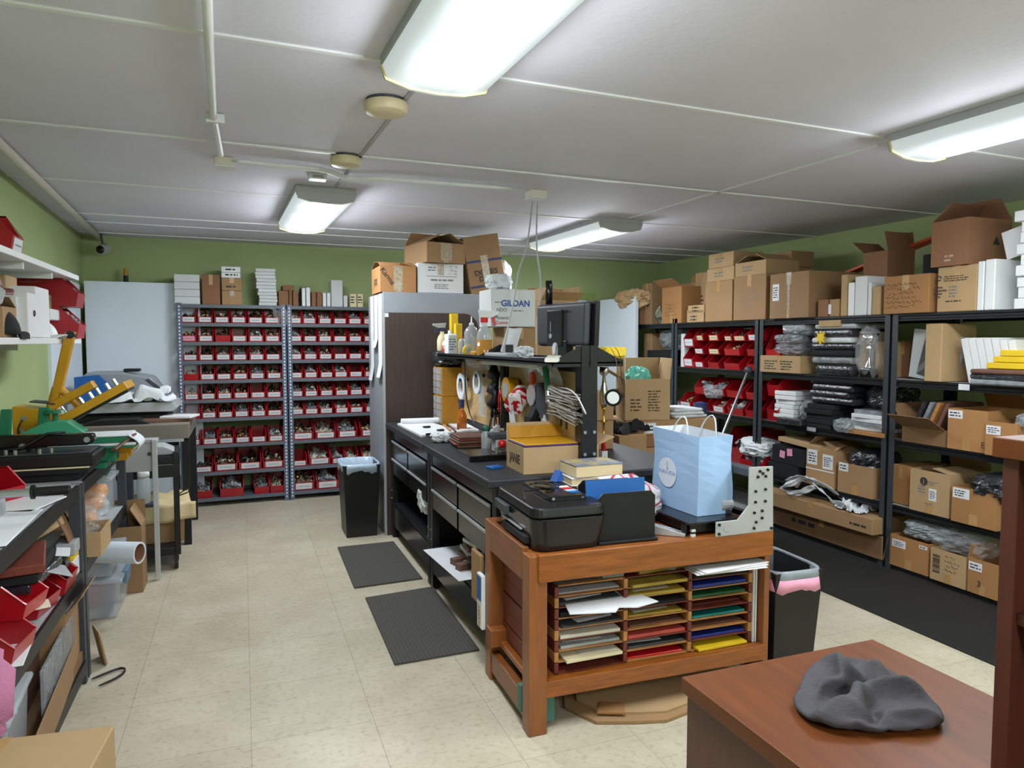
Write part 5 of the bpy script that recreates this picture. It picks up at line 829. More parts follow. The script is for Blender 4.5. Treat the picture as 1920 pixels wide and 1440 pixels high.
plastic_lump('bagged_clothes', 'dark bagged clothes in the open carton by the post', 'clothing', (.32, .3, .26), Vector((RX + .19, 3.72, z4 + .06)), 'darkpoly', 71)
# floor level: long cartons
t = carton('long_carton', 'long flat carton lying along the bottom of the bagged clothing rack', 1.08, .4, .11, Vector((RX + .10, 4.02, .215)), RZ + rad(1), mk='card'); t['dims'] = (1.16, .4, .11); tx(t, .35, .5, .03, .06, rows=1, mk='ink', seed=41)
t = carton('long_carton', 'long open ended carton on the floor board under the flat one', 1.06, .42, .16, Vector((RX + .20, 4.0, .042)), RZ, mk='cardin'); t['dims'] = (1.06, .42, .16); MB().add([(.53, -.2, .0), (.53, .2, .0), (.57, .2, .17), (.57, -.2, .17)], [(0, 1, 2, 3)]).build('flap', 'card', t, solid=.004); tx(t, -.3, .0, .05, .12, rows=1, mk='ink', seed=43)
for i, (yy, xx, mk, L_) in enumerate(((4.3, .08, 'darkgrey', .6), (4.2, .2, 'blackplastic', .7), (4.33, .3, 'cardlight', .55))):
    slab('framed_plaque', ['thin grey frame bar lying on the long flat carton', 'black frame lying behind the grey bar on the long flat carton', 'tan frame at the back of the long flat carton'][i], 'frame', .09, L_, .02, Vector((RX + xx, yy, .328 + .002)), mk)
def ribbonbag(loc):
    t = thing('carrier_bag', 'white carrier bag with handles thrown on the long flat carton', 'bag', loc)
    cloth_mb(DRAPE, (.6, .9, 1.0)).build('bag_body', 'clothwhite', t, (.05, -.12, 0), rad(100), smooth=True)
    def strip(pts, w, nm):
        pts = [Vector(p) for p in pts]
        def f(u, v):
            k = u * (len(pts) - 1); i = min(int(k), len(pts) - 2); p = pts[i].lerp(pts[i + 1], k - i); ww = w * (.8 + .3 * math.sin(u * 7 + 1)); q = NO.noise(Vector((u * 6, v * 4, w * 50)))
            return (p.x - (v - .5) * ww * .8 + .015 * q, p.y + .02 * q, p.z + (v - .5) * ww * .6 + .03 + .02 * q)
        MB().grid(f, 26, 8).build(nm, 'clothwhite', t, smooth=True, solid=.002)
    strip([(.0, .0, .05), (-.03, .14, .10), (-.04, .26, .13), (-.03, .36, .10), (-.05, .42, .05)], .13, 'bag_neck')
    strip([(-.03, .32, .10), (-.09, .40, .05), (-.12, .45, .01), (-.12, .36, .0), (-.10, .24, .02), (-.06, .16, .08)], .05, 'handle')
    strip([(-.02, .24, .11), (-.06, .10, .06), (-.08, -.04, .01), (-.07, -.16, .0)], .05, 'handle')
ribbonbag(Vector((RX + .0, 3.86, .327)))

# ---- nearest rack
for i, (a, c, tp) in enumerate(((1706, 1719, 619), (1721, 1731, 622))):
    w, d, h, l = RS(a, c, tp, z2, .28, .02); slab('white_board', ['first white board leaning at the rack post', 'second white board with plastic cover leaning beside the first'][i], 'board', .02, d, h, l, ['whitebox', 'polybag'][i], RZ, rot=(rad([6, 14][i]), 0, 0))
t = rbox(1682, 1704, 640, z2, .2, 'brown carton deep behind the rack post near the white boards', 'cardbrown', inset=.25)
rbox(1734, 1766, 607, z2, .30, 'tall tan carton standing between the white boards and books', 'cardlight', tape=False, inset=-.01)
for i in range(7):
    yy = onX(1812, 700, RX).y - i * .046; o = MB().box(-.02, -.13, 0, .02, .13, .265 - .012 * (i > 4)).build('white_box', 'white', None, Vector((RX + .18, yy + .045, z2)), 0, rot=(rad(9), 0, RZ)); o.rotation_euler = Euler((0, rad(12), 0)).to_matrix().to_euler(); o.rotation_euler = (Matrix.Rotation(rad(-13), 3, 'X') @ Matrix.Rotation(RZ, 3, 'Z')).to_euler()
    o.location = Vector((RX + .18, yy, z2 + .006)); tag(o, '%s white box leaning in the row beside the tall tan carton' % ORD[i], 'box', 'leaning white boxes on the nearest rack')
for i in range(3):
    carton('yellow_box', ['lowest', 'middle', 'topmost'][i] + ' flat yellow box in the stack beside the leaning white boxes', .34 - .035 * i, .2, .034, Vector((RX + .12, onX(1838, 690, RX).y - .19 - .02 * i, 1.345 + i * .036)), RZ, mk='yellow', tape=False, group='yellow boxes on the nearest rack')
for i, (mk, th) in enumerate((('polybag', .03), ('darkpoly', .03), ('stackbrown', .026))):
    slab('binder', ['lowest clear wrapped binder', 'middle dark wrapped binder', 'upper maroon binder'][i] + ' under the yellow boxes', 'binder', .42, .34, th, Vector((RX + .12, onX(1822, 710, RX).y - .23, z2 + .001 + [0, .031, .062][i])), mk, RZ + rad([2, -2, 1][i]), bev=.008)
slab('shelf_tag', 'white paper tag on the beam near the yellow boxes', 'tag', .07, .002, .036, Vector((RX - .002, 2.945, z2 - .04)), 'paper', RZ)
t = rbox(1690, 1772, 800, z3, .40, 'torn open carton holding wrapped frames at the rack post', 'cardin', kind='open', h=.10, flaps=(150, None, 120, None), fl=.16, tape=False)
for i, (yy, mk) in enumerate(((3.30, 'darkpoly'), (3.25, 'polybag'), (3.2, 'woodlight'), (3.14, 'stackbrown'))):
    o = MB().box(-.012, -.15, 0, .012, .15, .27).build('wrapped_plaque', mk, None, Vector((RX + .2, yy + .05, z3 + .012)), 0); o.rotation_euler = (Matrix.Rotation(rad(24), 3, 'X') @ Matrix.Rotation(RZ, 3, 'Z')).to_euler(); tag(o, ['dark plastic wrapped frame', 'clear wrapped frame', 'pale wooden frame', 'brown frame'][i] + ' tilted in the torn carton', 'frame')
t = rbox(1776, 1852, 768, z3, .34, 'orange tan carton with a white label at its upper corner', 'cardorange', kind='open', flaps=(None, 60, None, None)); w, d, h = t['dims']; STK(t, -w * .48, -w * .12, h * .76, h * .96, rows=2)
t = rbox(1846, 1908, 792, z3, .34, 'orange tan carton with label and arrow print behind the hutch', 'cardorange', kind='open', inset=-.03, flaps=(None,) * 4); w, d, h = t['dims']; STK(t, -w * .46, -w * .02, h * .62, h * .88, rows=3); TXT(t, 'E', -.1, h * .25, .05, 'inkbrown')
plastic_lump('plastic_bag', 'clear bag of parts in the carton behind the hutch', 'bag', (.3, .24, .14), Vector((RX + .13, 2.56, z3 + .12)), 'polybag', 81)
t = rbox(1672, 1704, 872, z4, .34, 'orange tan carton behind the rack post on the fourth board', 'cardorange', inset=.06)
t = rbox(1705, 1781, 884, z4, .36, 'tan carton with round emblem and barcode label', 'cardlight', kind='open', flaps=(None, 70, None, 10)); w, d, h = t['dims']; MB().cyl((0, 0, 0), (0, -.001, 0), .026, None, 20).build('printed_emblem', 'ink', t, (-w * .14, -d / 2, h * .74)); TXT(t, 'J', -w * .14, h * .74, .034, 'cardlight', tilt=0); STK(t, -.0, w * .18, h * .32, h * .6, rows=5); tx(t, -w * .28, -w * .05, h * .45, h * .65, rows=3, mk='inkgrey', seed=51); tx(t, -w * .05, w * .2, h * .68, h * .78, rows=2, mk='inkgrey', seed=52); tx(t, -w * .1, w * .2, h * .2, h * .26, rows=1, mk='inkgrey', seed=53)
t = rbox(1783, 1870, 918, z4, .36, 'open orange tan carton with black bag hanging over its rim', 'cardorange', kind='open', flaps=(None,) * 4, inset=-.02); w, d, h = t['dims']; STK(t, -w * .47, -w * .1, h * .68, h * .96, rows=3)
plastic_lump('black_bag', 'black plastic bag drooping over the open carton', 'bag', (.34, .3, .16), Vector((RX + .12, 2.76, z4 + .15)), 'darkpoly', 83); plastic_lump('plastic_bag', 'clear bag beside the black bag near the hutch', 'bag', (.2, .2, .18), Vector((RX + .1, 2.64, z4 + .2)), 'polybag', 84)
z5 = .037
t = rbox(1667, 1741, 1010, z5, .36, 'orange tan bottom carton with white label nearest the rack post', 'cardorange', kind='open', flaps=(None,) * 4, inset=.0); w, d, h = t['dims']; STK(t, -w * .43, -w * .08, h * .62, h * .86, rows=3); STK(t, w * .26, w * .46, h * .8, h * .9, rows=1)
t = rbox(1743, 1811, 1035, z5, .36, 'tan bottom carton with barcode and black marker writing', 'cardlight', kind='open', flaps=(None,) * 4, inset=-.01); w, d, h = t['dims']; tx(t, -w * .1, w * .35, h * .35, h * .9, rows=4, mk='ink', name='handwriting', hand=True, seed=55)
b = MB()
for i in range(12): b.box(-w * .42, -d / 2 - .0015, h * (.25 + .05 * i), -w * .22, -d / 2 - .0005, h * (.25 + .05 * i + R.choice([.015, .03])))
b.build('printed_barcode', 'ink', t)
t = rbox(1813, 1871, 1052, z5, .36, 'orange tan bottom carton with label next to the hutch', 'cardorange', kind='open', flaps=(None, 65, 80, None), inset=-.01); w, d, h = t['dims']; STK(t, -w * .46, -w * .02, h * .66, h * .9, rows=2); TXT(t, '3', -w * .1, h * .3, .05, 'inkbrown')
plastic_lump('plastic_bag', 'clear folded bag lying over the first bottom carton', 'bag', (.3, .32, .12), Vector((RX + .14, 3.22, .24)), 'polybag', 86); plastic_lump('plastic_bag', 'clear rolled plastic over the handwritten bottom carton', 'bag', (.26, .40, .15), Vector((RX + .12, 2.98, .22)), 'clear', 87)
# black runner in the aisle
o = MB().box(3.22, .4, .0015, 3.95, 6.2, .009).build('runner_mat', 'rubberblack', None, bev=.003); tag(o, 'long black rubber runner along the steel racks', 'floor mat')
# ================================================================ TALL CABINET with its boxes
t = thing('tall_cabinet', 'tall grey cabinet with a dark wood grain front panel and papers on its side', 'cabinet', (1.435, 5.74, 0))
MB().box(-.43, -.325, .0, .43, .325, 1.875).build('cabinet_body', 'cabinetgrey', t, bev=.006)
pts = [(-.43, .0), (.33, .0), (.33, 1.60)]
for i in range(7): a = i * PI / 12; pts.append((.21 + .12 * math.cos(a), 1.60 + .12 * math.sin(a)))
pts += [(-.43, 1.72)]
MB().prism(pts, -.337, -.3255, 'y').build('front_panel', 'veneer', t, bev=.002)
MB().box(-.435, -.34, 0, -.418, -.325, 1.72).build('edge_strip', 'lightgrey', t)
MB().cbox((-.405, -.3385, 1.70), (.03, .003, .03)).build('tape_scrap', 'paper', t)
for i, (y, z0, w) in enumerate(((5.52, 1.22, .15), (5.70, 1.45, .15), (5.88, 1.18, .15))):
    o = MB().grid(lambda u, v: (-.001 - .02 * (v > .85) * (v - .85) * 7 - .006 * math.sin(u * 3), (u - .5) * w, -v * (1.865 - z0)), 3, 12).build('notice_sheet', 'paper', None, (1.003, y, 1.865), smooth=True)
    tag(o, ['white paper sheet taped nearest the front edge of the tall cabinet side', 'short white paper sheet taped in the middle of the cabinet side', 'white paper sheet taped at the rear of the cabinet side'][i], 'paper')
def FY(a, c, top, z, depth, y, mid=None):
    p = onY(a, mid or top + 30, y); q = onY(c, mid or top + 30, y); zt = onY((a + c) / 2, top, y).z
    return q.x - p.x, depth, zt - z, Vector(((p.x + q.x) / 2, y + depth / 2, z))
def fbox(a, c, top, z, depth, y, label, mk='card', kind='closed', h=None, rz=0, name='cardboard_box', **kw):
    w, d, hh, l = FY(a, c, top, z, depth, y); t = carton(name, label, w, d, h or hh, l, rad(rz), kind, mk, **kw); t['dims'] = (w, d, h or hh); return t
TC = 1.877
t = fbox(713, 780, 499, TC, .38, 5.43, 'brown carton with diagonal marker word at the cabinet edge', 'cardorange', 'open', flaps=(18, 25, None, 12), tapemk='tapeclear'); w, d, h = t['dims']
t.location.x -= .0; txt(t, 'Karma', -w * .3, h * .6, .055, 'ink', y=onfront(t, d), name='handwriting', tilt=rad(-52)); MB().box(-.035, -d / 2 - .0013, .02, .035, -d / 2, h).build('packing_tape', 'tapeclear', t)
txt(t, '|XX|', -w / 2 - .0012, h * .42, .07, 'ink', y=.0, name='printed_lettering', rot=(PI / 2, 0, -PI / 2))
t = fbox(783, 869, 494, TC, .42, 5.44, 'white carton with grey print and black marker notes on the tall cabinet', 'whitebox', name='white_box', tapemk='tapeclear'); w, d, h = t['dims']; wh = h
lines(t, -w * .28, -.02, h * .72, h * .9, 2, 'inkgrey', onfront(t, d), seed=61); MB().box(-w * .32, -d / 2 - .0015, h * .56, w * .36, -d / 2 - .0005, h * .575).build('printed_line', 'inkgrey', t)
lines(t, -w * .25, w * .3, h * .38, h * .5, 1, 'inkgrey', onfront(t, d), seed=62); lines(t, -w * .15, w * .2, h * .14, h * .32, 3, 'inkgrey', onfront(t, d), seed=63); lines(t, w * .18, w * .42, h * .6, h * .95, 3, 'ink', onfront(t, d), name='handwriting', hand=True, seed=64)
t = fbox(794, 873, 462, TC + wh + .002, .40, 5.40, 'brown carton with peaked flaps resting on the white printed carton', 'card', 'open', flaps=(None, 40, 28, 30), rz=13, tapemk='tapeclear', h=.155); w, d, h = t['dims']; t.location.x -= .03; MB().box(-.05, -d / 2 - .0013, .02, .05, -d / 2, h).build('packing_tape', 'tapeclear', t)
# tilted box with blue stripes
p0 = onY(884, 545, 5.42); t = carton('cardboard_box', 'tilted carton with two blue stripes and dark lettering beside the white printed carton', .30, .3, .46, p0 + Vector((.16, .17, -.01)), 0, 'closed', 'card', tape=False); t.rotation_euler = (0, rad(-10), 0)
for z in (.05, .25): MB().box(-.15, -.1515, z, .15, -.15, z + .018).build('printed_stripe', 'navy', t)
txt(t, 'DOMES', .0, .165, .06, 'ink', y=-.152); txt(t, 'DICT', .0, .115, .06, 'ink', y=-.152); MB().box(-.03, -.1525, .10, .03, -.151, .30).build('packing_tape', 'tapeclear', t)
plastic_lump('crumpled_paper', 'white papers stuffed behind the blue striped carton', 'paper', (.2, .2, .30), (2.02, 5.62, 1.878), 'clothwhite', 91, amp=.3)
# ================================================================ TWIN BLACK WORKBENCHES and the peg station
BZ = .88
def workbench(x0, y0, y1, face, label, stripe=False):
    """bench 0.54 deep whose drawers face -X (face=-1) or +X"""
    L = y1 - y0; t = thing('workbench', label, 'workbench', (x0, (y0 + y1) / 2, 0), 0 if face < 0 else PI, 'black steel workbenches')
    W = .535
    MB().box(-.02, -L / 2, BZ - .04, W, L / 2, BZ).build('worktop', 'benchtop', t, bev=.008)
    for sy in (-1, 1):
        for x in (.02, W - .06):
            y = sy * (L / 2 - .03); MB().box(x, y - .028, 0, x + .045, y + .028, BZ - .04).build('leg', 'blackmetal', t, bev=.003)
    MB().box(W - .012, -L / 2 + .06, .1, W - .004, L / 2 - .06, BZ - .05).build('back_panel', 'blackmatte', t)
    for sy in (-1, 1): MB().box(.065, sy * (L / 2 - .012) - .005, .1, W - .06, sy * (L / 2 - .012) + .005, BZ - .04).build('side_panel', 'blackmetal', t)
    MB().box(.03, -L / 2 + .058, .25, W - .015, L / 2 - .058, .268).build('lower_shelf', 'blackmetal', t)
    MB().box(.022, -L / 2 + .058, .10, .034, L / 2 - .058, .25).build('kick_panel', 'blackgloss', t)
    MB().box(.022, -L / 2 + .058, BZ - .115, .034, L / 2 - .058, BZ - .04).build('apron', 'blackgloss', t)
    dw = (L - .14) / 2
    for c in (-1, 1):
        for r_, (z0, z1) in enumerate(((.625, .755), (.50, .62))):
            y = c * (dw / 2 + .006)
            dr = MB().box(.018, y - dw / 2 + .01, z0, .032, y + dw / 2 - .01, z1).build('drawer', 'blackgloss', t, bev=.002)
            MB().box(.008, y - dw / 2 + .012, z1 - .014, .0175, y + dw / 2 - .012, z1 - .002).build('drawer_pull', 'aluminium', dr)
    MB().box(.05, -L / 2 + .07, .49, W - .03, L / 2 - .07, .755).build('drawer_case', 'blackmatte', t)
    for y in (-L / 2 + .03, L / 2 - .03):
        for z in (.3, .36): MB().cyl((.018, y, z), (.0145, y, z), .007, None, 10).build('bolt', 'steel', t)
    return t
defm('benchtop', '#25272b', .5, var=.35, scale=90, spec=.45)
workbench(1.03, 4.185, 5.385, -1, 'black workbench next to the tall cabinet, drawers towards the aisle')
workbench(1.03, 2.965, 4.175, -1, 'black workbench beside the wooden paper table, drawers towards the aisle')
workbench(2.105, 4.185, 5.385, 1, 'black workbench behind the pegboard, far half, facing the racks')
workbench(2.105, 2.965, 4.175, 1, 'black workbench behind the pegboard, near half, facing the racks')
# peg station
t = thing('pegboard_station', 'black steel tool station with plywood boards, top tray and gussets between the benches', 'tool station', (1.53, 4.12, BZ))
for y in (-1.09, 1.09):
    for x in (-.043, .003): MB().box(x, y - .035, .0, x + .038, y + .035, .60).build('upright', 'blackmetal', t, bev=.002)
MB().box(-.02, -.06, .0, .02, .0, .60).build('upright', 'blackmetal', t)
MB().box(-.012, -1.05, .06, .002, -.07, .47).build('back_board', 'plywood', t); MB().box(-.012, .01, .06, .002, 1.05, .47).build('back_board', 'plywood', t)
MB().box(-.018, -1.05, .47, .012, 1.05, .52).build('cross_rail', 'blackmetal', t)
b = MB(); b.box(-.19, -1.12, .515, .18, 1.12, .522); b.box(-.19, -1.12, .505, -.186, 1.12, .535); b.box(.176, -1.12, .505, .18, 1.12, .535); b.build('tray', 'blackmetal', t)
for y in (-1.12, .02, 1.115): MB().prism([(-.19, .50), (.18, .50), (.18, .525), (.03, .60), (-.04, .60), (-.19, .525)], y, y + .006, 'y').build('gusset', 'blackmetal', t)
for x in (-.025, .024):
    for z in (.085, .19): MB().cyl((x, -1.125, z), (x, -1.131, z), .008, None, 10).build('bolt', 'steel', t)
for y in (-1.126,): MB().box(-.041, y, .0, .039, y + .004, .5).build('end_plate', 'blackmetal', t)
TZ = BZ + .5235
# ---- monitor seen from behind
t = thing('computer_monitor', 'black computer monitor seen from behind on the station tray', 'monitor', (1.60, 3.39, TZ + .07), -PI / 2 + rad(12))
b = MB(); b.prism([(-.245, .0), (.222, .0), (.232, .23), (-.255, .23)], -.0, .03, 'y'); b.build('screen_frame', 'blackplastic', t, bev=.006)
b = MB(); b.prism([(-.232, .002), (.195, .002), (.205, .226), (-.238, .226)], -.04, .0, 'y'); b.build('rear_cover', 'darkgrey', t, bev=.02, seg=3)
MB().box(-.11, -.056, .0, .02, -.044, .19).build('stand_column', 'blackgloss', t, bev=.004)
MB().cyl((-.075, -.057, .055), (-.075, -.0585, .055), .014, None, 20).build('round_emblem', 'silver', t)
MB().box(-.078, -.0575, .075, -.072, -.0565, .13).build('emblem_line', 'silver', t)
MB().box(-.02, -.047, .178, .06, -.0445, .188).build('vent_slot', 'blackmatte', t)
MB().box(-.17, -.12, -.068, .16, .09, -.055).build('stand_base', 'blackplastic', t, bev=.006); MB().box(-.06, -.05, -.06, .05, .0, .03).build('stand_neck', 'blackplastic', t, bev=.004)
o = MB().tube([(0, 0, 0), (0, .0, .10), (-.004, 0, .125), (-.012, 0, .125), (-.012, 0, .0)], .014, 8).build('upright_lever', 'blackgloss', None, (1.56, 3.53, 1.70), rad(0), smooth=True); tag(o, 'dark upright handle sticking up behind the monitor', 'handle')
MBb = fbox(1008, 1096, 540, TZ, .32, 4.45, 'big open carton with pale inside flaps behind the monitor', 'cardlight', 'open', flaps=(160, 95, None, 125), fl=.14, h=.26, tape=False)
t = fbox(1014, 1084, 503, TZ + .262, .26, 4.50, 'upper open carton with bent pale flaps behind the monitor', 'cardlight', 'open', flaps=(150, 80, 60, 100), fl=.10, h=.12, tape=False)
t = fbox(945, 1004, 600, TZ, .22, 4.20, 'brown carton under the white lettered carton on the station tray', 'card', h=.185, tape=True)
t = fbox(921, 1004, 540, TZ + .187, .24, 4.18, 'white carton with large blue brand lettering on the station tray', 'whitebox', name='white_box', h=.235, tapemk='paper'); w, d, h = t['dims']
txt(t, 'GILDAN', w * .045, h * .62, h * .225, 'inkblue', y=onfront(t, d), bold=.03); lines(t, -w * .05, w * .28, h * .40, h * .46, 1, 'inkgrey', onfront(t, d), seed=71); lines(t, -w * .42, -w * .22, h * .62, h * .68, 1, 'inkgrey', onfront(t, d), seed=72)
txt(t, 'HDO', -w * .27, h * .45, h * .13, 'inkgrey', y=onfront(t, d), name='handwriting'); txt(t, 'Phoenix', -w * .26, h * .24, h * .13, 'inkgrey', y=onfront(t, d), name='handwriting'); txt(t, 'Custom', -w * .25, h * .11, h * .12, 'inkred', y=onfront(t, d), name='handwriting')
for k in range(2): carton('cardboard_box', ['lower', 'upper'][k] + ' plain carton behind the pegboard carrying the big open carton', .34, .36, .262, Vector((2.02, 4.64, BZ + .001 + k * .2635)), 0, mk='card', tape=False)
plastic_lump('crumpled_paper', 'white crumpled paper on top of the white lettered carton', 'paper', (.15, .16, .10), (1.53, 4.30, TZ + .425), 'clothwhite', 93, amp=.3)
plastic_lump('clear_bag', 'grey clear bag between the tilted carton and the brown open carton', 'bag', (.2, .2, .18), (1.98, 5.50, 1.878), 'polybag', 94)
# ---- bottles on the left side of the tray
def at(px, x=1.405, z=TZ):                     # station tray, x fixed
    p = onX(px, 655, x); return Vector((x, p.y, z))
def trigger(label, p, s, body, head, trig, rz, liquid=None):
    t = thing('spray_bottle', label, 'spray bottle', p, rz)
    MB().lathe([(.028 * s, 0), (.033 * s, .006), (.033 * s, .09 * s), (.026 * s, .115 * s), (.013 * s, .135 * s), (.013 * s, .155 * s)], 18).build('bottle', body, t, smooth=True, bev=.002, angle=50)
    if liquid: MB().lathe([(.0335 * s, .004), (.0337 * s, .01), (.0337 * s, .075 * s)], 18).build('liquid', liquid, t, smooth=True)
    b = MB(); b.prism([(-.02 * s, .17 * s), (.03 * s, .17 * s), (.062 * s, .185 * s), (.062 * s, .198 * s), (-.028 * s, .205 * s)], -.011 * s, .011 * s, 'y'); b.build('spray_head', head, t, bev=.004)
    b = MB(); b.cyl((0, 0, .150 * s), (0, 0, .172 * s), .017 * s, None, 14); b.prism([(.03 * s, .172 * s), (.045 * s, .174 * s), (.052 * s, .14 * s), (.044 * s, .135 * s)], -.006 * s, .006 * s, 'y'); b.build('trigger', trig, t)
    return t
trigger('spray bottle with blue trigger and yellow label, farthest on the tray', at(829), 1.15, 'cream', 'lightgrey', 'navy', PI)
def bottle(label, p, r, h, mk, cap, label_mk=None, capmk='white'):
    t = thing('bottle', label, 'bottle', p); MB().lathe([(r * .9, 0), (r, .004), (r, h * .7), (r * .75, h * .82), (r * .3, h * .9), (r * .3, h * .92)], 16).build('bottle_body', mk, t, smooth=True, bev=.002, angle=50)
    MB().lathe([(r * .36, h * .9), (r * .32, h * .97), (r * .1, h * 1.0), (r * .07, h * (1 + cap))], 12).build('cap', capmk, t, smooth=True)
    if label_mk: MB().lathe([(r * 1.01, h * .15), (r * 1.02, h * .2), (r * 1.02, h * .55)], 16).build('bottle_label', label_mk, t, smooth=True)
    return t
bottle('small white bottle with crimson label on the tray', at(836), .026, .12, 'white', .02, 'redbright')
t = thing('jug', 'white solvent jug with ribbed label on the tray', 'jug', at(845)); MB().box(-.035, -.05, 0, .035, .05, .15).build('jug_body', 'white', t, bev=.012, seg=3); MB().cyl((0, .02, .15), (0, .02, .175), .014).build('cap', 'white', t); lines(t, -.03, .03, .03, .12, 5, 'inkgrey', -.051, seed=81)
carton('small_box', 'tall yellow and orange box standing behind the white jug', .055, .05, .30, at(851, 1.47), 0, mk='yellow', tape=False, cat='box')
carton('small_box', 'short yellow box next to the tall yellow one', .05, .05, .225, at(859, 1.47), 0, mk='yellow', tape=False, cat='box')
bottle('small glue bottle with orange tip on the tray', at(866), .026, .13, 'clearhard', .12, None, 'orange')
bottle('large clear squeeze bottle with white nozzle on the tray', at(884), .048, .22, 'clearhard', .18)
t = thing('tape_roll', 'yellow tape roll lying in front of the squeeze bottle', 'tape', at(879, 1.385)); b = MB(); b.tube([(.032 * math.cos(i * PI / 8), 0, .035 + .032 * math.sin(i * PI / 8)) for i in range(16)], .012, 8, closed=True); b.build('tape_band', 'yellow', t, smooth=True)
o = slab('sponge', 'yellow sponge on the tray beside the white spray bottle', 'sponge', .06, .14, .035, at(893, 1.41), 'mustard', bev=.01)
trigger('white spray bottle with red trigger half full of amber liquid', at(908), 1.42, 'clearhard', 'white', 'redbright', rad(-20), 'liquid')
o = MB().grid(lambda u, v: (.09 * u, .02 * math.sin(u * 4), .16 * v + .02 * u), 5, 5).build('paper_sheet', 'paper', None, at(938, 1.47) + Vector((0, 0, .035)), smooth=True, rot=(rad(-12), rad(18), rad(-10))); tag(o, 'crumpled printed paper sheet standing on the tray before the brown carton', 'paper')
o = MB().box(-.05, -.2, 0, .05, .2, .03).build('tool_bundle', 'lightgrey', None, at(942, 1.44), bev=.01); tag(o, 'greyish tool bundle lying under the paper sheet on the tray', 'tools')
plastic_lump('crumpled_paper', 'small crumpled white tissue on the tray near the brown carton', 'paper', (.1, .12, .07), at(983, 1.50) + Vector((0, 0, .0)), 'clothwhite', 96, amp=.35)
t = thing('hand_iron', 'beige handled tool with arched grip lying at the tray edge', 'tool', at(1040, 1.40)); MB().prism([(-.16, 0), (.10, 0), (.12, .02), (-.02, .03), (-.12, .02)], -.035, .035, 'y').build('sole', 'offwhite', t, bev=.008); MB().tube([(-.06, 0, .025), (-.05, 0, .075), (.02, 0, .09), (.08, 0, .07), (.09, 0, .02)], .009, 8).build('grip', 'lightgrey', t, smooth=True, sub=1); t.rotation_euler = (0, 0, rad(60))
slab('yellow_box', 'yellow flat box overhanging the near tray corner', 'box', .13, .10, .055, (1.735, 3.16, TZ + .013), 'yellow', rad(8), bev=.012)
# wires at the near end
for i in range(3):
    o = MB().tube([(1.64 + i * .03, 3.02, 1.48), (1.67 + i * .025, 2.985, 1.43), (1.665 + i * .02, 2.98, 1.35), (1.69 + i * .015, 2.985, 1.28)], .0025, 5).build('wire', ['stackbrown', 'blackplastic', 'lightgrey'][i], None, smooth=True, sub=1); tag(o, ['brown', 'black', 'grey'][i] + ' thin wire looping down at the near tray corner', 'wire')
# ---- under the tray
t = thing('under_shelf_light', 'white slim light bar under the station tray', 'light bar', (1.39, 3.75, BZ + .485)); MB().box(-.015, -.42, 0, .015, .42, .018).build('bar', 'white', t, bev=.003)
MB().box(-.012, -.40, -.004, .012, .40, 0).build('lens', 'paper', t)
for (px, py, wy, hz, lab, mk) in ((1002, 698, .5, .115, 'clear plastic tray with writing hung below the light bar', 'clearhard'), (884, 680, .5, .085, 'greyish plastic sheet hung under the far tray', 'clearhard')):
    p = onX(px, py, 1.44); o = MB().grid(lambda u, v: (.05 * math.sin(v * 1.5), (u - .5) * wy, (.5 - v) * hz), 6, 4).build('plastic_sheet', mk, None, p, smooth=True, solid=.003); tag(o, lab, 'plastic sheet')
# ---- tools hanging on the boards (x = 1.50)
HX = 1.47
def hang(px, py, x=HX): return onX(px, py, x)
for px, py, r_, lab in ((866, 724, .095, 'clear tape roll on a blue hook, farther and larger one'), (896, 717, .078, 'clear tape roll on a blue and green hook, nearer one')):
    p = hang(px, py); t = thing('tape_roll', lab, 'tape', p); b = MB()
    n = 24
    for x0, x1, r0, r1 in ((-.012, .012, r_ * .62, r_),):
        b.add([(x, rr * math.cos(2 * PI * i / n), rr * math.sin(2 * PI * i / n)) for x, rr in ((x0, r0), (x0, r1), (x1, r1), (x1, r0)) for i in range(n)], [(k * n + i, k * n + (i + 1) % n, ((k + 1) % 4) * n + (i + 1) % n, ((k + 1) % 4) * n + i) for k in range(4) for i in range(n)])
    b.build('tape_band', 'clothwhite', t, smooth=False)
    MB().cyl((-.02, 0, .045), (.05, 0, .045), .012).build('hook', 'navy', t)
def hung(name, label, cat, mbs, px, py, x=HX, rot=None, sub=0):
    p = hang(px, py, x); t = thing(name, label, cat, p, rot=rot)
    for nm, b, mk, sm in mbs: b.build(nm, mk, t, smooth=sm, sub=sub)
    return t
hung('cable_bundle', 'black cable bundle hanging on the far plywood board', 'cable', [('coil', MB().tube([(0, .02 * math.sin(i * 1.7), .16 - .03 * i + .0) for i in range(11)], [.02 + .014 * (i % 3) for i in range(11)], 8), 'blackplastic', True), ('lead', MB().tube([(-.01, .0, -.12), (-.02, .05, -.25), (-.03, .0, -.34), (-.02, -.06, -.25), (-.01, -.03, -.1)], .006, 6), 'blackplastic', True)], 927, 735, 1.46)
hung('pliers', 'red handled pliers hanging near the black cable bundle', 'pliers', [('jaws', MB().cyl((0, 0, .0), (0, 0, .07), .012, .005), 'steel', False), ('handle', MB().tube([(0, .0, 0), (0, .025, -.06), (0, .02, -.15)], .007, 7), 'redbright', True), ('handle', MB().tube([(0, .0, 0), (0, -.025, -.06), (0, -.02, -.15)], .007, 7), 'redbright', True)], 938, 728)
hung('tape_gun', 'yellow tape dispenser gun on the near plywood board', 'tape gun', [('drum', MB().cyl((-.03, 0, 0), (.03, 0, 0), .075, None, 22), 'yellowpaint', False), ('frame', MB().cyl((-.034, .0, -.0), (-.03, 0, 0), .045, None, 18), 'lightgrey', False), ('handle', MB().tube([(0, .05, .06), (0, .08, .02), (0, .09, -.06)], .016, 8), 'orange', True)], 957, 731, 1.46)
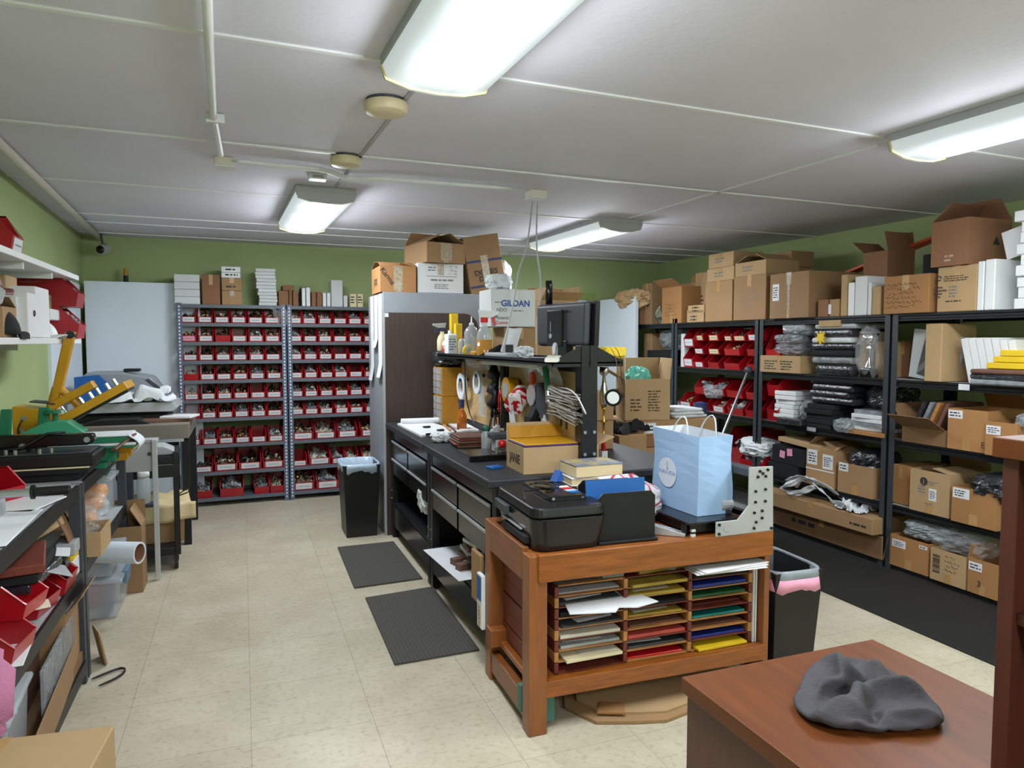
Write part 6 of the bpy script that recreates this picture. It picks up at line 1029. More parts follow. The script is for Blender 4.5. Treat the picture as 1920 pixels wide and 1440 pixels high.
p = hang(974, 749, 1.45); t = thing('tape_roll', 'red and white printed tape roll with a long white strip hanging down', 'tape', p)
def redtape_mat():
    m = D.materials.new('printed_red_tape'); m.use_nodes = True; nt = m.node_tree; b = nt.nodes['Principled BSDF']; v = nt.nodes.new('ShaderNodeTexVoronoi'); v.inputs['Scale'].default_value = 38; tc = nt.nodes.new('ShaderNodeTexCoord')
    nt.links.new(tc.outputs['Object'], v.inputs['Vector']); r = nt.nodes.new('ShaderNodeValToRGB'); r.color_ramp.interpolation = 'CONSTANT'; r.color_ramp.elements[0].color = lin('#b81826'); r.color_ramp.elements[1].color = lin('#e8dede'); r.color_ramp.elements[1].position = .55
    sp = nt.nodes.new('ShaderNodeSeparateColor'); nt.links.new(v.outputs['Color'], sp.inputs[0]); nt.links.new(sp.outputs[0], r.inputs[0]); nt.links.new(r.outputs[0], b.inputs['Base Color']); b.inputs['Roughness'].default_value = .4; return m
M['redtape'] = redtape_mat()
MB().cyl((-.05, -.035, -.03), (.045, .05, .03), .058, None, 22).build('tape_band', 'redtape', t)
MB().grid(lambda u, v: (-.055 - .02 * math.sin(v * 3) + .05 * v, -.04 + .085 * u - .13 * v, -.02 - .30 * v), 2, 10).build('tape_strip', 'paper', t, smooth=True)
hung('scraper', 'orange handled scraper on the near board', 'scraper', [('handle', MB().box(-.012, -.018, 0, .012, .018, .13), 'orange', False), ('blade', MB().box(-.002, -.03, -.08, .002, .03, 0), 'steel', False)], 999, 742)
hung('tape_dispenser', 'grey handled tape dispenser with a clear roll on the near board', 'tape dispenser', [('frame', MB().prism([(-.08, -.06), (-.02, .12), (.02, .11), (.0, -.02), (.08, -.10), (.10, -.06), (.03, .02)], -.02, .02, 'x'), 'darkgrey', False), ('roll', MB().cyl((-.026, .05, .05), (.026, .05, .05), .055, None, 22), 'clearhard', False), ('handle', MB().cyl((0, -.05, -.03), (0, -.11, -.14), .016), 'lightgrey', False), ('cutter', MB().box(-.03, .04, -.10, .03, .13, -.07), 'blackplastic', False)], 1010, 760, 1.44)
hung('brush', 'dark green handled brush hanging above the metal rods', 'brush', [('handle', MB().cyl((0, 0, -.03), (0, .04, .09), .014, .017), 'greenmetal', False), ('ferrule', MB().cyl((0, 0, -.03), (0, -.015, -.09), .016, .02), 'steel', False)], 1028, 722, 1.45)
b = MB(); r = random.Random(4)
for i in range(46):
    z = -.062 + .0028 * i; y = r.uniform(-.03, .03); b.tube([(r.uniform(-.03, .01), -.15 + y, z * 1.15 - .012 + r.uniform(-.006, .006)), (r.uniform(-.03, .01), 0, z + r.uniform(-.005, .005)), (r.uniform(-.03, .01), .15 + y, z * 1.1 + .012 + r.uniform(-.006, .006))], .0036, 5)
defm('wirerod', '#7d766b', .5, metal=.3, var=.15, scale=40)
o = b.build('wire_bundle', 'wirerod', None, hang(1060, 758, 1.45)); tag(o, 'bundle of grey metal rods tied on the near plywood board', 'metal rods', kind='stuff')
for i, (px, py) in enumerate(((1052, 780), (1062, 786))):
    hung('drill_bit', ['dark drill bit hanging under the metal rods, farther one', 'dark drill bit hanging under the metal rods, nearer one'][i], 'drill bit', [('shank', MB().cyl((0, 0, -.05), (0, 0, .05), .006), 'darkgrey', False)], px, py)
for i in range(3):
    o = MB().tube([hang(1040 + 6 * i, 728 + i * 2, 1.46), hang(1066 + 4 * i, 726 + 4 * i, 1.44), hang(1083 + i * 2, 742, 1.43), hang(1092, 762 + i * 5, 1.42), hang(1100, 778, 1.42)], .0035 - .0006 * i, 7).build('white_cable', ['white', 'blackplastic', 'lightgrey'][i], None, smooth=True, sub=1); tag(o, ['white', 'black', 'grey'][i] + ' cable arching over the metal rods on the board', 'cable')
hung('hook_card', 'clear blister card hanging below the nearer tape roll', 'card', [('card', MB().box(-.003, -.06, -.1, .003, .06, .1), 'clearhard', False)], 903, 752)
hung('paint_roller', 'dark long tool hanging between the plywood boards', 'tool', [('shaft', MB().cyl((0, 0, -.12), (0, .01, .2), .014, .02), 'blackplastic', False), ('head', MB().cyl((0, -.0, -.20), (0, 0, -.12), .022), 'blackplastic', False)], 944, 740, 1.46)
o = MB().tube([hang(870, 662, 1.36), hang(872, 700, 1.36), hang(873, 740, 1.37), hang(879, 775, 1.38), hang(893, 802, 1.38)], .005, 6).build('power_cord', 'blackplastic', None, smooth=True, sub=1); tag(o, 'thin black cord hanging from the tray past the clear tape rolls', 'cord')

# ================================================================ ON THE BENCH TOP
def oz(px, py, z=BZ): return onZ(px, py, z)
for k in range(2):
    t = thing('parts_drawer_cabinet', ['lower yellow parts cabinet with clear drawers', 'upper yellow parts cabinet with clear drawers under the black bag'][k], 'drawer cabinet', (1.475, 5.16, BZ + .001 + k * .215), 0)
    MB().box(-.11, -.12, 0, .06, .12, .213).build('cabinet_case', 'mustard', t, bev=.003)
    for i in range(4):
        for j in range(2): MB().box(-.118, -.11 + j * .112, .012 + i * .05, -.11, -.002 + j * .112, .056 + i * .05).build('drawer', 'clearhard', t, bev=.002)
plastic_lump('black_bag', 'dark glossy bag on top of the yellow parts cabinets', 'bag', (.26, .28, .13), (1.45, 5.16, BZ + .432), 'darkpoly', 101, amp=.12)
trigger('amber spray bottle with blue trigger on the bench before the yellow cabinets', Vector((1.425, 4.74, BZ + .001)), 1.05, 'amber', 'navy', 'navy', PI / 2)
for i, (pts, lab) in enumerate(((((745, 797), (800, 793), (868, 812), (790, 820)), 'white foam sheet lying nearest the aisle edge of the bench'), (((830, 792), (862, 790), (898, 809), (868, 811)), 'white sheet in a wood frame on the far bench'))):
    q = [oz(*p) for p in pts]; c = sum(q, Vector()) / 4; b = MB(); vs = [v - c for v in q]; b.add([(v.x, v.y, 0) for v in vs] + [(v.x, v.y, .012) for v in vs], [(3, 2, 1, 0), (4, 5, 6, 7), (0, 1, 5, 4), (1, 2, 6, 5), (2, 3, 7, 6), (3, 0, 4, 7)])
    o = b.build('foam_board', 'white', None, (c.x, c.y, BZ + .001)); tag(o, lab, 'board')
t = thing('paper_roll', 'white paper roll lying across the far bench end', 'paper roll', oz(788, 797)); MB().cyl((-.14, .02, .026), (.14, .0, .026), .025, None, 18).build('roll', 'paper', t, smooth=False, bev=.003)
for i, (px, py) in enumerate(((800, 802), (826, 808), (815, 815))):
    slab('dark_block', ['small black block farthest on the white foam sheet', 'small round dark clip on the white foam sheet', 'thin black strip on the near edge of the foam sheet'][i], 'block', [.05, .045, .12][i], [.03, .03, .012][i], .012, oz(px, py, BZ + .014), 'blackplastic', rad([8, 20, 6][i]))
for i in range(2):
    slab('wood_strip', ['wooden strip across the white sheets, farther one', 'wooden strip across the white sheets, nearer one'][i], 'wood', .012, .34, .012, oz(838 + 10 * i, 803 + 2 * i, BZ + .0145), ['woodlight', 'stackbrown'][i], rad(-8))
for i in range(5):
    slab('wooden_plaque', 'brown plaque of the stack beside the glue bottle, ' + ['lowest', 'second', 'middle', 'fourth', 'topmost'][i], 'plaque', .17, .20, .0125, Vector((1.235 + R.uniform(-.012, .012) + .004 * i, 4.02 + R.uniform(-.01, .01) - .003 * i, BZ + .001 + i * .0135)), 'woodred' if i % 2 else 'stackbrown', rad(-6 + R.uniform(-5, 5)), 'brown plaques stacked on the bench', bev=.004)
o = plastic_lump('crumpled_paper', 'crumpled white plastic scrap before the brown plaques', 'paper', (.12, .14, .06), oz(826, 828), 'clothwhite', 103, amp=.4)
t = thing('glue_bottle', 'clear glue bottle with green cap beside the press with red knob', 'bottle', oz(911, 848)); MB().lathe([(.024, 0), (.026, .005), (.026, .105), (.012, .12), (.012, .125)], 16).build('bottle_body', 'clearhard', t, smooth=True); MB().lathe([(.015, .122), (.015, .14), (.008, .152)], 14).build('cap', 'greenmetal', t, smooth=True)
t = thing('engraving_fixture', 'small black press with grey head and red ball knob on the bench', 'machine', oz(920, 858))
MB().box(-.15, -.10, 0, .22, .13, .03).build('base_plate', 'blackgloss', t, bev=.004); MB().box(.02, -.03, .03, .11, .05, .10).build('head', 'lightgrey', t, bev=.005); MB().box(.0, -.035, .10, .13, .055, .128).build('top_block', 'darkgrey', t, bev=.005); MB().cyl((.02, -.04, .03), (.02, -.04, .06), .012).build('stud', 'steel', t); MB().ball((.045, -.055, .08), .022, 16, 10).build('knob', 'redbright', t, smooth=True)
t = thing('pen_cup', 'cup crowded with markers and pens before the plywood', 'cup', oz(938, 822) + Vector((.0, 0, .001))); MB().lathe([(.04, 0), (.045, .003), (.05, .09)], 16).build('cup', 'clearhard', t, smooth=True)
for i in range(6):
    a = i * 1.05; o = MB().cyl((0, 0, 0), (.03 * math.cos(a), .03 * math.sin(a), .17), .006).build('marker', ['navy', 'blackplastic', 'redbright', 'white', 'blackplastic', 'blue'][i], None, oz(938, 822) + Vector((.018 * math.cos(a), .018 * math.sin(a), .006))); tag(o, ['navy marker', 'thick black marker', 'red marker', 'white pen', 'slim black pen', 'blue pen'][i] + ' in the crowded pen cup', 'marker')
for i, (px, py) in enumerate(((955, 835), (965, 826), (928, 830))): bottle(['small clear jar right of the pen cup', 'small white topped jar behind the lettered carton', 'low clear jar left of the pen cup'][i], oz(px, py), .035, .10, 'clearhard', .02, None, 'white')
slab('blue_card', 'small blue card lying at the bench edge under the press', 'card', .07, .05, .012, oz(927, 878), 'blue', rad(20))
# carton with JANIE
p = oz(986, 891); t = carton('cardboard_box', 'low open tan carton with a handwritten name and yellow envelopes on top', .385, .25, .125, Vector((p.x + .19, p.y + .13, BZ + .001)), rad(-2), 'open', 'cardlight', flaps=(None, 100, None, 160), fl=.09, tape=False)
txt(t, 'JANIE', -.1935, .058, .062, 'ink', y=0, name='handwriting', rot=(PI / 2, 0, -PI / 2))
bp = t.location
slab('envelope', 'purple envelope lying under the yellow ones on the tan carton', 'envelope', .375, .245, .006, bp + Vector((.0, 0, .127)), 'purple', rad(-2)); slab('envelope', 'yellow envelope lying flat on the tan carton', 'envelope', .37, .24, .005, bp + Vector((.0, .0, .1335)), 'yellowpaint', rad(-1))
o = MB().box(-.18, -.002, 0, .18, .002, .06).build('envelope', 'mustard', None, bp + Vector((-.0, .118, .14)), rot=(rad(-14), 0, 0)); tag(o, 'mustard envelope standing at the back of the tan carton', 'envelope')
# behind: right bench
for i in range(2):
    t = carton('cardboard_box', ['lower brown carton on the bench behind the pegboard', 'upper brown carton on the bench behind the pegboard'][i], .20, .24, .165, Vector((1.88, 3.70, BZ + .001 + i * .167)), rad(4), mk='card', tape=False)
for i, (px, col) in enumerate(((1119, 'gold'), (1129, 'gold'))):
    t = thing('trophy', ['tall column trophy with red base beside the station post, farther', 'tall column trophy with red base beside the station post, nearer'][i], 'trophy', Vector((1.675 + .04 * i, 3.25 - .05 * i, BZ + .001)))
    b = MB(); b.box(-.016, -.016, 0, .016, .016, .06); b.build('base', 'white', t); MB().lathe([(.012, .06), (.012, .13)], 10).build('column', 'redbright', t, smooth=True); MB().lathe([(.016, .13), (.006, .14), (.006, .2), (.018, .21), (.006, .22), (.006, .27), (.014, .28)], 12).build('stem', col, t, smooth=True)
    MB().lathe([(.010, .28), (.02, .31), (.022, .36), (.012, .40), (.008, .44), (.024, .46), (.022, .49)], 14).build('cup', 'silver', t, smooth=True)
hungp = Vector((1.645, 2.965, 1.235)); t = thing('tape_roll', 'wide black tape roll with white core hanging by the station post', 'tape', hungp, rad(0))
b = MB(); n = 24; b.add([(x, rr * math.cos(2 * PI * i / n), rr * math.sin(2 * PI * i / n)) for x, rr in ((-.03, .029), (-.03, .041), (.028, .041), (.028, .029)) for i in range(n)], [(k * n + i, k * n + (i + 1) % n, ((k + 1) % 4) * n + (i + 1) % n, ((k + 1) % 4) * n + i) for k in range(4) for i in range(n)]); b.build('tape_band', 'blackgloss', t, rz=rad(50))
MB().cyl((-.031, 0, 0), (.0, 0, 0), .029, None, 22).build('core', 'white', t, rz=rad(50))
# ---- pile of goods between the benches and the racks
def pile(nm, lab, x, y, z, w, d, h, mk, **k):
    t = carton(nm, lab, w, d, h, Vector((x, y, z)), rad(k.pop('rz', 0)), mk=mk, **k); t['dims'] = (w, d, h); return t
t = pile('stacked_case', 'black case on the floor under the pile behind the gift bag', 2.93, 4.62, .002, .76, .44, .40, 'blackmatte', tape=False)
t = pile('stacked_case', 'dark grey case second from the floor behind the gift bag', 2.95, 4.62, .404, .72, .44, .19, 'darkgrey', tape=False)
t = pile('cardboard_box', 'brown carton in the middle of the pile behind the gift bag', 2.94, 4.64, .596, .74, .46, .135, 'card', tape=False)
t = pile('cardboard_box', 'brown carton with folded edge second from the top of the pile', 2.93, 4.64, .733, .76, .44, .09, 'cardbrown', tape=False)
t = pile('cardboard_box', 'flat brown carton with white label topmost in the pile behind the gift bag', 2.93, 4.64, .825, .78, .46, .10, 'card', tape=False); sticker(t, -.24, -.14, .012, .085, -.23, rows=2)
t = pile('cardboard_box', 'open brown carton with teal bag sticking out on top of the pile', 2.80, 4.62, .927, .33, .34, .30, 'cardlight', kind='open', flaps=(None, 80, 150, 95), fl=.15, rz=-18, tape=False); lines(t, .0, .1, .06, .22, 8, 'inkbrown', -.172, seed=91); lines(t, -.13, -.03, .06, .16, 4, 'inkbrown', -.172, seed=92)
plastic_lump('teal_bag', 'teal crinkled plastic bag sticking out of the open brown carton', 'bag', (.18, .16, .26), (2.76, 4.62, 1.05), 'teal', 111, amp=.35)
for i in range(3):
    slab('folded_shirt', 'white folded shirt on the flat carton, ' + ['lowest', 'middle', 'topmost'][i], 'folded clothing', .30 - .02 * i, .3, .022, Vector((3.13 - .01 * i, 4.62, .927 + i * .024)), 'clothwhite', rad([4, -6, 3][i]), 'white folded shirts on the pile', bev=.009)
o = cloth_mb(DRAPE, (.75, .6, 1.1)).build('black_cloth', 'blackmatte', None, (2.55, 4.42, .854), rad(20), smooth=True); tag(o, 'black cloth bundle lying before the open brown carton with teal bag', 'cloth')
t = pile('cardboard_box', 'small brown carton under the black cloth bundle', 2.52, 4.42, .602, .22, .3, .25, 'card', tape=False)
t = pile('stacked_case', 'black bag like case at the aisle end of the pile', 2.50, 4.42, .002, .26, .34, .598, 'blackmatte', tape=False)
t = thing('machine_stand', 'dark grey machine with black arms behind the pile near the white door', 'machine', (2.95, 5.55, 0)); MB().box(-.2, -.2, 0, .3, .25, .9).build('machine_body', 'darkgrey', t, bev=.01); MB().box(-.25, -.24, .9, .3, .2, 1.02).build('head', 'shelfgrey', t, bev=.02); MB().box(-.42, -.06, 1.0, -.1, -.02, 1.03).build('arm', 'blackplastic', t); MB().box(-.22, -.08, 1.02, -.12, .0, 1.07).build('clamp', 'blackplastic', t); MB().box(-.1, -.05, 1.045, .25, -.01, 1.065).build('rail', 'stackbrown', t)
t = thing('pole_with_ball', 'grey pole with a round ball head leaning against the second rack', 'pole', onY(1352, 822, 4.60)); e = onX(1403, 694, 3.93) - t.location
MB().cyl(e * -.55, e, .011).build('shaft', 'steel', t); MB().ball(e, .035, 14, 10).build('head', 'darkgrey', t, smooth=True)
o = MB().lathe([(.045, 0), (.05, .01), (.05, .10), (.02, .11)], 16).build('jar', 'navy', None, (3.28, 4.56, .927), smooth=False); tag(o, 'small blue jar at the pile edge beside the pole', 'jar')

# ================================================================ BIN LEFT
def trash(label, loc, rz, w, d, h, liner, inside, pinkrim=False):
    t = thing('trash_can', label, 'trash can', loc, rz); k = .82; b = MB(); th = .008
    def ring(s, z, off=0): return [(-w / 2 * s + off, -d / 2 * s + off, z), (w / 2 * s - off, -d / 2 * s + off, z), (w / 2 * s - off, d / 2 * s - off, z), (-w / 2 * s + off, d / 2 * s - off, z)]
    vs = ring(k, 0) + ring(1, h) + ring(1, h, th) + ring(k, .02, th)
    fs = [(3, 2, 1, 0), (12, 13, 14, 15)] + [(i, (i + 1) % 4, 4 + (i + 1) % 4, 4 + i) for i in range(4)] + [(4 + i, 4 + (i + 1) % 4, 8 + (i + 1) % 4, 8 + i) for i in range(4)] + [(8 + i, 8 + (i + 1) % 4, 12 + (i + 1) % 4, 12 + i) for i in range(4)]
    b.add(vs, fs).build('can_body', 'blackplastic', t, bev=.012)
    r = random.Random(3); N = 40
    def per(i, s, off=0):
        a = 2 * PI * (i % N) / N; c, s_ = math.cos(a), math.sin(a); p = 6
        q = (abs(c) ** p + abs(s_) ** p) ** (-1 / p); return (c * q * (w / 2 * s + off), s_ * q * (d / 2 * s + off))
    drop = [r.uniform(.035, .06) + .015 * math.sin(i * .8) for i in range(N)]
    prof = [(1, .006, lambda i: h - drop[i]), (1, .008, lambda i: h - .012), (1, .004, lambda i: h + .008), (.96, 0, lambda i: h + .004), (.93, 0, lambda i: h - .08), (.86, 0, lambda i: h * .5), (.80, 0, lambda i: .05)]
    vs = []
    for s, off, fz in prof: vs += [(*per(i, s, off), fz(i)) for i in range(N)]
    fs = [(k_ * N + i, k_ * N + (i + 1) % N, (k_ + 1) * N + (i + 1) % N, (k_ + 1) * N + i) for k_ in range(len(prof) - 1) for i in range(N)] + [tuple(range((len(prof) - 1) * N, len(prof) * N))]
    MB().add(vs, fs).build('bin_liner', liner, t, smooth=True, solid=.002)
    if pinkrim:
        vs = []
        for s, off, z0 in ((1, .008, -.03), (1, .012, -.05)): vs += [(*per(i, s, off), h + z0 - (drop[i] * .6 if z0 < -.04 else 0)) for i in range(N)]
        MB().add(vs, [(i, (i + 1) % N, N + (i + 1) % N, N + i) for i in range(N)]).build('drawstring', 'pinknote', t, smooth=True, solid=.002)
    return t
defm('linerblue', '#a9bccf', .3, var=.15, scale=30, bump=.3, bscale=30)
defm('linergrey', '#848c92', .35, var=.15, scale=14, bump=.2, bscale=20)
trash('black trash can with bluish liner beside the tall cabinet', (.83, 5.58, 0), 0, .28, .36, .56, 'linerblue', 'linerblue')
trash('black trash can with white liner and pink drawstring beside the wooden table', (2.255, 2.585, 0), rad(-3), .25, .40, .50, 'linergrey', 'linergrey', True)
# anti fatigue mats
def mat_at(pts, lab):
    q = [onZ(px, py, .004) for px, py in pts]; c = sum(q, Vector()) / 4; vs = [v - c for v in q]
    o = MB().add([(v.x, v.y, -.003) for v in vs] + [(v.x, v.y, .007) for v in vs], [(3, 2, 1, 0), (4, 5, 6, 7), (0, 1, 5, 4), (1, 2, 6, 5), (2, 3, 7, 6), (3, 0, 4, 7)]).build('floor_mat', 'matgrey', None, c, bev=.003); tag(o, lab, 'floor mat', 'grey ribbed mats beside the benches')
mm = D.materials.new('ribbed_mat'); mm.use_nodes = True; nt = mm.node_tree; b_ = nt.nodes['Principled BSDF']; b_.inputs['Roughness'].default_value = .85; tc = nt.nodes.new('ShaderNodeTexCoord'); wv = nt.nodes.new('ShaderNodeTexWave'); wv.bands_direction = 'X'; wv.inputs['Scale'].default_value = 16; wv.inputs['Distortion'].default_value = .6; wv.inputs['Detail Scale'].default_value = 3
rp = nt.nodes.new('ShaderNodeValToRGB'); rp.color_ramp.elements[0].color = lin('#413f3a'); rp.color_ramp.elements[1].color = lin('#4b4944'); nt.links.new(tc.outputs['Object'], wv.inputs[0]); nt.links.new(wv.outputs['Fac'], rp.inputs[0]); nt.links.new(rp.outputs[0], b_.inputs['Base Color'])
bpn = nt.nodes.new('ShaderNodeBump'); bpn.inputs['Strength'].default_value = .25; nt.links.new(wv.outputs['Fac'], bpn.inputs['Height']); nt.links.new(bpn.outputs[0], b_.inputs['Normal']); M['matgrey'] = mm
mat_at(((664, 1103), (792, 1085), (738, 1016), (633, 1027)), 'grey ribbed floor mat farther away, beside the first workbench')
mat_at(((740, 1247), (899, 1219), (812, 1101), (685, 1122)), 'grey ribbed floor mat nearer the wooden table')
# bench shelf contents
o = plastic_lump('white_bag', 'white plastic bag hanging out of the farther workbench shelf', 'bag', (.12, .22, .17), (1.10, 4.43, .40), 'clothwhite', 121, amp=.3)
slab('cardboard_sheet', 'tan cardboard upright inside the farther workbench', 'cardboard', .3, .02, .26, Vector((1.24, 4.30, .27)), 'card')
slab('paper_sheet', 'white paper sheet sliding off the nearer workbench shelf', 'paper', .36, .6, .004, Vector((1.17, 3.74, .272)), 'paper', rad(4))
for i in range(5):
    slab('magazine', 'brown edged packet stacked on the white sheet, ' + ['lowest', 'second', 'middle', 'fourth', 'topmost'][i], 'packet', .22, .18, .022, Vector((1.22 + .01 * i, 3.72 + R.uniform(-.02, .02), .277 + i * .0235)), 'stackbrown' if i % 2 else 'paper', rad(R.uniform(-10, 10)), 'packets inside the nearer workbench', bev=.003)
for i in range(8):
    a = slab('sample_card', '%s brown printed card fanned at the back of the nearer workbench' % ORD[i], 'card', .12, .16, .006, Vector((1.30, 3.58 - .02 * i, .40 + .006 * i)), 'stackbrown' if i % 2 else 'lightgrey', rad(10 + 4 * i), 'fanned cards inside the nearer workbench', rot=(rad(30), 0, rad(10 + 4 * i)))
for i, (mk, yy, zz, hh_) in enumerate((('card', 3.07, .275, .24), ('white', 3.05, .20, .25))):
    t = carton(['cardboard_box', 'white_box'][i], ['tall flat tan carton standing in front of the nearer workbench', 'slim white box with blue picture beside the wooden table leg'][i], .02, .14 if i == 0 else .07, hh_, Vector((1.012 - .0, yy + .05, zz - .0)) if i == 0 else Vector((.99, 3.00, .20)), 0, mk=mk, tape=False)
    if i: MB().box(-.0115, -.03, .13, -.0105, .03, .24).build('printed_picture', 'blue', t); txt(t, 'IVORY', -.0115, .06, .035, 'cardorange', y=0, rot=(PI / 2, 0, -PI / 2), tilt=PI / 2)
for i in range(2):
    slab('stamp_block', ['dark striped block under the white paper sheet, farther', 'dark striped block under the white paper sheet, nearer'][i], 'block', .07, .05, .04, Vector((1.085, 3.70 - .1 * i, .2695 - .0)), 'stackbrown', rad(15))
# ================================================================ WOODEN TABLE with pigeonholes
WT = .70; x0, x1, y0, y1 = .99, 2.085, 2.395, 2.955; cx, cy = (x0 + x1) / 2, (y0 + y1) / 2; hw, hd = (x1 - x0) / 2, (y1 - y0) / 2
t = thing('wooden_table', 'orange stained wooden table with an under shelf, carrying the printer and gift bag', 'table', (cx, cy, 0), rad(-1.5)); WTAB = t
MB().box(-hw + .02, -hd + .022, WT - .03, hw, hd, WT).build('tabletop', 'wood', t, bev=.004)
MB().box(-hw + .035, -hd - .012, WT - .105, hw + .005, -hd + .02, WT + .002).build('front_apron', 'wood', t, bev=.004)
MB().box(-hw, -hd + .08, WT - .115, -hw + .03, hd - .07, WT + .012).build('side_apron', 'woody', t, bev=.004)
MB().box(hw - .03, -hd + .08, WT - .115, hw, hd - .07, WT).build('side_apron', 'woody', t, bev=.004)
for x, y, s in ((-hw, -hd, 0), (-hw, hd - .075, 1), (hw - .012, -hd + .02, 0), (hw - .03, hd - .075, 0)):
    MB().box(x, y, 0, x + (.075 if x < 0 else .028), y + .075, WT + (.012 if s else -.004)).build('leg', 'woodv', t, bev=.004)
MB().box(-hw + .06, -hd + .01, .135, hw, -hd + .05, .20).build('lower_rail', 'wood', t, bev=.003)
MB().box(-hw + .005, -hd + .075, .04, -hw + .045, hd - .07, .13).build('side_stretcher', 'woody', t, bev=.003)
MB().box(-hw - .012, hd - .13, .17, -hw + .08, hd - .05, .245).build('cross_block', 'woodv', t, bev=.003)
b = MB()
for i in range(6): b.box(-hw + .058 + .004 * (i % 2), -hd + .07, .2 + i * .068, -hw + .072, hd - .07, .2 + i * .068 + .065)
b.build('plank_side', 'woodred', t, bev=.003)
MB().box(-hw + .03, -hd + .05, .17, hw - .02, hd - .03, .195).build('under_shelf', 'wood', t, bev=.003)
defm('tealwood', '#3f6f63', .6, var=.1)
for x, y, z in ((-hw + .082, -hd + .04, .025), (-hw - .006, -hd + .082, .06)): MB().box(x, y, z, x + .04, y + .03, z + .105).build('painted_end', 'tealwood', t, bev=.002)

# pigeonhole sorter: three columns of eight slots
gx0, gx1, gz0, gz1, gy0, gy1 = 1.128, 2.035, .197, .545, 2.455, 2.84
t = thing('paper_sorter', 'pigeonhole paper sorter built of stacked wood strips under the wooden table', 'paper sorter', ((gx0 + gx1) / 2, (gy0 + gy1) / 2, gz0), rad(-1.5))
W, DD, HH = gx1 - gx0, gy1 - gy0, gz1 - gz0; nl = 8; lh = HH / nl; colw = W / 3
for c in range(4):
    x = -W / 2 + c * colw
    for l in range(nl):
        b = MB().box(x - .009, -DD / 2, l * lh + .004, x + .009, DD / 2, (l + 1) * lh); b.build('divider_block', 'woodred' if (l * 3 + c * 2) % 5 < 3 else 'woodlight', t, bev=.0015, seg=1)
for l in range(nl + 1):
    for c in range(3):
        x = -W / 2 + c * colw; MB().box(x + .009, -DD / 2 + .004, l * lh, x + colw - .009, DD / 2, l * lh + .004).build('shelf_board', 'woodlight' if (l + c) % 3 else 'woodred', t)
MB().box(-W / 2 - .01, DD / 2, 0, W / 2 + .01, DD / 2 + .006, HH).build('back_board', 'woodred', t)
# sheets in the slots: (material, thickness, sticking out, skew)
SL = {0: [None, ('cream', .012, .035, 5), ('lightgrey', .012, .0, 2), ('offwhite', .014, .01, -2), ('darkgrey', .008, .01, 2), ('blackmatte', .02, .01, 0), ('darkgrey', .012, .0, 0), ('lightgrey', .006, -.01, 0)],
      1: [('redbright', .008, .0, -3), ('darkgrey', .01, .0, 1), ('pinkred', .014, .005, 0), ('stackbrown', .008, -.01, 4), ('goldpaper', .008, .0, -5), ('blackmatte', .01, .01, 4), ('goldpaper', .012, .01, -3), ('goldpaper', .014, .025, 2)],
      2: [('yellow', .01, .03, 5), ('navyb', .01, .0, 0), ('stackbrown', .006, -.02, 0), ('tealp', .01, .0, 1), ('woodred', .006, -.03, 0), ('greenp', .012, .0, 0), ('navyb', .014, .005, 0), ('blackmatte', .012, .01, -2)]}
defm('pinkred', '#b8493f', .6); defm('navyb', '#1b2f8c', .5); defm('tealp', '#13807c', .5); defm('greenp', '#1d5a35', .5)
CNm = ['first', 'second', 'third']
cn = {'cream': 'cream', 'lightgrey': 'light grey', 'offwhite': 'off-white', 'darkgrey': 'dark grey', 'blackmatte': 'black', 'redbright': 'red', 'pinkred': 'pinkish red', 'stackbrown': 'brown', 'goldpaper': 'golden', 'yellow': 'yellow', 'navyb': 'dark blue', 'tealp': 'teal', 'woodred': 'maroon', 'greenp': 'green'}
Tm = Matrix.Translation(t.location) @ Matrix.Rotation(rad(-1.5), 4, 'Z')
for c, lst in SL.items():
    for l, e in enumerate(lst):
        if not e: continue
        mk, th, out, sk = e; p = Tm @ Vector((-W / 2 + (c + .5) * colw, -out - .008, l * lh + .0045))
        slab('sheet_stack', '%s sheets in slot %s of the %s sorter column' % (cn[mk], ['one, lowest', 'two from bottom', 'three from bottom', 'four from bottom', 'five from bottom', 'six from bottom', 'seven from bottom', 'eight, highest'][l], CNm[c]), 'paper', colw - .034 - abs(sk) * .004, .34, th, p, mk, rad(-1.5 + sk * .4), 'coloured sheets in the sorter', bev=.001)
        if mk in ('darkgrey', 'lightgrey', 'cream', 'goldpaper') and l < 7:
            p2 = p + Vector((R.uniform(-.04, .04), -.012, th + .0005)); slab('loose_sheet', 'loose sheet on the %s sheets, slot %s, %s sorter column' % (cn[mk], ['one', 'two', 'three', 'four', 'five', 'six', 'seven'][l], CNm[c]), 'paper', colw * .55, .26, .002, p2, 'paper' if mk == 'darkgrey' else 'offwhite', rad(R.uniform(-9, 9)), 'loose sheets in the sorter')
defm('templategrey', '#b9bcb9', .6, var=.04)
# big pale template sticking out of the first column
q = Tm @ Vector((-W / 2 + .5 * colw + .035, -.14, 6 * lh + .010)); b = MB(); b.prism([(-.15, -.13), (.03, -.15), (.06, -.115), (.13, -.13), (.235, -.10), (.12, .10), (-.12, .14)], 0, .004, 'z'); o = b.build('paper_template', 'paper', None, q, rad(-6), rot=(rad(5), 0, rad(-6))); tag(o, 'large pale cardboard template jutting out of the first sorter column', 'paper template')
q = Tm @ Vector((-W / 2 + .5 * colw + .02, -.08, 6 * lh + .001)); o = MB().box(-.07, -.10, 0, .04, .08, .003).build('paper_sheet', 'stackbrown', None, q, rad(8)); tag(o, 'dark brown card peeking from under the pale template', 'paper')
for i in range(3):
    q = Tm @ Vector((W / 2 - .5 * colw + .0, -.09, nl * lh + .006 + i * .006)); slab('white_board', ['lowest', 'middle', 'topmost'][i] + ' white mat board lying on top of the third sorter column', 'board', .34, .38, .005, q, 'white', rad(-3 + 4 * i), 'white mat boards on the sorter')
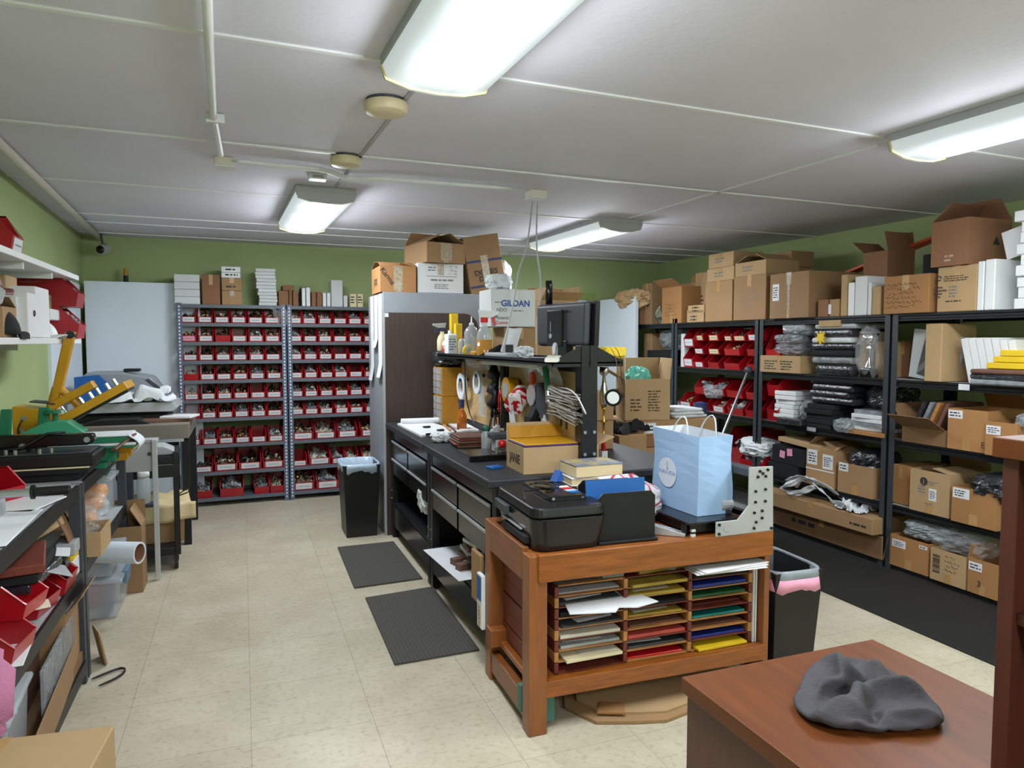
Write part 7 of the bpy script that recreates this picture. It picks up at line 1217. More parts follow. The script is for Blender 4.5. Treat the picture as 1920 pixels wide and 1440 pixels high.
for i, (xx, mk, w_) in enumerate(((-.34, 'darkgrey', .24), (-.21, 'lightgrey', .13), (.02, 'goldpaper', .24), (.09, 'lightgrey', .07))):
    q = Tm @ Vector((xx, -.02, nl * lh + .005)); slab('sheet_stack', ['dark grey sheets on top of the first sorter column', 'pale card on top of the first sorter column', 'golden sheets on top of the second sorter column', 'grey strip hanging over the golden sheets'][i], 'paper', w_, .30, .010 + .004 * i, q, mk, rad([-1, -3, 4, -14][i]))
for i, (dx, mk) in enumerate(((.014, 'white'), (.026, 'white'))):
    q = Tm @ Vector((W / 2 + dx, -.02, 0)); slab('upright_board', ['first white board upright beside the sorter', 'second white board upright beside the sorter', 'x'][i], 'board', .007, .36, .34, q, mk, rad(-1.5))
plastic_lump('plastic_bag', 'clear crinkled bag at the table end above the trash can', 'bag', (.10, .16, .10), Tm @ Vector((W / 2 + .04, -.09, .345)), 'clear', 131, amp=.3)
t = thing('cardboard_sheet', 'torn flattened cardboard on the floor under the wooden table', 'cardboard', (1.62, 2.52, .002), rad(3))
pts = [(-.36, -.10), (-.22, -.16), (-.10, -.20), (.1, -.17), (.45, -.12), (.5, .3), (-.3, .3), (-.42, .05)]
MB().prism(pts, .0, .012, 'z').build('sheet', 'card', t); MB().prism([(x * .9 + .02, y * .9 + .02) for x, y in pts], .0125, .022, 'z').build('torn_layer', 'cardlight', t); MB().prism([(-.34, -.07), (-.24, -.12), (-.2, -.05), (-.28, .0)], .0225, .03, 'z').build('torn_layer', 'cardorange', t)

# ---------------------------------------------------------------- on the table
Z = WT + .0015
t = thing('printer', 'black multifunction printer with looped cable on its lid', 'printer', (1.165, 2.645, Z), -PI / 2 + rad(-2))
def shell(b, x0, x1, y0, y1, z0, z1, k0=1, k1=1, r=.05, n=5):
    def rr(k, z):
        pts = []; hx, hy = (x1 - x0) / 2 * k, (y1 - y0) / 2 * k; mx, my = (x0 + x1) / 2, (y0 + y1) / 2
        for qx, qy, a0 in ((1, 1, 0), (-1, 1, PI / 2), (-1, -1, PI), (1, -1, 3 * PI / 2)):
            for i in range(n + 1): a = a0 + PI / 2 * i / n; pts.append((mx + qx * (hx - r) + r * math.cos(a), my + qy * (hy - r) + r * math.sin(a), z))
        return pts
    a, c = rr(k0, z0), rr(k1, z1); N = len(a)
    return b.add(a + c, [tuple(range(N - 1, -1, -1)), tuple(range(N, 2 * N))] + [(i, (i + 1) % N, N + (i + 1) % N, N + i) for i in range(N)])
b = MB(); shell(b, -.245, .245, -.155, .155, .0, .13, .90, 1.0); b.build('printer_body', 'blackgloss', t, bev=.004)
b = MB(); shell(b, -.245, .245, -.155, .155, .133, .172, 1.0, .97); b.build('scanner_lid', 'blackplastic', t, bev=.008, seg=3)
b = MB(); shell(b, -.21, .14, -.05, .12, .172, .188, 1.0, .95, .03); b.build('document_feeder', 'blackgloss', t, bev=.005)
b = MB(); b.box(-.12, -.162, .02, .16, -.13, .05); b.build('paper_tray', 'blackmatte', t, bev=.004); MB().box(-.14, -.158, .062, .10, -.150, .068).build('trim_line', 'aluminium', t)
b = MB(); b.prism([(-.2, -.155), (-.2, -.17), (-.04, -.177), (-.04, -.155)], .09, .128, 'z'); b.build('control_panel', 'darkgrey', t, bev=.004)
MB().tube([(-.05 + .07 * math.cos(i * .5) + .004 * i, -.02 + .055 * math.sin(i * .5), .192 + .0012 * i) for i in range(26)] + [(.03, -.12, .20), (.1, -.14, .178)], .0035, 6).build('cable', 'blackplastic', t, smooth=True)
for i, (xx, mk) in enumerate(((.0, 'white'), (.035, 'redbright'), (.075, 'bagblue'), (.11, 'blue'))): MB().box(-.01 + xx - .045, .06, .1885, .02 + xx - .045, .105, .190).build('sticker', mk, t)
o = MB().prism([(-.02, 0), (.03, 0), (.012, .045)], -.02, .02, 'y').build('blue_clip', 'inkblue', None, (1.27, 2.80, Z + .190), rad(20)); tag(o, 'small blue plastic clip at the back of the printer', 'clip')
t = thing('file_sorter', 'black desktop file holder with a blue folder inside', 'file holder', (1.425, 2.565, Z), rad(-3))
MB().box(-.13, -.14, 0, .13, .10, .012).build('base_tray', 'blackmetal', t, bev=.003)
for i, (yy, h_) in enumerate(((-.12, .20), (-.02, .205), (.08, .215))):
    pts = [(-.125, .012), (.125, .012), (.125, h_ - .02), (.105, h_), (-.105, h_), (-.125, h_ - .02)]; MB().prism(pts, yy, yy + .005, 'y').build('divider', 'blackmetal', t)
MB().box(-.131, -.13, .012, -.126, .09, .15).build('side_panel', 'blackmetal', t)
o = MB().box(-.138, -.003, 0, .128, .003, .222).build('folder', 'blue', None, (1.425, 2.525, Z + .0135), rot=(rad(-6), 0, rad(-3))); tag(o, 'bright blue folder standing in the black file holder', 'folder')
# books
defm('bookcover', '#b9a35a', .5, col2='#3c5f94', scale=14)
for i, (s, th, mk, rz) in enumerate(((.27, .05, 'paper', 3), (.25, .045, 'yellowpaint', -6), (.235, .05, 'cream', 2), (.24, .035, 'white', -5), (.235, .055, 'bookcover', 0))):
    zz = Z + .012 + [0, .052, .099, .151, .188][i]; t = thing('book', ['large flat book at the bottom of the paperback pile', 'second book from the bottom of the paperback pile', 'middle book of the paperback pile', 'thin book second from the top of the paperback pile', 'thick paperback with yellow and blue cover on top of the pile'][i], 'book', (1.47 + R.uniform(-.012, .012), 2.86, zz), rad(rz), 'paperback pile behind the file holder')
    MB().box(-s / 2 + .003, -.085, .004, s / 2 - .004, .085, th - .004).build('page_block', 'bookpage', t); b = MB(); b.box(-s / 2, -.088, 0, s / 2, .088, .004); b.box(-s / 2, -.088, th - .004, s / 2, .088, th); b.box(-s / 2, .085, .004, s / 2, .088, th - .004); b.build('cover', mk, t, bev=.001, seg=1)
slab('book', 'flat magazine under the paperback pile', 'book', .3, .2, .011, Vector((1.47, 2.86, Z)), 'paper', rad(-8))
# patterned bag
m = D.materials.new('red_white_print'); m.use_nodes = True; nt = m.node_tree; b_ = nt.nodes['Principled BSDF']; tc = nt.nodes.new('ShaderNodeTexCoord'); v = nt.nodes.new('ShaderNodeTexVoronoi'); v.feature = 'DISTANCE_TO_EDGE'; v.inputs['Scale'].default_value = 11; n_ = nt.nodes.new('ShaderNodeTexNoise'); n_.inputs['Scale'].default_value = 9; r_ = nt.nodes.new('ShaderNodeValToRGB'); r_.color_ramp.interpolation = 'CONSTANT'; e = r_.color_ramp.elements; e[0].color = lin('#c03a58'); e[1].color = lin('#d9d6dc'); e[1].position = .05
nt.links.new(tc.outputs['Object'], v.inputs['Vector']); nt.links.new(v.outputs['Distance'], r_.inputs[0]); nt.links.new(r_.outputs[0], b_.inputs['Base Color']); b_.inputs['Roughness'].default_value = .6; M['redwhite'] = m
o = plastic_lump('patterned_bag', 'white fabric bundle with red and purple print behind the black file holder', 'bag', (.44, .16, .19), (1.52, 2.705, Z), 'redwhite', 141, amp=.14)
slab('paper_sheet', 'white and red printed sheet on top of the patterned bundle', 'paper', .20, .10, .006, Vector((1.55, 2.72, Z + .185)), 'redwhite', rad(8), rot=(rad(16), 0, rad(8)))
defm('plategrey', '#a9abab', .45, var=.04)
# plotter like machine with grey end plates
t = thing('gantry_machine', 'black gantry machine with a grey bolted end plate, half under the gift bag', 'machine', (1.92, 2.38, Z))
pl = [(-.128, .0), (.163, .0), (.155, .275), (.033, .278), (.033, .118), (-.022, .062), (-.128, .062)]
MB().prism(pl, .50, .508, 'y').build('end_plate', 'lightgrey', t, bev=.003); ep = MB().prism(pl, -.008, .0, 'y').build('end_plate', 'plategrey', t, bev=.003)
for x, z in ((-.115, .012), (-.115, .05), (.15, .012), (.06, .02), (.07, .045), (.10, .06), (.06, .085), (.10, .09), (.065, .13), (.115, .13), (.065, .175), (.115, .18), (.075, .235), (.085, .258), (.125, .262), (.115, .235), (.1, .248)): MB().cyl((x, -.008, z), (x, -.014, z), .006, None, 10).build('bolt', 'blackplastic', ep)
MB().cyl((0, -.0085, 0), (0, -.0095, 0), .022, None, 20).build('badge', 'lightgrey', ep, (-.07, 0, .03)).scale = (1, 1, .65)
MB().box(.035, .0, .235, .10, .50, .268).build('rail', 'darkgrey', t, bev=.004); MB().box(.045, .0, .02, .07, .50, .05).build('rail', 'blackplastic', t); MB().box(.10, .0, .02, .13, .50, .06).build('rail', 'blackplastic', t)
MB().box(-.24, .02, .05, .03, .48, .06).build('bed_plate', 'blackgloss', t, bev=.003); MB().box(-.22, .04, .012, .01, .46, .05).build('bed_frame', 'blackplastic', t, bev=.003)
b = MB(); b.cyl((-.02, .12, .10), (.035, .12, .10), .03, None, 16); b.cyl((-.01, .2, .09), (.035, .2, .09), .024, None, 16); b.build('roller', 'lightgrey', t); MB().box(.0, .10, .06, .034, .3, .16).build('carriage', 'darkgrey', t, bev=.003); MB().box(-.0, .16, .165, .08, .34, .175).build('cover', 'cream', t)
for x in (-.235, .02):
    for y in (.06, .44): MB().cyl((x, y, 0), (x, y, .05), .012).build('foot', 'blackplastic', t)
t = thing('metal_bracket', 'grey folded metal bracket lying beside the gantry machine', 'bracket', (1.64, 2.47, Z), rad(-40)); MB().prism([(-.11, .0), (.06, .0), (.06, .012), (-.02, .03), (-.11, .045)], -.02, .02, 'y').build('bracket', 'aluminium', t, bev=.002)
t = thing('usb_stick', 'small white and black stick beside the metal bracket', 'plug', (1.71, 2.415, Z)); MB().box(-.009, -.006, 0, .009, .006, .03).build('plug_body', 'white', t); MB().box(-.0095, -.0065, .012, .0095, .0065, .02).build('plug_band', 'blackplastic', t)
# ---- gift bag
bz = WT + .0635; bw, bd, bh = .33, .175, .335
t = thing('gift_bag', 'light blue paper gift bag with white round emblem and rope handles', 'bag', (1.775, 2.475, bz), rad(2)); GB = t
def wob(x, y, z): return .006 * math.sin(z * 22 + y * 9) * (z / bh), .005 * math.sin(z * 17 + x * 12 + 1)
b = MB(); nz, cs = 8, [(0, 0), (0, bw * .5), (0, bw), (bd * .5, bw), (bd, bw), (bd, bw * .5), (bd, 0), (bd * .5, 0)]; vs = []
for k in range(nz + 1):
    z = bh * k / nz
    for i, (x, y) in enumerate(cs):
        ox, oy = wob(x, y, z); pinch = -.016 * (z / bh) if i in (3,) else (.016 * (z / bh) if i == 7 else 0); vs.append((x + ox, y + oy + pinch, z + (.012 * (y / bw) if k == nz else 0)))
b.add(vs, [tuple(range(7, -1, -1))] + [(k * 8 + i, k * 8 + (i + 1) % 8, (k + 1) * 8 + (i + 1) % 8, (k + 1) * 8 + i) for k in range(nz) for i in range(8)])
b.build('bag_body', 'bagblue', t, solid=.0015)
b = MB(); b.add([v for v in vs[-16:]], [(i, (i + 1) % 8, 8 + (i + 1) % 8, 8 + i) for i in range(8)]); b.v = [((x - bd / 2) * .985 + bd / 2, (y - bw / 2) * .99 + bw / 2, z) for x, y, z in b.v]; b.build('inner_fold', 'white', t)
defm('emblem', '#d3dbe9', .6, var=.01); defm('emblemtext', '#8fa5c8', .6, var=.01); em = MB().cyl((0, 0, 0), (-.0015, 0, 0), .066, None, 40).build('round_emblem', 'emblem', t, (-.006, bw * .64, bh * .46))
txt(em, 'PURA VIDA', 0, 0, .024, 'emblemtext', y=0, rot=(PI / 2, 0, -PI / 2)).location = (-.0025, 0, 0)
b = MB(); b.box(-.0022, -.003, .015, -.0017, .003, .048); b.box(-.0022, -.01, .012, -.0017, .004, .02); b.build('emblem_mark', 'emblemtext', em)
for x in (.012, bd - .012):
    o = MB().tube([(x, bw * .28, bh - .03), (x + .004, bw * .30, bh + .05), (x + .004, bw * .36, bh + .085), (x, bw * .5, bh + .06), (x, bw * .62, bh), (x, bw * .64, bh - .03)], .004, 7).build('rope_handle', 'white', t, smooth=True, sub=1)
# ================================================================ LEFT WALL
LF = -.67                                         # front edge of the left benches
WL = -1.115
def steel_bench(y0, y1, levels, label, posts=True):
    t = thing('steel_bench', label, 'bench', (LF, (y0 + y1) / 2, 0), 0, 'dark steel benches on the aisle side'); w = y1 - y0; dp = LF - WL
    for sy in (-1, 1):
        for x in (-dp, -.045):
            y = sy * w / 2; MB().box(x, min(y, y - sy * .04), 0, x + .045, max(y, y - sy * .04), levels[0] - .002).build('post', 'postgrey', t, bev=.002)
    for z in levels:
        MB().box(-dp, -w / 2 + .002, z - .014, -.006, w / 2 - .002, z).build('shelf_board', 'lightgrey', t)
        for x in (-dp, -.012): MB().prism([(x, z - .055), (x + .012, z - .055), (x + .012, z - .02), (x + .012, z + .003), (x, z + .003), (x, z - .014), (x + .006, z - .022), (x + .006, z - .036), (x, z - .04)], -w / 2 + .04, w / 2 - .04, 'y').build('beam', 'blackmetal', t)
    return t
steel_bench(3.555, 4.78, [.88, .52], 'dark steel bench carrying the yellow and green heat presses')
steel_bench(2.32, 3.53, [.88, .50, .10], 'dark steel bench with three boards full of red bins, nearest the viewer')
# wall shelves
for z, lab, kk in ((1.872, 'upper long white wall shelf with a red bin on it', 1), (1.515, 'lower long white wall shelf with boxes and caps', 0)):
    t = thing('wall_shelf', lab, 'shelf', (-.86, 3.4, z), 0, 'white wall shelves'); MB().box(-.29, -1.3, -.028, 0, 1.27, 0).build('shelf_board', 'white', t, bev=.003)
    for y in (-.6, .25, .75): MB().box(-.28, y - .01, -.06, -.02 if kk else -.18, y + .01, -.028).build('bracket', 'whitebox', t)
o = plastic_lump('clear_bag', 'clear plastic hanging over the end of the upper wall shelf', 'bag', (.3, .3, .05), (-1.102, 4.640, 1.79), 'clear', 151, amp=.3)
LW = PI / 2
def LX(a, c, top, z, depth, xf, mid=None):      # things whose front faces the aisle (+X)
    mid = mid or top + 20; ya = onX(a, mid, xf).y; yc = onX(c, mid, xf).y; zt = onX((a + c) / 2, top, xf).z
    return yc - ya, depth, zt - z, Vector((xf - depth / 2, (ya + yc) / 2, z))
US, LS = 1.874, 1.517
red_bin(.16, .22, .18, Vector((-1.015, 3.70, US)), rad(90), 'red bin with white card on the upper wall shelf', 'red bins on the wall shelves', 'paper', None)
o = MB().ball((0, 0, .03), (.05, .05, .05), 12, 8).build('teal_ball', 'teal', None, (-1.0, 3.14, US + .10), smooth=True); tag(o, 'teal wrapped bundle peeking from the upper red bin', 'bundle')
for k in range(2):
    red_bin(.23, .32, .172, Vector((-1.0, 4.62, LS + k * .174)), rad(92), ['lower', 'upper'][k] + ' big red bin stacked at the end of the lower wall shelf', 'red bins on the wall shelves', None, 'b')
def lbox(nm, lab, a, c, top, z, dp, xf, mk, h=None, kind='closed', rz=0, **k):
    w, d, hh, l = LX(a, c, top, z, dp, xf); t = carton(nm, lab, w - .003, d, h or hh, l, LW + rad(rz), kind, mk, tape=k.pop('tape', False), **k); t['dims'] = (w, d, h or hh); return t
t = lbox('white_box', 'tall white box on the lower wall shelf beside the stacked red bins', 67, 92, 540, LS, 0.20, -0.882, 'white')
t = lbox('white_box', 'slimmer white box with round emblem in front of the tall white box', 52, 70, 550, LS, 0.24, -0.870, 'white'); w, d, h = t['dims']; MB().tube([(.012 * math.cos(i * PI / 6), 0, .012 * math.sin(i * PI / 6)) for i in range(12)], .003, 6, closed=True).build('printed_emblem', 'ink', t, (w * .1, -d / 2 - .001, h * .55))
t = lbox('white_box', 'white box pair behind the tan carton on the lower wall shelf', 32, 44, 556, LS, 0.20, -0.905, 'white'); 
t = lbox('cardboard_box', 'tan carton standing on the lower wall shelf behind the black cap', 5, 31, 576, LS, 0.20, -0.893, 'card', kind='open', flaps=(None, None, None, 30))
slab('grey_pouch', 'pale grey pouch lying on the tan carton of the wall shelf', 'pouch', .3, .2, .06, Vector((-0.998, 3.225, LS + .125)), 'lightgrey', rad(10), bev=.025, rot=(rad(18), 0, rad(10)))
t = lbox('cardboard_box', 'tan carton with stamp balanced high on the lower wall shelf', 79, 122, 524, 1.675, 0.18, -0.963, 'cardlight', h=.075); w, d, h = t['dims']; lines(t, -w * .4, w * .2, h * .5, h * .85, 1, 'inkgrey', onfront(t, d), seed=161); lines(t, w * .2, w * .35, h * .55, h * .75, 1, 'ink', onfront(t, d), seed=162)
t = lbox('cardboard_box', 'dark brown box end behind the stamped carton on the wall shelf', 55, 78, 524, 1.675, 0.20, -1.102, 'cardin', h=.08)
t = lbox('white_box', 'long white box with dark side under the stamped carton', 93, 139, 552, 1.612, 0.20, -0.928, 'whitebox', h=.058)
slab('white_box', 'white carton under the long white box by the red bins', 'box', .26, .15, .095, Vector((-1.07, 4.199, LS)), 'whitebox', LW)
t = lbox('cardboard_box', 'tan carton high up behind the maroon cap', 10, 32, 502, 1.70, 0.15, -0.986, 'cardlight', h=.10)
slab('white_box', 'pale carton supporting the cap and the tan carton on the wall shelf', 'box', .26, .16, .183, Vector((-1.03, 3.387, LS)), 'whitebox', LW)
def cap(lab, loc, mk, trim, rz, s=1):
    t = thing('baseball_cap', lab, 'cap', loc, rz); MB().grid(lambda u, v: (.09 * s * math.cos(2 * PI * u) * math.cos(v * 1.5), .10 * s * math.sin(2 * PI * u) * math.cos(v * 1.5), .115 * s * math.sin(v * 1.5)), 20, 8).build('crown', mk, t, smooth=True, solid=.003)
    MB().grid(lambda u, v: ((u - .5) * .17 * s * (1 - .25 * v), -.085 * s - .085 * s * v + .05 * s * (2 * u - 1) ** 2, .012 - .03 * (2 * u - 1) ** 2 * s), 12, 5).build('brim', mk, t, smooth=True, solid=.004)
    if trim: MB().tube([((i / 12 - .5) * .17 * s * .75, -.17 * s + .05 * s * (i / 6 - 1) ** 2, .012 - .03 * (i / 6 - 1) ** 2 * s) for i in range(13)], .003, 6).build('brim_piping', trim, t, smooth=True)
    return t
cap('black cap with white piping on the brim, on the lower wall shelf', Vector((-.95, 3.47, LS + .012)), 'blackmatte', 'white', rad(156), 1.0)
cap('maroon cap resting on boxes of the lower wall shelf', Vector((-.985, 3.40, LS + .19)), 'woodred', None, rad(150), .95)
cap('small white cap lying beside the stacked red bins', Vector((-0.940, 4.176, LS + .004)), 'white', None, rad(75), .7)
o = MB().ball((0, 0, .045), (.05, .06, .045), 14, 8, 0, lambda q: 1 + .12 * math.sin(7 * q.x + 5 * q.z)).build('white_glove', 'clothwhite', None, (-1.067, 3.503, 1.70), smooth=True); tag(o, 'white glove lying on the wall shelf boxes', 'glove')

# ---------------------------------------------------------------- heat presses on the far bench (levers towards the aisle)
HB = .8835
def bolt_set(t, pts, r=.008):
    for p in pts: MB().cyl(p, (p[0], p[1] - .006, p[2]), r, None, 10).build('bolt', 'steel', t)
# yellow clamshell, open
t = thing('heat_press', 'yellow open clamshell heat press with lifted lever handle on the steel bench', 'heat press', (-.87, 4.215, HB), 0)
b = MB(); b.box(-.20, -.10, .0, .20, .10, .03); b.box(-.20, .06, 0, .30, .09, .04); b.box(-.20, -.09, 0, .30, -.06, .04); b.build('base_frame', 'yellowpaint', t, bev=.004)
MB().box(-.04, -.13, .062, .335, .13, .088).build('lower_platen', 'yellowpaint', t, bev=.003)
MB().box(-.04, -.128, .0885, .34, .128, .098).build('pad', 'clothwhite', t, bev=.004)
MB().box(.0, -.05, .04, .12, .05, .062).build('platen_post', 'yellowpaint', t)
MB().prism([(-.20, .06), (-.03, .06), (.01, .14), (.03, .22), (-.04, .27), (-.20, .295)], -.08, .10, 'y').build('control_body', 'yellowpaint', t, bev=.006)
MB().box(-.17, -.05, .292, -.06, .06, .298).build('control_label', 'darkgrey', t, rot=(0, rad(7), 0)); bolt_set(t, [(-.15, -.08, .235), (-.16, -.08, .17), (-.09, -.08, .12)], .013)
MB().tube([(-.15, -.085, .235), (-.18, -.095, .19), (-.17, -.10, .11), (-.10, -.10, .06)], .005, 6).build('power_lead', 'blackplastic', t, smooth=True, sub=1)
a = rad(30); T = Matrix.Translation((.0, 0, .19)) @ Matrix.Rotation(-a, 4, 'Y')
MB().box(.0, -.13, .0, .37, .13, .042, 0, T).build('upper_platen', 'yellowpaint', t, bev=.004); MB().box(.01, -.125, -.012, .36, .125, -.0005, 0, T).build('heating_plate', 'blackmetal', t)
b = MB(); b.box(.0, -.04, .085, .23, .04, .125, 0, T); b.build('press_arm', 'yellowpaint', t, bev=.004)
for i in range(7): MB().cyl(T @ Vector((.05 + .045 * i, -.03 + .03 * (i % 2), .042)), T @ Vector((.05 + .045 * i, -.03 + .03 * (i % 2), .08)), .009, None, 8).build('spring_bolt', 'steel', t)
b = MB(); b.cyl((-.06, 0, .24), (-.02, 0, .38), .024, None, 12); b.build('link_arm', 'yellowpaint', t)
b = MB(); b.cyl((-.02, 0, .385), (.10, 0, .26), .02, None, 12); b.build('link_arm', 'yellowpaint', t)
b = MB(); b.prism([(-.045, .35), (.0, .35), (.072, .665), (.025, .665)], -.022, .022, 'y'); b.build('lever_handle', 'yellowpaint', t, bev=.006); MB().cyl((.05, -.03, .65), (.05, .03, .65), .02, None, 14).build('handle_end', 'blackplastic', t)
# green swing press
t = thing('heat_press', 'green heat press with white pad between the yellow and the black one', 'heat press', (-.88, 3.965, HB), 0)
defm('greenlight', '#3f9c78', .4, var=.06)
b = MB(); b.box(-.20, -.07, 0, .25, .07, .03); b.build('base_frame', 'greenmetal', t, bev=.004); MB().box(.20, -.05, .03, .29, .05, .10).build('platen_post', 'greenmetal', t, bev=.004)
MB().box(.02, -.10, .101, .38, .10, .112).build('lower_platen', 'greenmetal', t, bev=.003); MB().box(.015, -.104, .1125, .385, .104, .125).build('pad', 'clothwhite', t, bev=.004); MB().box(.02, -.095, .126, .35, .095, .155).build('upper_platen', 'greenmetal', t, bev=.003); MB().box(.0, -.10, .156, .36, .10, .163).build('cover_cloth', 'clothwhite', t, bev=.003)
MB().grid(lambda u, v: (.345 + .055 * math.sin(v * PI * .85), (u - .5) * .2, .163 - .09 * v), 6, 8).build('cover_cloth', 'clothwhite', t, smooth=True, solid=.004)
MB().prism([(-.06, .163), (.12, .163), (.16, .18), (.09, .235), (.0, .235), (-.10, .185)], -.055, .055, 'y').build('press_head', 'greenlight', t, bev=.006)
MB().cyl((.03, 0, .235), (.03, 0, .275), .012).build('knob_stem', 'greenmetal', t); MB().cyl((.03, 0, .272), (.03, 0, .286), .048, .04, 16).build('pressure_knob', 'greenmetal', t)
for x in (-.20, -.06): MB().prism([(x, .03), (x + .045, .03), (x + .07, .30), (x + .025, .30)], -.012 - (x < -.1) * .05, .012 - (x < -.1) * .05, 'y').build('side_arm', 'greenmetal', t, bev=.004)
MB().box(-.20, -.05, .03, -.08, .05, .13).build('rear_body', 'blackmetal', t, bev=.004)
o = MB().box(-.012, -.12, 0, .012, .06, .010).build('pad_bar', 'stackbrown', None, (-.53, 3.88, HB + .135), rot=(rad(18), rad(-20), rad(-30))); tag(o, 'dark slanted bar propped on the green press platen', 'bar')
# black press nearest
t = thing('heat_press', 'large black heat press at the near end of the heat press bench', 'heat press', (-.87, 3.72, HB), 0)
MB().box(-.22, -.11, 0, .18, .11, .03).build('base_frame', 'blackmetal', t, bev=.004)
MB().box(-.24, -.125, .03, .22, .125, .055).build('lower_platen', 'blackmetal', t, bev=.004); MB().box(-.24, -.127, .0555, .222, .125, .062).build('pad', 'beige', t)
MB().box(-.24, -.13, .0625, .245, .13, .118).build('upper_platen', 'blackplastic', t, bev=.008); MB().box(-.22, -.115, .1185, .225, .115, .124).build('platen_cover', 'darkgrey', t, bev=.004)
b = MB(); b.prism([(-.24, .140), (-.09, .128), (.02, .145), (.20, .145), (.232, .16), (.225, .195), (.0, .20), (-.24, .205)], -.035, .02, 'y'); b.build('press_arm', 'blackgloss', t, bev=.006); bolt_set(t, [(-.15, -.035, .185), (-.05, -.035, .152), (.20, -.035, .17)], .013)
MB().cyl((-.02, -.01, .1245), (-.02, -.01, .15), .022).build('arm_mount', 'blackmetal', t)
for x, y in ((-.10, -.08), (-.06, -.10), (.07, -.08), (.03, -.1)): MB().cyl((x, y, .1245), (x, y, .145), .008).build('stud', 'steel', t)
MB().tube([(-.22, -.06, .15), (-.14, -.08, .14), (-.04, -.075, .15), (.05, -.05, .205), (.12, -.05, .21)], .006, 6).build('power_cable', 'blackplastic', t, smooth=True)
# ---------------------------------------------------------------- lower shelf of the far bench
LB = .5235
t = thing('storage_tub', 'clear tub with pale lid at the far end of the bench under shelf', 'tub', (-.86, 4.62, LB)); MB().box(-.14, -.13, 0, .13, .13, .19).build('tub_body', 'clearhard', t, bev=.015); MB().box(-.155, -.145, .191, .16, .145, .215).build('tub_lid', 'clearhard', t, bev=.01); MB().box(-.12, -.10, .2155, .12, .1, .222).build('lid_panel', 'whitebox', t)
slab('green_sheet', 'thin green edged sheet lying on the clear tub', 'sheet', .26, .2, .006, (-.86, 4.60, LB + .2235), 'greenmetal', rad(4))
for i, (y, z, mk) in enumerate(((4.16, .13, 'peach'), (4.30, .16, 'peach'), (4.0, .08, 'peach'))):
    if i == 0: defm('peach', '#c79468', .6, var=.12)
    o = MB().box(-.14, -.075, -.03, .14, .075, .05).build('packed_bundle', mk, None, (-.84, y, LB + z), rad(R.uniform(-8, 8)), bev=.03, seg=3); tag(o, ['tan packed bundle in plastic, middle', 'tan packed bundle in plastic, next to the clear tub', 'tan packed bundle in plastic, nearest the bench post'][i], 'bundle', 'tan bundles under the bench')
for i, (y, s) in enumerate(((3.86, (.4, .3, .2)), (4.14, (.4, .36, .2)), (4.38, (.3, .22, .16)))):
    plastic_lump('plastic_bag', ['clear crinkled bag nearest the bench post', 'clear crinkled bag over the tan bundles', 'clear crinkled bag beside the clear tub'][i], 'bag', s, (-.86, y, LB), 'clear', 180 + i, amp=.3)
t = carton('cardboard_box', 'open tan carton on the edge of the bench under shelf', .26, .16, .11, (-.70, 3.76, LB - .02 + .021), LW, 'open', 'cardlight', flaps=(None,) * 4, tape=False)
# below the far bench: tube, cartons, tubs on the floor
t = thing('cardboard_tube', 'large white cardboard tube sticking out under the bench', 'tube', (-.92, 4.37, .37), rad(-24)); n = 28
b = MB(); b.add([(x, r_ * math.cos(2 * PI * i / n), r_ * math.sin(2 * PI * i / n)) for x, r_ in ((-.25, .058), (.42, .058), (.42, .049), (-.25, .049))  for i in range(n)], [(k * n + i, k * n + (i + 1) % n, ((k + 1) % 4) * n + (i + 1) % n, ((k + 1) % 4) * n + i) for k in range(4) for i in range(n)]); b.build('tube_shell', 'doorwhite', t, smooth=False)
b = MB(); b.add([(x, .0488 * math.cos(2 * PI * i / n), .0488 * math.sin(2 * PI * i / n)) for x in (-.24, .418) for i in range(n)], [(i, (i + 1) % n, n + (i + 1) % n, n + i) for i in range(n)]); b.build('inner_core', 'cardbrown', t)
t = carton('cardboard_box', 'tall open carton with crushed flap standing on the floor behind the tubs', .20, .38, .40, (-.775, 4.78, .002), LW, 'open', 'card', flaps=(60, 95, None, 100), fl=.12, tape=False)
def tub(lab, loc, w, d, h, rz=0, lt=True):
    t = thing('storage_tub', lab, 'tub', loc, rz); k = .9
    vs = [(-w / 2 * k, -d / 2 * k, 0), (w / 2 * k, -d / 2 * k, 0), (w / 2 * k, d / 2 * k, 0), (-w / 2 * k, d / 2 * k, 0), (-w / 2, -d / 2, h), (w / 2, -d / 2, h), (w / 2, d / 2, h), (-w / 2, d / 2, h)]
    MB().add(vs, [(3, 2, 1, 0), (0, 1, 5, 4), (1, 2, 6, 5), (2, 3, 7, 6), (3, 0, 4, 7)]).build('tub_body', 'clearhard', t, bev=.02, seg=3)
    MB().box(-w / 2 - .012, -d / 2 - .012, h, w / 2 + .012, d / 2 + .012, h + .022).build('tub_lid', 'clearhard', t, bev=.008)
    if lt: MB().prism([(w / 2 - .005, h - .03), (w / 2 + .016, h - .05), (w / 2 + .02, h + .026), (w / 2 - .005, h + .028)], -d * .2, d * .2, 'y').build('latch', 'bluegrey', t, bev=.004)
    r = random.Random(int(lab.__len__())); 
    return t
tub('lower clear latched tub on the floor beside the bench', (-.835, 4.45, .002), .38, .38, .20)
tub('upper clear latched tub stacked under the white tube', (-.85, 4.45, .228), .36, .36, .105)
for i, (x, y, z, s, mk) in enumerate(((-.72, 4.36, .012, (.03, .1, .14), 'navy'), (-.78, 4.5, .012, (.1, .05, .12), 'redbright'), (-.88, 4.56, .012, (.12, .12, .13), 'dirtywhite'), (-.70, 4.58, .012, (.05, .1, .10), 'lightgrey'))):
    slab('tub_item', ['navy framed card', 'small red pack', 'cream block', 'grey pack'][i] + ' inside the lower clear latched tub', 'item', s[0], s[1], s[2], (x, y, z), mk)
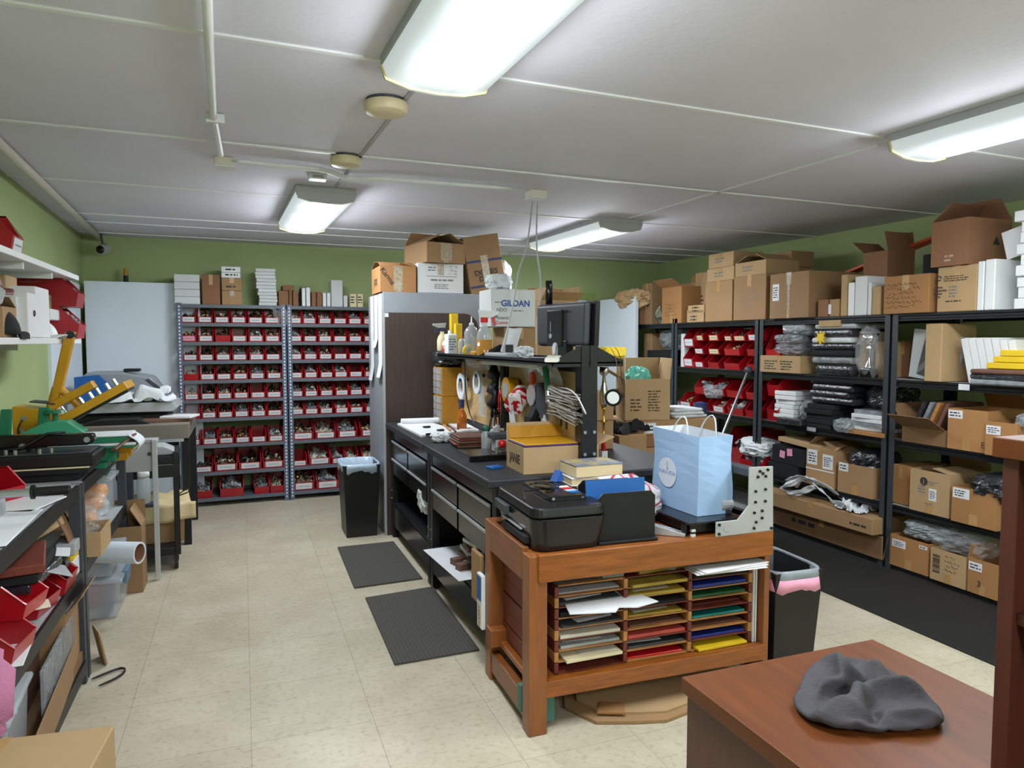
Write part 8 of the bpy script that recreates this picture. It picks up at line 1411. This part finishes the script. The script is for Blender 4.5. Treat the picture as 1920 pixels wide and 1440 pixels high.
for i in range(3): slab('photo_print', ['blue', 'orange edged', 'white'][i] + ' print standing inside the upper clear latched tub', 'print', .01, .2, .085, (-.74 - .04 * i, 4.45, .236), ['inkblue', 'cardorange', 'paper'][i], rot=(0, rad(8), 0))
# ---------------------------------------------------------------- beyond the bench: grey leg panel, cart, equipment table
t = thing('steel_stand', 'light grey steel stand with lock panel and slim silver post beside the cart', 'stand', (-.60, 4.90, 0))
defm('navypost', '#2e3546', .5, var=.06)
MB().box(-.13, .0, .69, .08, .02, .865).build('lock_panel', 'lightgrey', t, bev=.004); MB().cyl((.045, -.001, .80), (.045, -.005, .80), .012, None, 16).build('lock', 'darkgrey', t); MB().box(.06, -.025, .0, .09, .005, .89).build('front_post', 'aluminium', t, bev=.004)
MB().box(-.115, .005, .0, -.055, .05, .69).build('rear_post', 'navypost', t, bev=.003); MB().box(-.13, .0, .866, .09, .10, .89).build('top_bar', 'lightgrey', t, bev=.003); MB().box(-.054, .01, .46, .059, .10, .48).build('mid_shelf', 'navypost', t)
t = thing('jar', 'ribbed clear jar with white lid on the stand shelf', 'jar', (-.60, 4.955, .481)); MB().lathe([(.036, 0), (.04, .01), (.04, .15), (.03, .17)], 20).build('jar_body', 'clearhard', t, smooth=True); MB().lathe([(.036, .17), (.036, .195), (.03, .2)], 20).build('lid', 'white', t, smooth=True)
# cart
t = thing('utility_cart', 'black two tier rolling cart with scale on top', 'cart', (-.60, 5.42, 0), rad(4))
for z in (.10, .70): MB().box(-.19, -.36, z, .17, .40, z + .055).build('tray', 'blackmetal', t, bev=.006)
for x in (-.185, .135):
    for y in (-.35, .36): MB().box(x, y - .015, .10, x + .035, y + .02, .78).build('leg', 'blackmetal', t, bev=.004)
for x in (-.16, .14):
    for y in (-.32, .36):
        b = MB(); b.cyl((x - .012, y, .042), (x + .012, y, .042), .04, None, 16); b.box(x - .016, y - .03, .06, x + .016, y + .03, .10); b.build('caster', 'blackplastic', t)
MB().box(-.19, -.385, .62, .17, -.362, .70).build('push_handle', 'blackmetal', t, bev=.004)
t = thing('digital_scale', 'grey digital scale on the black rolling cart', 'scale', (-.58, 5.20, .757), rad(4)); MB().prism([(-.14, .0), (.14, .0), (.14, .03), (.08, .06), (-.14, .07)], -.10, .10, 'y').build('scale_body', 'lightgrey', t, bev=.008, rot=(0, 0, 0)); MB().prism([(-.10, -.104), (.02, -.104), (.02, -.1), (-.10, -.1)], .02, .05, 'z').build('display', 'blackgloss', t)
t = carton('cardboard_box', 'open carton wrapped in cream paper on the lower cart tray', .34, .5, .22, (-.58, 5.44, .157), rad(4), 'open', 'card', flaps=(None,) * 4, tape=False)
defm('creampaper', '#cbb98c', .7, var=.05)
o = MB().grid(lambda u, v: ((u - .5) * .36 + .03, -.23 + .02 * math.sin(u * 9) - .015 * v, .01 - .13 * v + .02 * u * v), 12, 5).build('cream_paper', 'creampaper', None, (-.55, 5.40, .41), rad(6), smooth=True, solid=.002); tag(o, 'cream wrapping paper hanging over the carton on the cart', 'paper')
o = MB().grid(lambda u, v: ((u - .5) * .36, (v - .5) * .46, .03 * NO.noise(Vector((u * 4, v * 5, 1)))), 10, 10).build('cream_paper', 'creampaper', None, (-.55, 5.42, .412), rad(6), smooth=True, solid=.002); tag(o, 'cream wrapping paper lying flat over the carton on the cart', 'paper')
t = thing('wire_hook', 'black wire hook clipped on the cart leg', 'hook', (-.41, 5.08, .50)); MB().tube([(0, 0, 0), (.03, 0, .02), (.06, 0, .03), (.07, 0, .02), (.05, 0, .005), (0, 0, -.01)], .004, 6).build('hook', 'blackplastic', t, smooth=True)
# equipment table with cutter and printer
t = thing('equipment_table', 'grey brown slab table against the wall carrying a grey printer', 'table', (-.83, 6.05, 0)); 
defm('tablegrey', '#7a7268', .55, var=.08); MB().box(-.36, -.45, .80, .455, .45, .905).build('table_slab', 'tablegrey', t, bev=.004); MB().box(-.36, -.452, .778, .42, -.43, .80).build('front_rail', 'aluminium', t)
for x in (-.34, .40):
    for y in (-.38, .40): MB().box(x, y, 0, x + .05, y + .05, .80).build('leg', 'blackmetal', t)
o = MB().prism([(-.22, 0), (.22, 0), (.14, .035), (-.10, .035)], -.1, .1, 'y').build('black_mat', 'blackmatte', None, (-.86, 5.78, .9065)); tag(o, 'black curled mat on the slab table', 'mat')
t = thing('flatbed_printer', 'grey flatbed printer with blue side on the slab table', 'printer', (-.80, 6.14, .9065)); MB().box(-.35, -.26, .0, .26, .25, .05).build('base', 'blackmetal', t, bev=.006)
MB().prism([(-.38, .07), (.30, .07), (.34, .10), (.30, .14), (-.38, .14)], -.29, .26, 'y').build('bed', 'lightgrey', t, bev=.006); MB().prism([(-.35, .14), (.18, .14), (.22, .20), (.14, .32), (-.05, .36), (-.28, .36), (-.36, .30)], -.12, .25, 'y').build('hood', 'cabinetgrey', t, bev=.015, seg=3)
MB().prism([(-.36, .15), (-.0, .15), (-.10, .24), (-.20, .345), (-.36, .33)], -.145, -.121, 'y').build('blue_panel', 'blue', t, bev=.004); MB().box(-.05, -.05, .361, .06, .05, .385).build('hood_knob', 'blackplastic', t, bev=.006)
MB().prism([(.10, .30), (.13, .31), (.24, .21), (.22, .19)], -.121, -.11, 'y').build('hood_edge', 'darkgrey', t)
o = cloth_mb(DRAPE, (1.15, .62, 1.5)).build('white_cloth', 'clothwhite', None, (-.72, 5.93, 1.045), rad(0), smooth=True); tag(o, 'white cloth heaped on the grey flatbed printer', 'cloth')
slab('dark_papers', 'dark magazines pushed under the flatbed printer', 'papers', .42, .3, .022, (-.58, 5.90, .907), 'stackbrown', rad(6)); slab('paper_sheet', 'white sheets poking out under the printer', 'paper', .22, .2, .016, (-.45, 5.86, .93), 'paper', rad(-16))
t = carton('cardboard_box', 'tan carton on the floor behind the grey steel stand', .45, .3, .36, (-1.03, 5.36, .002), LW, mk='cardin', tape=False)
# ================================================================ NEAR LEFT BENCH
NB_ = .8835
t = thing('lever_machine', 'grey machine box with a silver lever and black grip at the left frame edge', 'machine', (-1.0, 2.88, NB_)); MB().box(-.16, -.10, 0, .2, .10, .06).build('machine_base', 'lightgrey', t, bev=.006); MB().box(-.05, -.05, .06, .05, .05, .12).build('pivot_block', 'blackmetal', t, bev=.004)
MB().cyl((.0, .0, .09), (.31, .0, .092), .014, None, 14).build('lever_rod', 'steel', t); MB().cyl((.31, .0, .092), (.42, .0, .092), .0165, None, 14).build('grip', 'blackplastic', t, bev=.003); MB().cyl((.302, .0, .092), (.312, .0, .092), .025, None, 18).build('grip_collar', 'blackplastic', t)
red_bin(.17, .26, .125, Vector((-.96, 3.24, NB_)), rad(60), 'bright red bin on the near bench top under the black press', 'red bins on the near bench', None, None)
slab('document_stack', 'white papers spread along the near bench top edge', 'paper', .18, .5, .006, (-.775, 2.75, NB_ + .0), 'paper', rad(2)); slab('document', 'pale sheet with red edge on the near bench top', 'paper', .2, .26, .006, (-.79, 3.12, NB_), 'whitebox', rad(-14)); slab('document', 'grey sheet behind the lever on the near bench top', 'paper', .2, .2, .01, (-.85, 3.36, NB_), 'lightgrey', rad(10))
slab('steel_block', 'square silver block at the edge of the near bench top', 'block', .09, .09, .085, (-.76, 2.50, NB_), 'aluminium', rad(4), bev=.005); 
# middle board
mz = .5035
t = carton('cardboard_box', 'slanted tan carton with foil bag on the middle board', .24, .36, .10, (-.86, 3.28, mz + .19), rad(-12), mk='cardlight', tape=False); t.rotation_euler = (rad(0), rad(-18), rad(-10))
plastic_lump('foil_bag', 'crinkled silver grey bag beside the slanted tan carton', 'bag', (.24, .30, .18), (-.93, 3.02, mz + .135), 'polybag', 201, amp=.25)
for i, (mk, z) in enumerate((('darkpoly', .125), ('blackmatte', .16), ('woodred', .195))): slab('flat_case', ['dark wrapped case under the maroon case', 'black case under the maroon case', 'maroon case topmost on the middle board'][i], 'case', .30, .36, .032, (-.84, 3.02 - .02 * i, mz + z), mk, rad(8 * i - 4), bev=.004)
slab('black_box', 'black box behind the grey cards on the middle board', 'box', .16, .16, .13, (-.76, 3.28, mz + .0), 'blackgloss', rad(5), bev=.008)
red_bin(.17, .28, .12, Vector((-.82, 3.04, mz)), rad(80), 'bright red bin behind the large grey card, middle board', 'red bins on the near bench', None, None)
red_bin(.17, .28, .13, Vector((-.80, 3.27, mz + .0)), rad(88), 'bright red bin at the bench post end of the middle board', 'red bins on the near bench', None, None)
red_bin(.16, .24, .11, Vector((-.78, 2.78, mz + .09)), rad(80), 'coral red bin nearest the pink sleeve, middle board', 'red bins on the near bench', None, None)
red_bin(.17, .28, .13, Vector((-.80, 2.62, mz)), rad(84), 'dark red bin at the frame edge of the middle board', 'red bins on the near bench', None, None)
for i, (y, x, z, w, d, rz, tl, mk) in enumerate(((3.10, -.70, .135, .13, .17, 20, 24, 'lightgrey'), (2.80, -.74, .085, .06, .20, -70, 10, 'dirtywhite'), (3.30, -.70, .14, .05, .13, 10, 10, 'white'), (2.62, -.74, .004, .16, .24, 6, 0, 'whitebox'), (2.93, -.88, .15, .10, .12, 40, 30, 'offwhite'))):
    slab('sample_card', ['large grey sample card tilted on the red bins', 'long narrow pale card across the red bins', 'small white card by the bench post', 'white sheet on the middle board edge', 'pale card stuck behind the coral red bin'][i], 'card', w, d, .005, (x, y, mz + z), mk, rad(rz), rot=(0, rad(tl), rad(rz)))
slab('tape_box', 'grey taped packet with yellow tape by the bench post', 'packet', .07, .1, .05, (-.71, 3.44, mz + .10), 'lightgrey'); slab('yellow_tape', 'yellow tape strip under the grey packet by the bench post', 'tape', .06, .1, .02, (-.71, 3.44, mz + .078), 'yellow'); slab('white_packet', 'white packet under the yellow tape strip', 'packet', .08, .12, .076, (-.72, 3.44, mz), 'white')
o = MB().grid(lambda u, v: (.10 * math.sin(v * 2), (u - .5) * .14 + .05 * v, .36 - .36 * v), 4, 10).build('cardboard_strip', 'cardin', None, (-.79, 3.44, mz + .0), 0, smooth=True, solid=.004); tag(o, 'curled brown cardboard strip by the bench post', 'cardboard')
# bottom board and floor
bz_ = .1035
t = carton('long_carton', 'long open tan carton with dark plates standing on the bottom board', .86, .15, .13, (-.74, 3.02, bz_), rad(93), 'open', 'card', flaps=(None,) * 4, tape=False); txt(t, '-5S', .3 - .62, .04, .05, 'ink', y=.076, rot=(PI / 2, 0, PI))
slab('dark_plate', 'dark engraved plate standing in the long open tan carton', 'plate', .02, .5, .22, (-.775, 2.98, bz_ + .03), 'stackbrown', rad(3)); slab('cardboard_sheet', 'tan printed cardboard leaning behind the dark plate', 'cardboard', .012, .62, .30, (-.81, 3.10, bz_ + .01), 'card', rad(3)); slab('white_card', 'small white card tucked in the long open tan carton', 'card', .06, .12, .004, (-.74, 2.70, bz_ + .20), 'white', rot=(rad(20), rad(-30), 0))
slab('wrapped_board', 'white board wrapped in clear plastic at the bottom board edge', 'board', .014, .62, .25, (-.688, 3.14, bz_), 'polybag', rad(2))
t = carton('cardboard_box', 'open tan carton with clear bags at the bench post bottom', .30, .22, .24, (-.80, 3.40, bz_ + .05), rad(90), 'open', 'card', flaps=(130, None, 110, 120), fl=.09, tape=False)
plastic_lump('plastic_bag', 'clear bag rising from the open carton at the bench post', 'bag', (.2, .22, .18), (-.80, 3.40, bz_ + .18), 'clear', 211, amp=.3)
slab('flat_carton', 'flat brown carton under the open carton at the bench post', 'box', .24, .26, .048, (-.80, 3.40, bz_), 'cardin')
slab('paper_disc', 'curved tan cardboard leaning out beyond the bench post', 'cardboard', .012, .14, .16, (-.64, 3.72, .003), 'cardlight', rad(20), rot=(0, rad(-10), rad(20)), bev=.04)
o = MB().tube([(-.66, 3.50, .012), (-.60, 3.56, .010), (-.54, 3.60, .010), (-.52, 3.55, .010), (-.55, 3.48, .010), (-.62, 3.42, .012)], .006, 7).build('black_cable', 'blackplastic', None, smooth=True, sub=1); tag(o, 'black cable loop on the floor at the bench post', 'cable')
tub('clear plastic tub at the lower frame edge beside the pink sleeve', (-.80, 2.56, .102), .24, .34, .27, rad(4), False)
t = carton('cardboard_box', 'large plain tan carton at the lower frame edge, nearest the viewer', .56, .40, .40, (-.665, 2.08, .002), rad(-6), 'closed', 'cardlight')
# ---- person whose pink sleeve shows at the edge
def person(loc, rz):
    t = thing('person', 'person in a ribbed pink sleeved top, elbow reaching into view at the frame edge', 'person', loc, rz)
    J = {'pel': (0, 0, .94), 'wai': (0, .0, 1.08), 'che': (0, .0, 1.27), 'nec': (0, 0, 1.43), 'hea': (0, -.02, 1.56), 'top': (0, -.01, 1.66)}
    V = []; E_ = []; Rr = []
    def add(p, r, q=None): V.append(p); Rr.append(r); i = len(V) - 1; (E_.append((q, i)) if q is not None else None); return i
    pel = add((0, 0, .94), (.15, .11)); wai = add((0, 0, 1.08), (.13, .10), pel); che = add((0, 0, 1.26), (.155, .11), wai); nk = add((0, 0, 1.42), (.055, .055), che); h1 = add((0, -.015, 1.50), (.075, .085), nk); h2 = add((0, -.015, 1.58), (.078, .095), h1); add((0, -.01, 1.645), (.05, .06), h2)
    for s in (-1, 1):
        sh = add((s * .17, 0, 1.36), (.06, .06), che); el = add((s * .255 if s > 0 else -.2, .0, 1.10), (.043, .043), sh); wr = add((.20 * s, -.22, 1.08), (.03, .028), el); hd = add((.17 * s, -.31, 1.075), (.036, .018), wr)
        for k in range(4): a = add((.17 * s + (k - 1.5) * .02, -.36 - .005 * (k in (1, 2)), 1.065), (.0095, .0095), hd); add((.165 * s + (k - 1.5) * .021, -.40 - .008 * (k in (1, 2)), 1.04), (.008, .008), a)
        a = add((.17 * s - s * .045, -.325, 1.07), (.011, .011), hd); add((.17 * s - s * .062, -.355, 1.06), (.009, .009), a)
        hip = add((s * .09, 0, .88), (.095, .095), pel); kn = add((s * .10, -.01, .48), (.06, .06), hip); an = add((s * .10, .02, .09), (.042, .042), kn); add((s * .105, -.13, .035), (.04, .03), an)
    me = D.meshes.new('body'); me.from_pydata(V, E_, []); o = D.objects.new('body', me); COL.objects.link(o); o.parent = t
    sk = o.modifiers.new('skin', 'SKIN'); sk.use_smooth_shade = True
    for i, r in enumerate(Rr): me.skin_vertices[0].data[i].radius = r
    me.skin_vertices[0].data[0].use_root = True
    su = o.modifiers.new('sub', 'SUBSURF'); su.levels = 2; su.render_levels = 2; me.materials.append(M['skin'])
    # ribbed sleeves, top, trousers, hair, face
    for s in (-1, 1):
        sh, el, wr = Vector((s * .15, 0, 1.36)), Vector((s * .255 if s > 0 else -.2, 0, 1.10)), Vector((.20 * s, -.22, 1.08)); pts = []; rr = []
        for i in range(52):
            u = i / 51
            p = sh.lerp(el, u * 2) if u < .5 else el.lerp(wr, u * 2 - 1); 
            if .38 < u < .62: k = 1 - abs(u - .5) / .12; p = p + (Vector((0, -.03, .03)) * k)
            pts.append(p); rr.append((.066 - .03 * u) * (1 + .045 * (1 if i % 2 else -1)))
        MB().tube(pts, rr, 14).build('sleeve', 'pink', t, smooth=True)
    MB().lathe([(.155, .92), (.165, .98), (.15, 1.08), (.172, 1.24), (.17, 1.34), (.11, 1.405), (.07, 1.42)], 24, 0, Matrix.Diagonal((1.05, .78, 1, 1))).build('top', 'pink', t, smooth=True, solid=.006)
    MB().ball((0, .005, 1.605), (.092, .11, .085), 18, 12, 0).build('hair', 'hair', t, smooth=True); MB().ball((0, .07, 1.50), (.085, .05, .12), 14, 10).build('hair', 'hair', t, smooth=True)
    b = MB(); b.ball((0, -.108, 1.535), (.013, .02, .02), 10, 8); b.build('nose', 'skin', t, smooth=True)
    for s in (-1, 1): MB().ball((s * .032, -.098, 1.56), (.013, .008, .008), 10, 6).build('eye', 'white', t, smooth=True); MB().ball((s * .082, .0, 1.545), (.012, .022, .032), 10, 8).build('ear', 'skin', t, smooth=True)
    MB().ball((0, -.1, 1.49), (.026, .008, .008), 10, 6).build('mouth', 'pinkred', t, smooth=True)
    for s in (-1, 1): MB().tube([(s * .09, 0, .92), (s * .10, -.01, .5), (s * .10, .015, .10)], [.105, .072, .06], 14).build('trouser_leg', 'denim', t, smooth=True); MB().ball((s * .105, -.06, .045), (.045, .13, .045), 14, 8).build('shoe', 'blackplastic', t, smooth=True)
    return t
person((-.537, .85, 0), rad(10))

# ================================================================ DESK AND HUTCH, lower right
DZ_ = .745
t = thing('office_desk', 'reddish brown office desk with a dark jacket on it', 'desk', (1.195, .42, 0))
MB().box(-.285, -.9, DZ_ - .035, .285, .90, DZ_).build('desktop', 'desk', t, bev=.002); MB().box(-.275, .55, 0, -.255, .89, DZ_ - .0355).build('side_panel', 'deskside', t); MB().box(-.275, -.88, .0, -.255, .549, DZ_ - .0355).build('side_panel', 'deskside', t); MB().box(-.255, .865, .05, .27, .885, DZ_ - .0355).build('modesty_panel', 'deskside', t); MB().box(.255, -.88, 0, .275, .864, DZ_ - .0355).build('side_panel', 'deskside', t)
t = thing('desk_hutch', 'dark brown wooden hutch standing on the desk at the right frame edge', 'hutch', (1.22, .42, DZ_ + .0005))
MB().box(.0, .385, .0, .255, .412, .555).build('end_panel', 'hutch', t, bev=.0015); MB().box(.0, -.88, .0, .255, -.853, .555).build('end_panel', 'hutch', t, bev=.0015); MB().box(-.012, -.89, .5555, .262, .424, .59).build('top_panel', 'desk', t, bev=.002); MB().box(.24, -.852, .0, .255, .384, .555).build('back_panel', 'hutch', t); MB().box(.01, -.852, .27, .239, .384, .29).build('shelf', 'hutch', t)
# dark jacket lying on the desk
o = cloth_mb(BUNDLE, (.78, .95, 1.1)).build('jacket', 'cloth', None, onZ(1600, 1285, DZ_ + .03).xy.to_3d() + Vector((0, 0, DZ_ - .001)), rad(160), smooth=True, sub=1); tag(o, 'crumpled dark grey jacket lying on the brown desk', 'jacket')
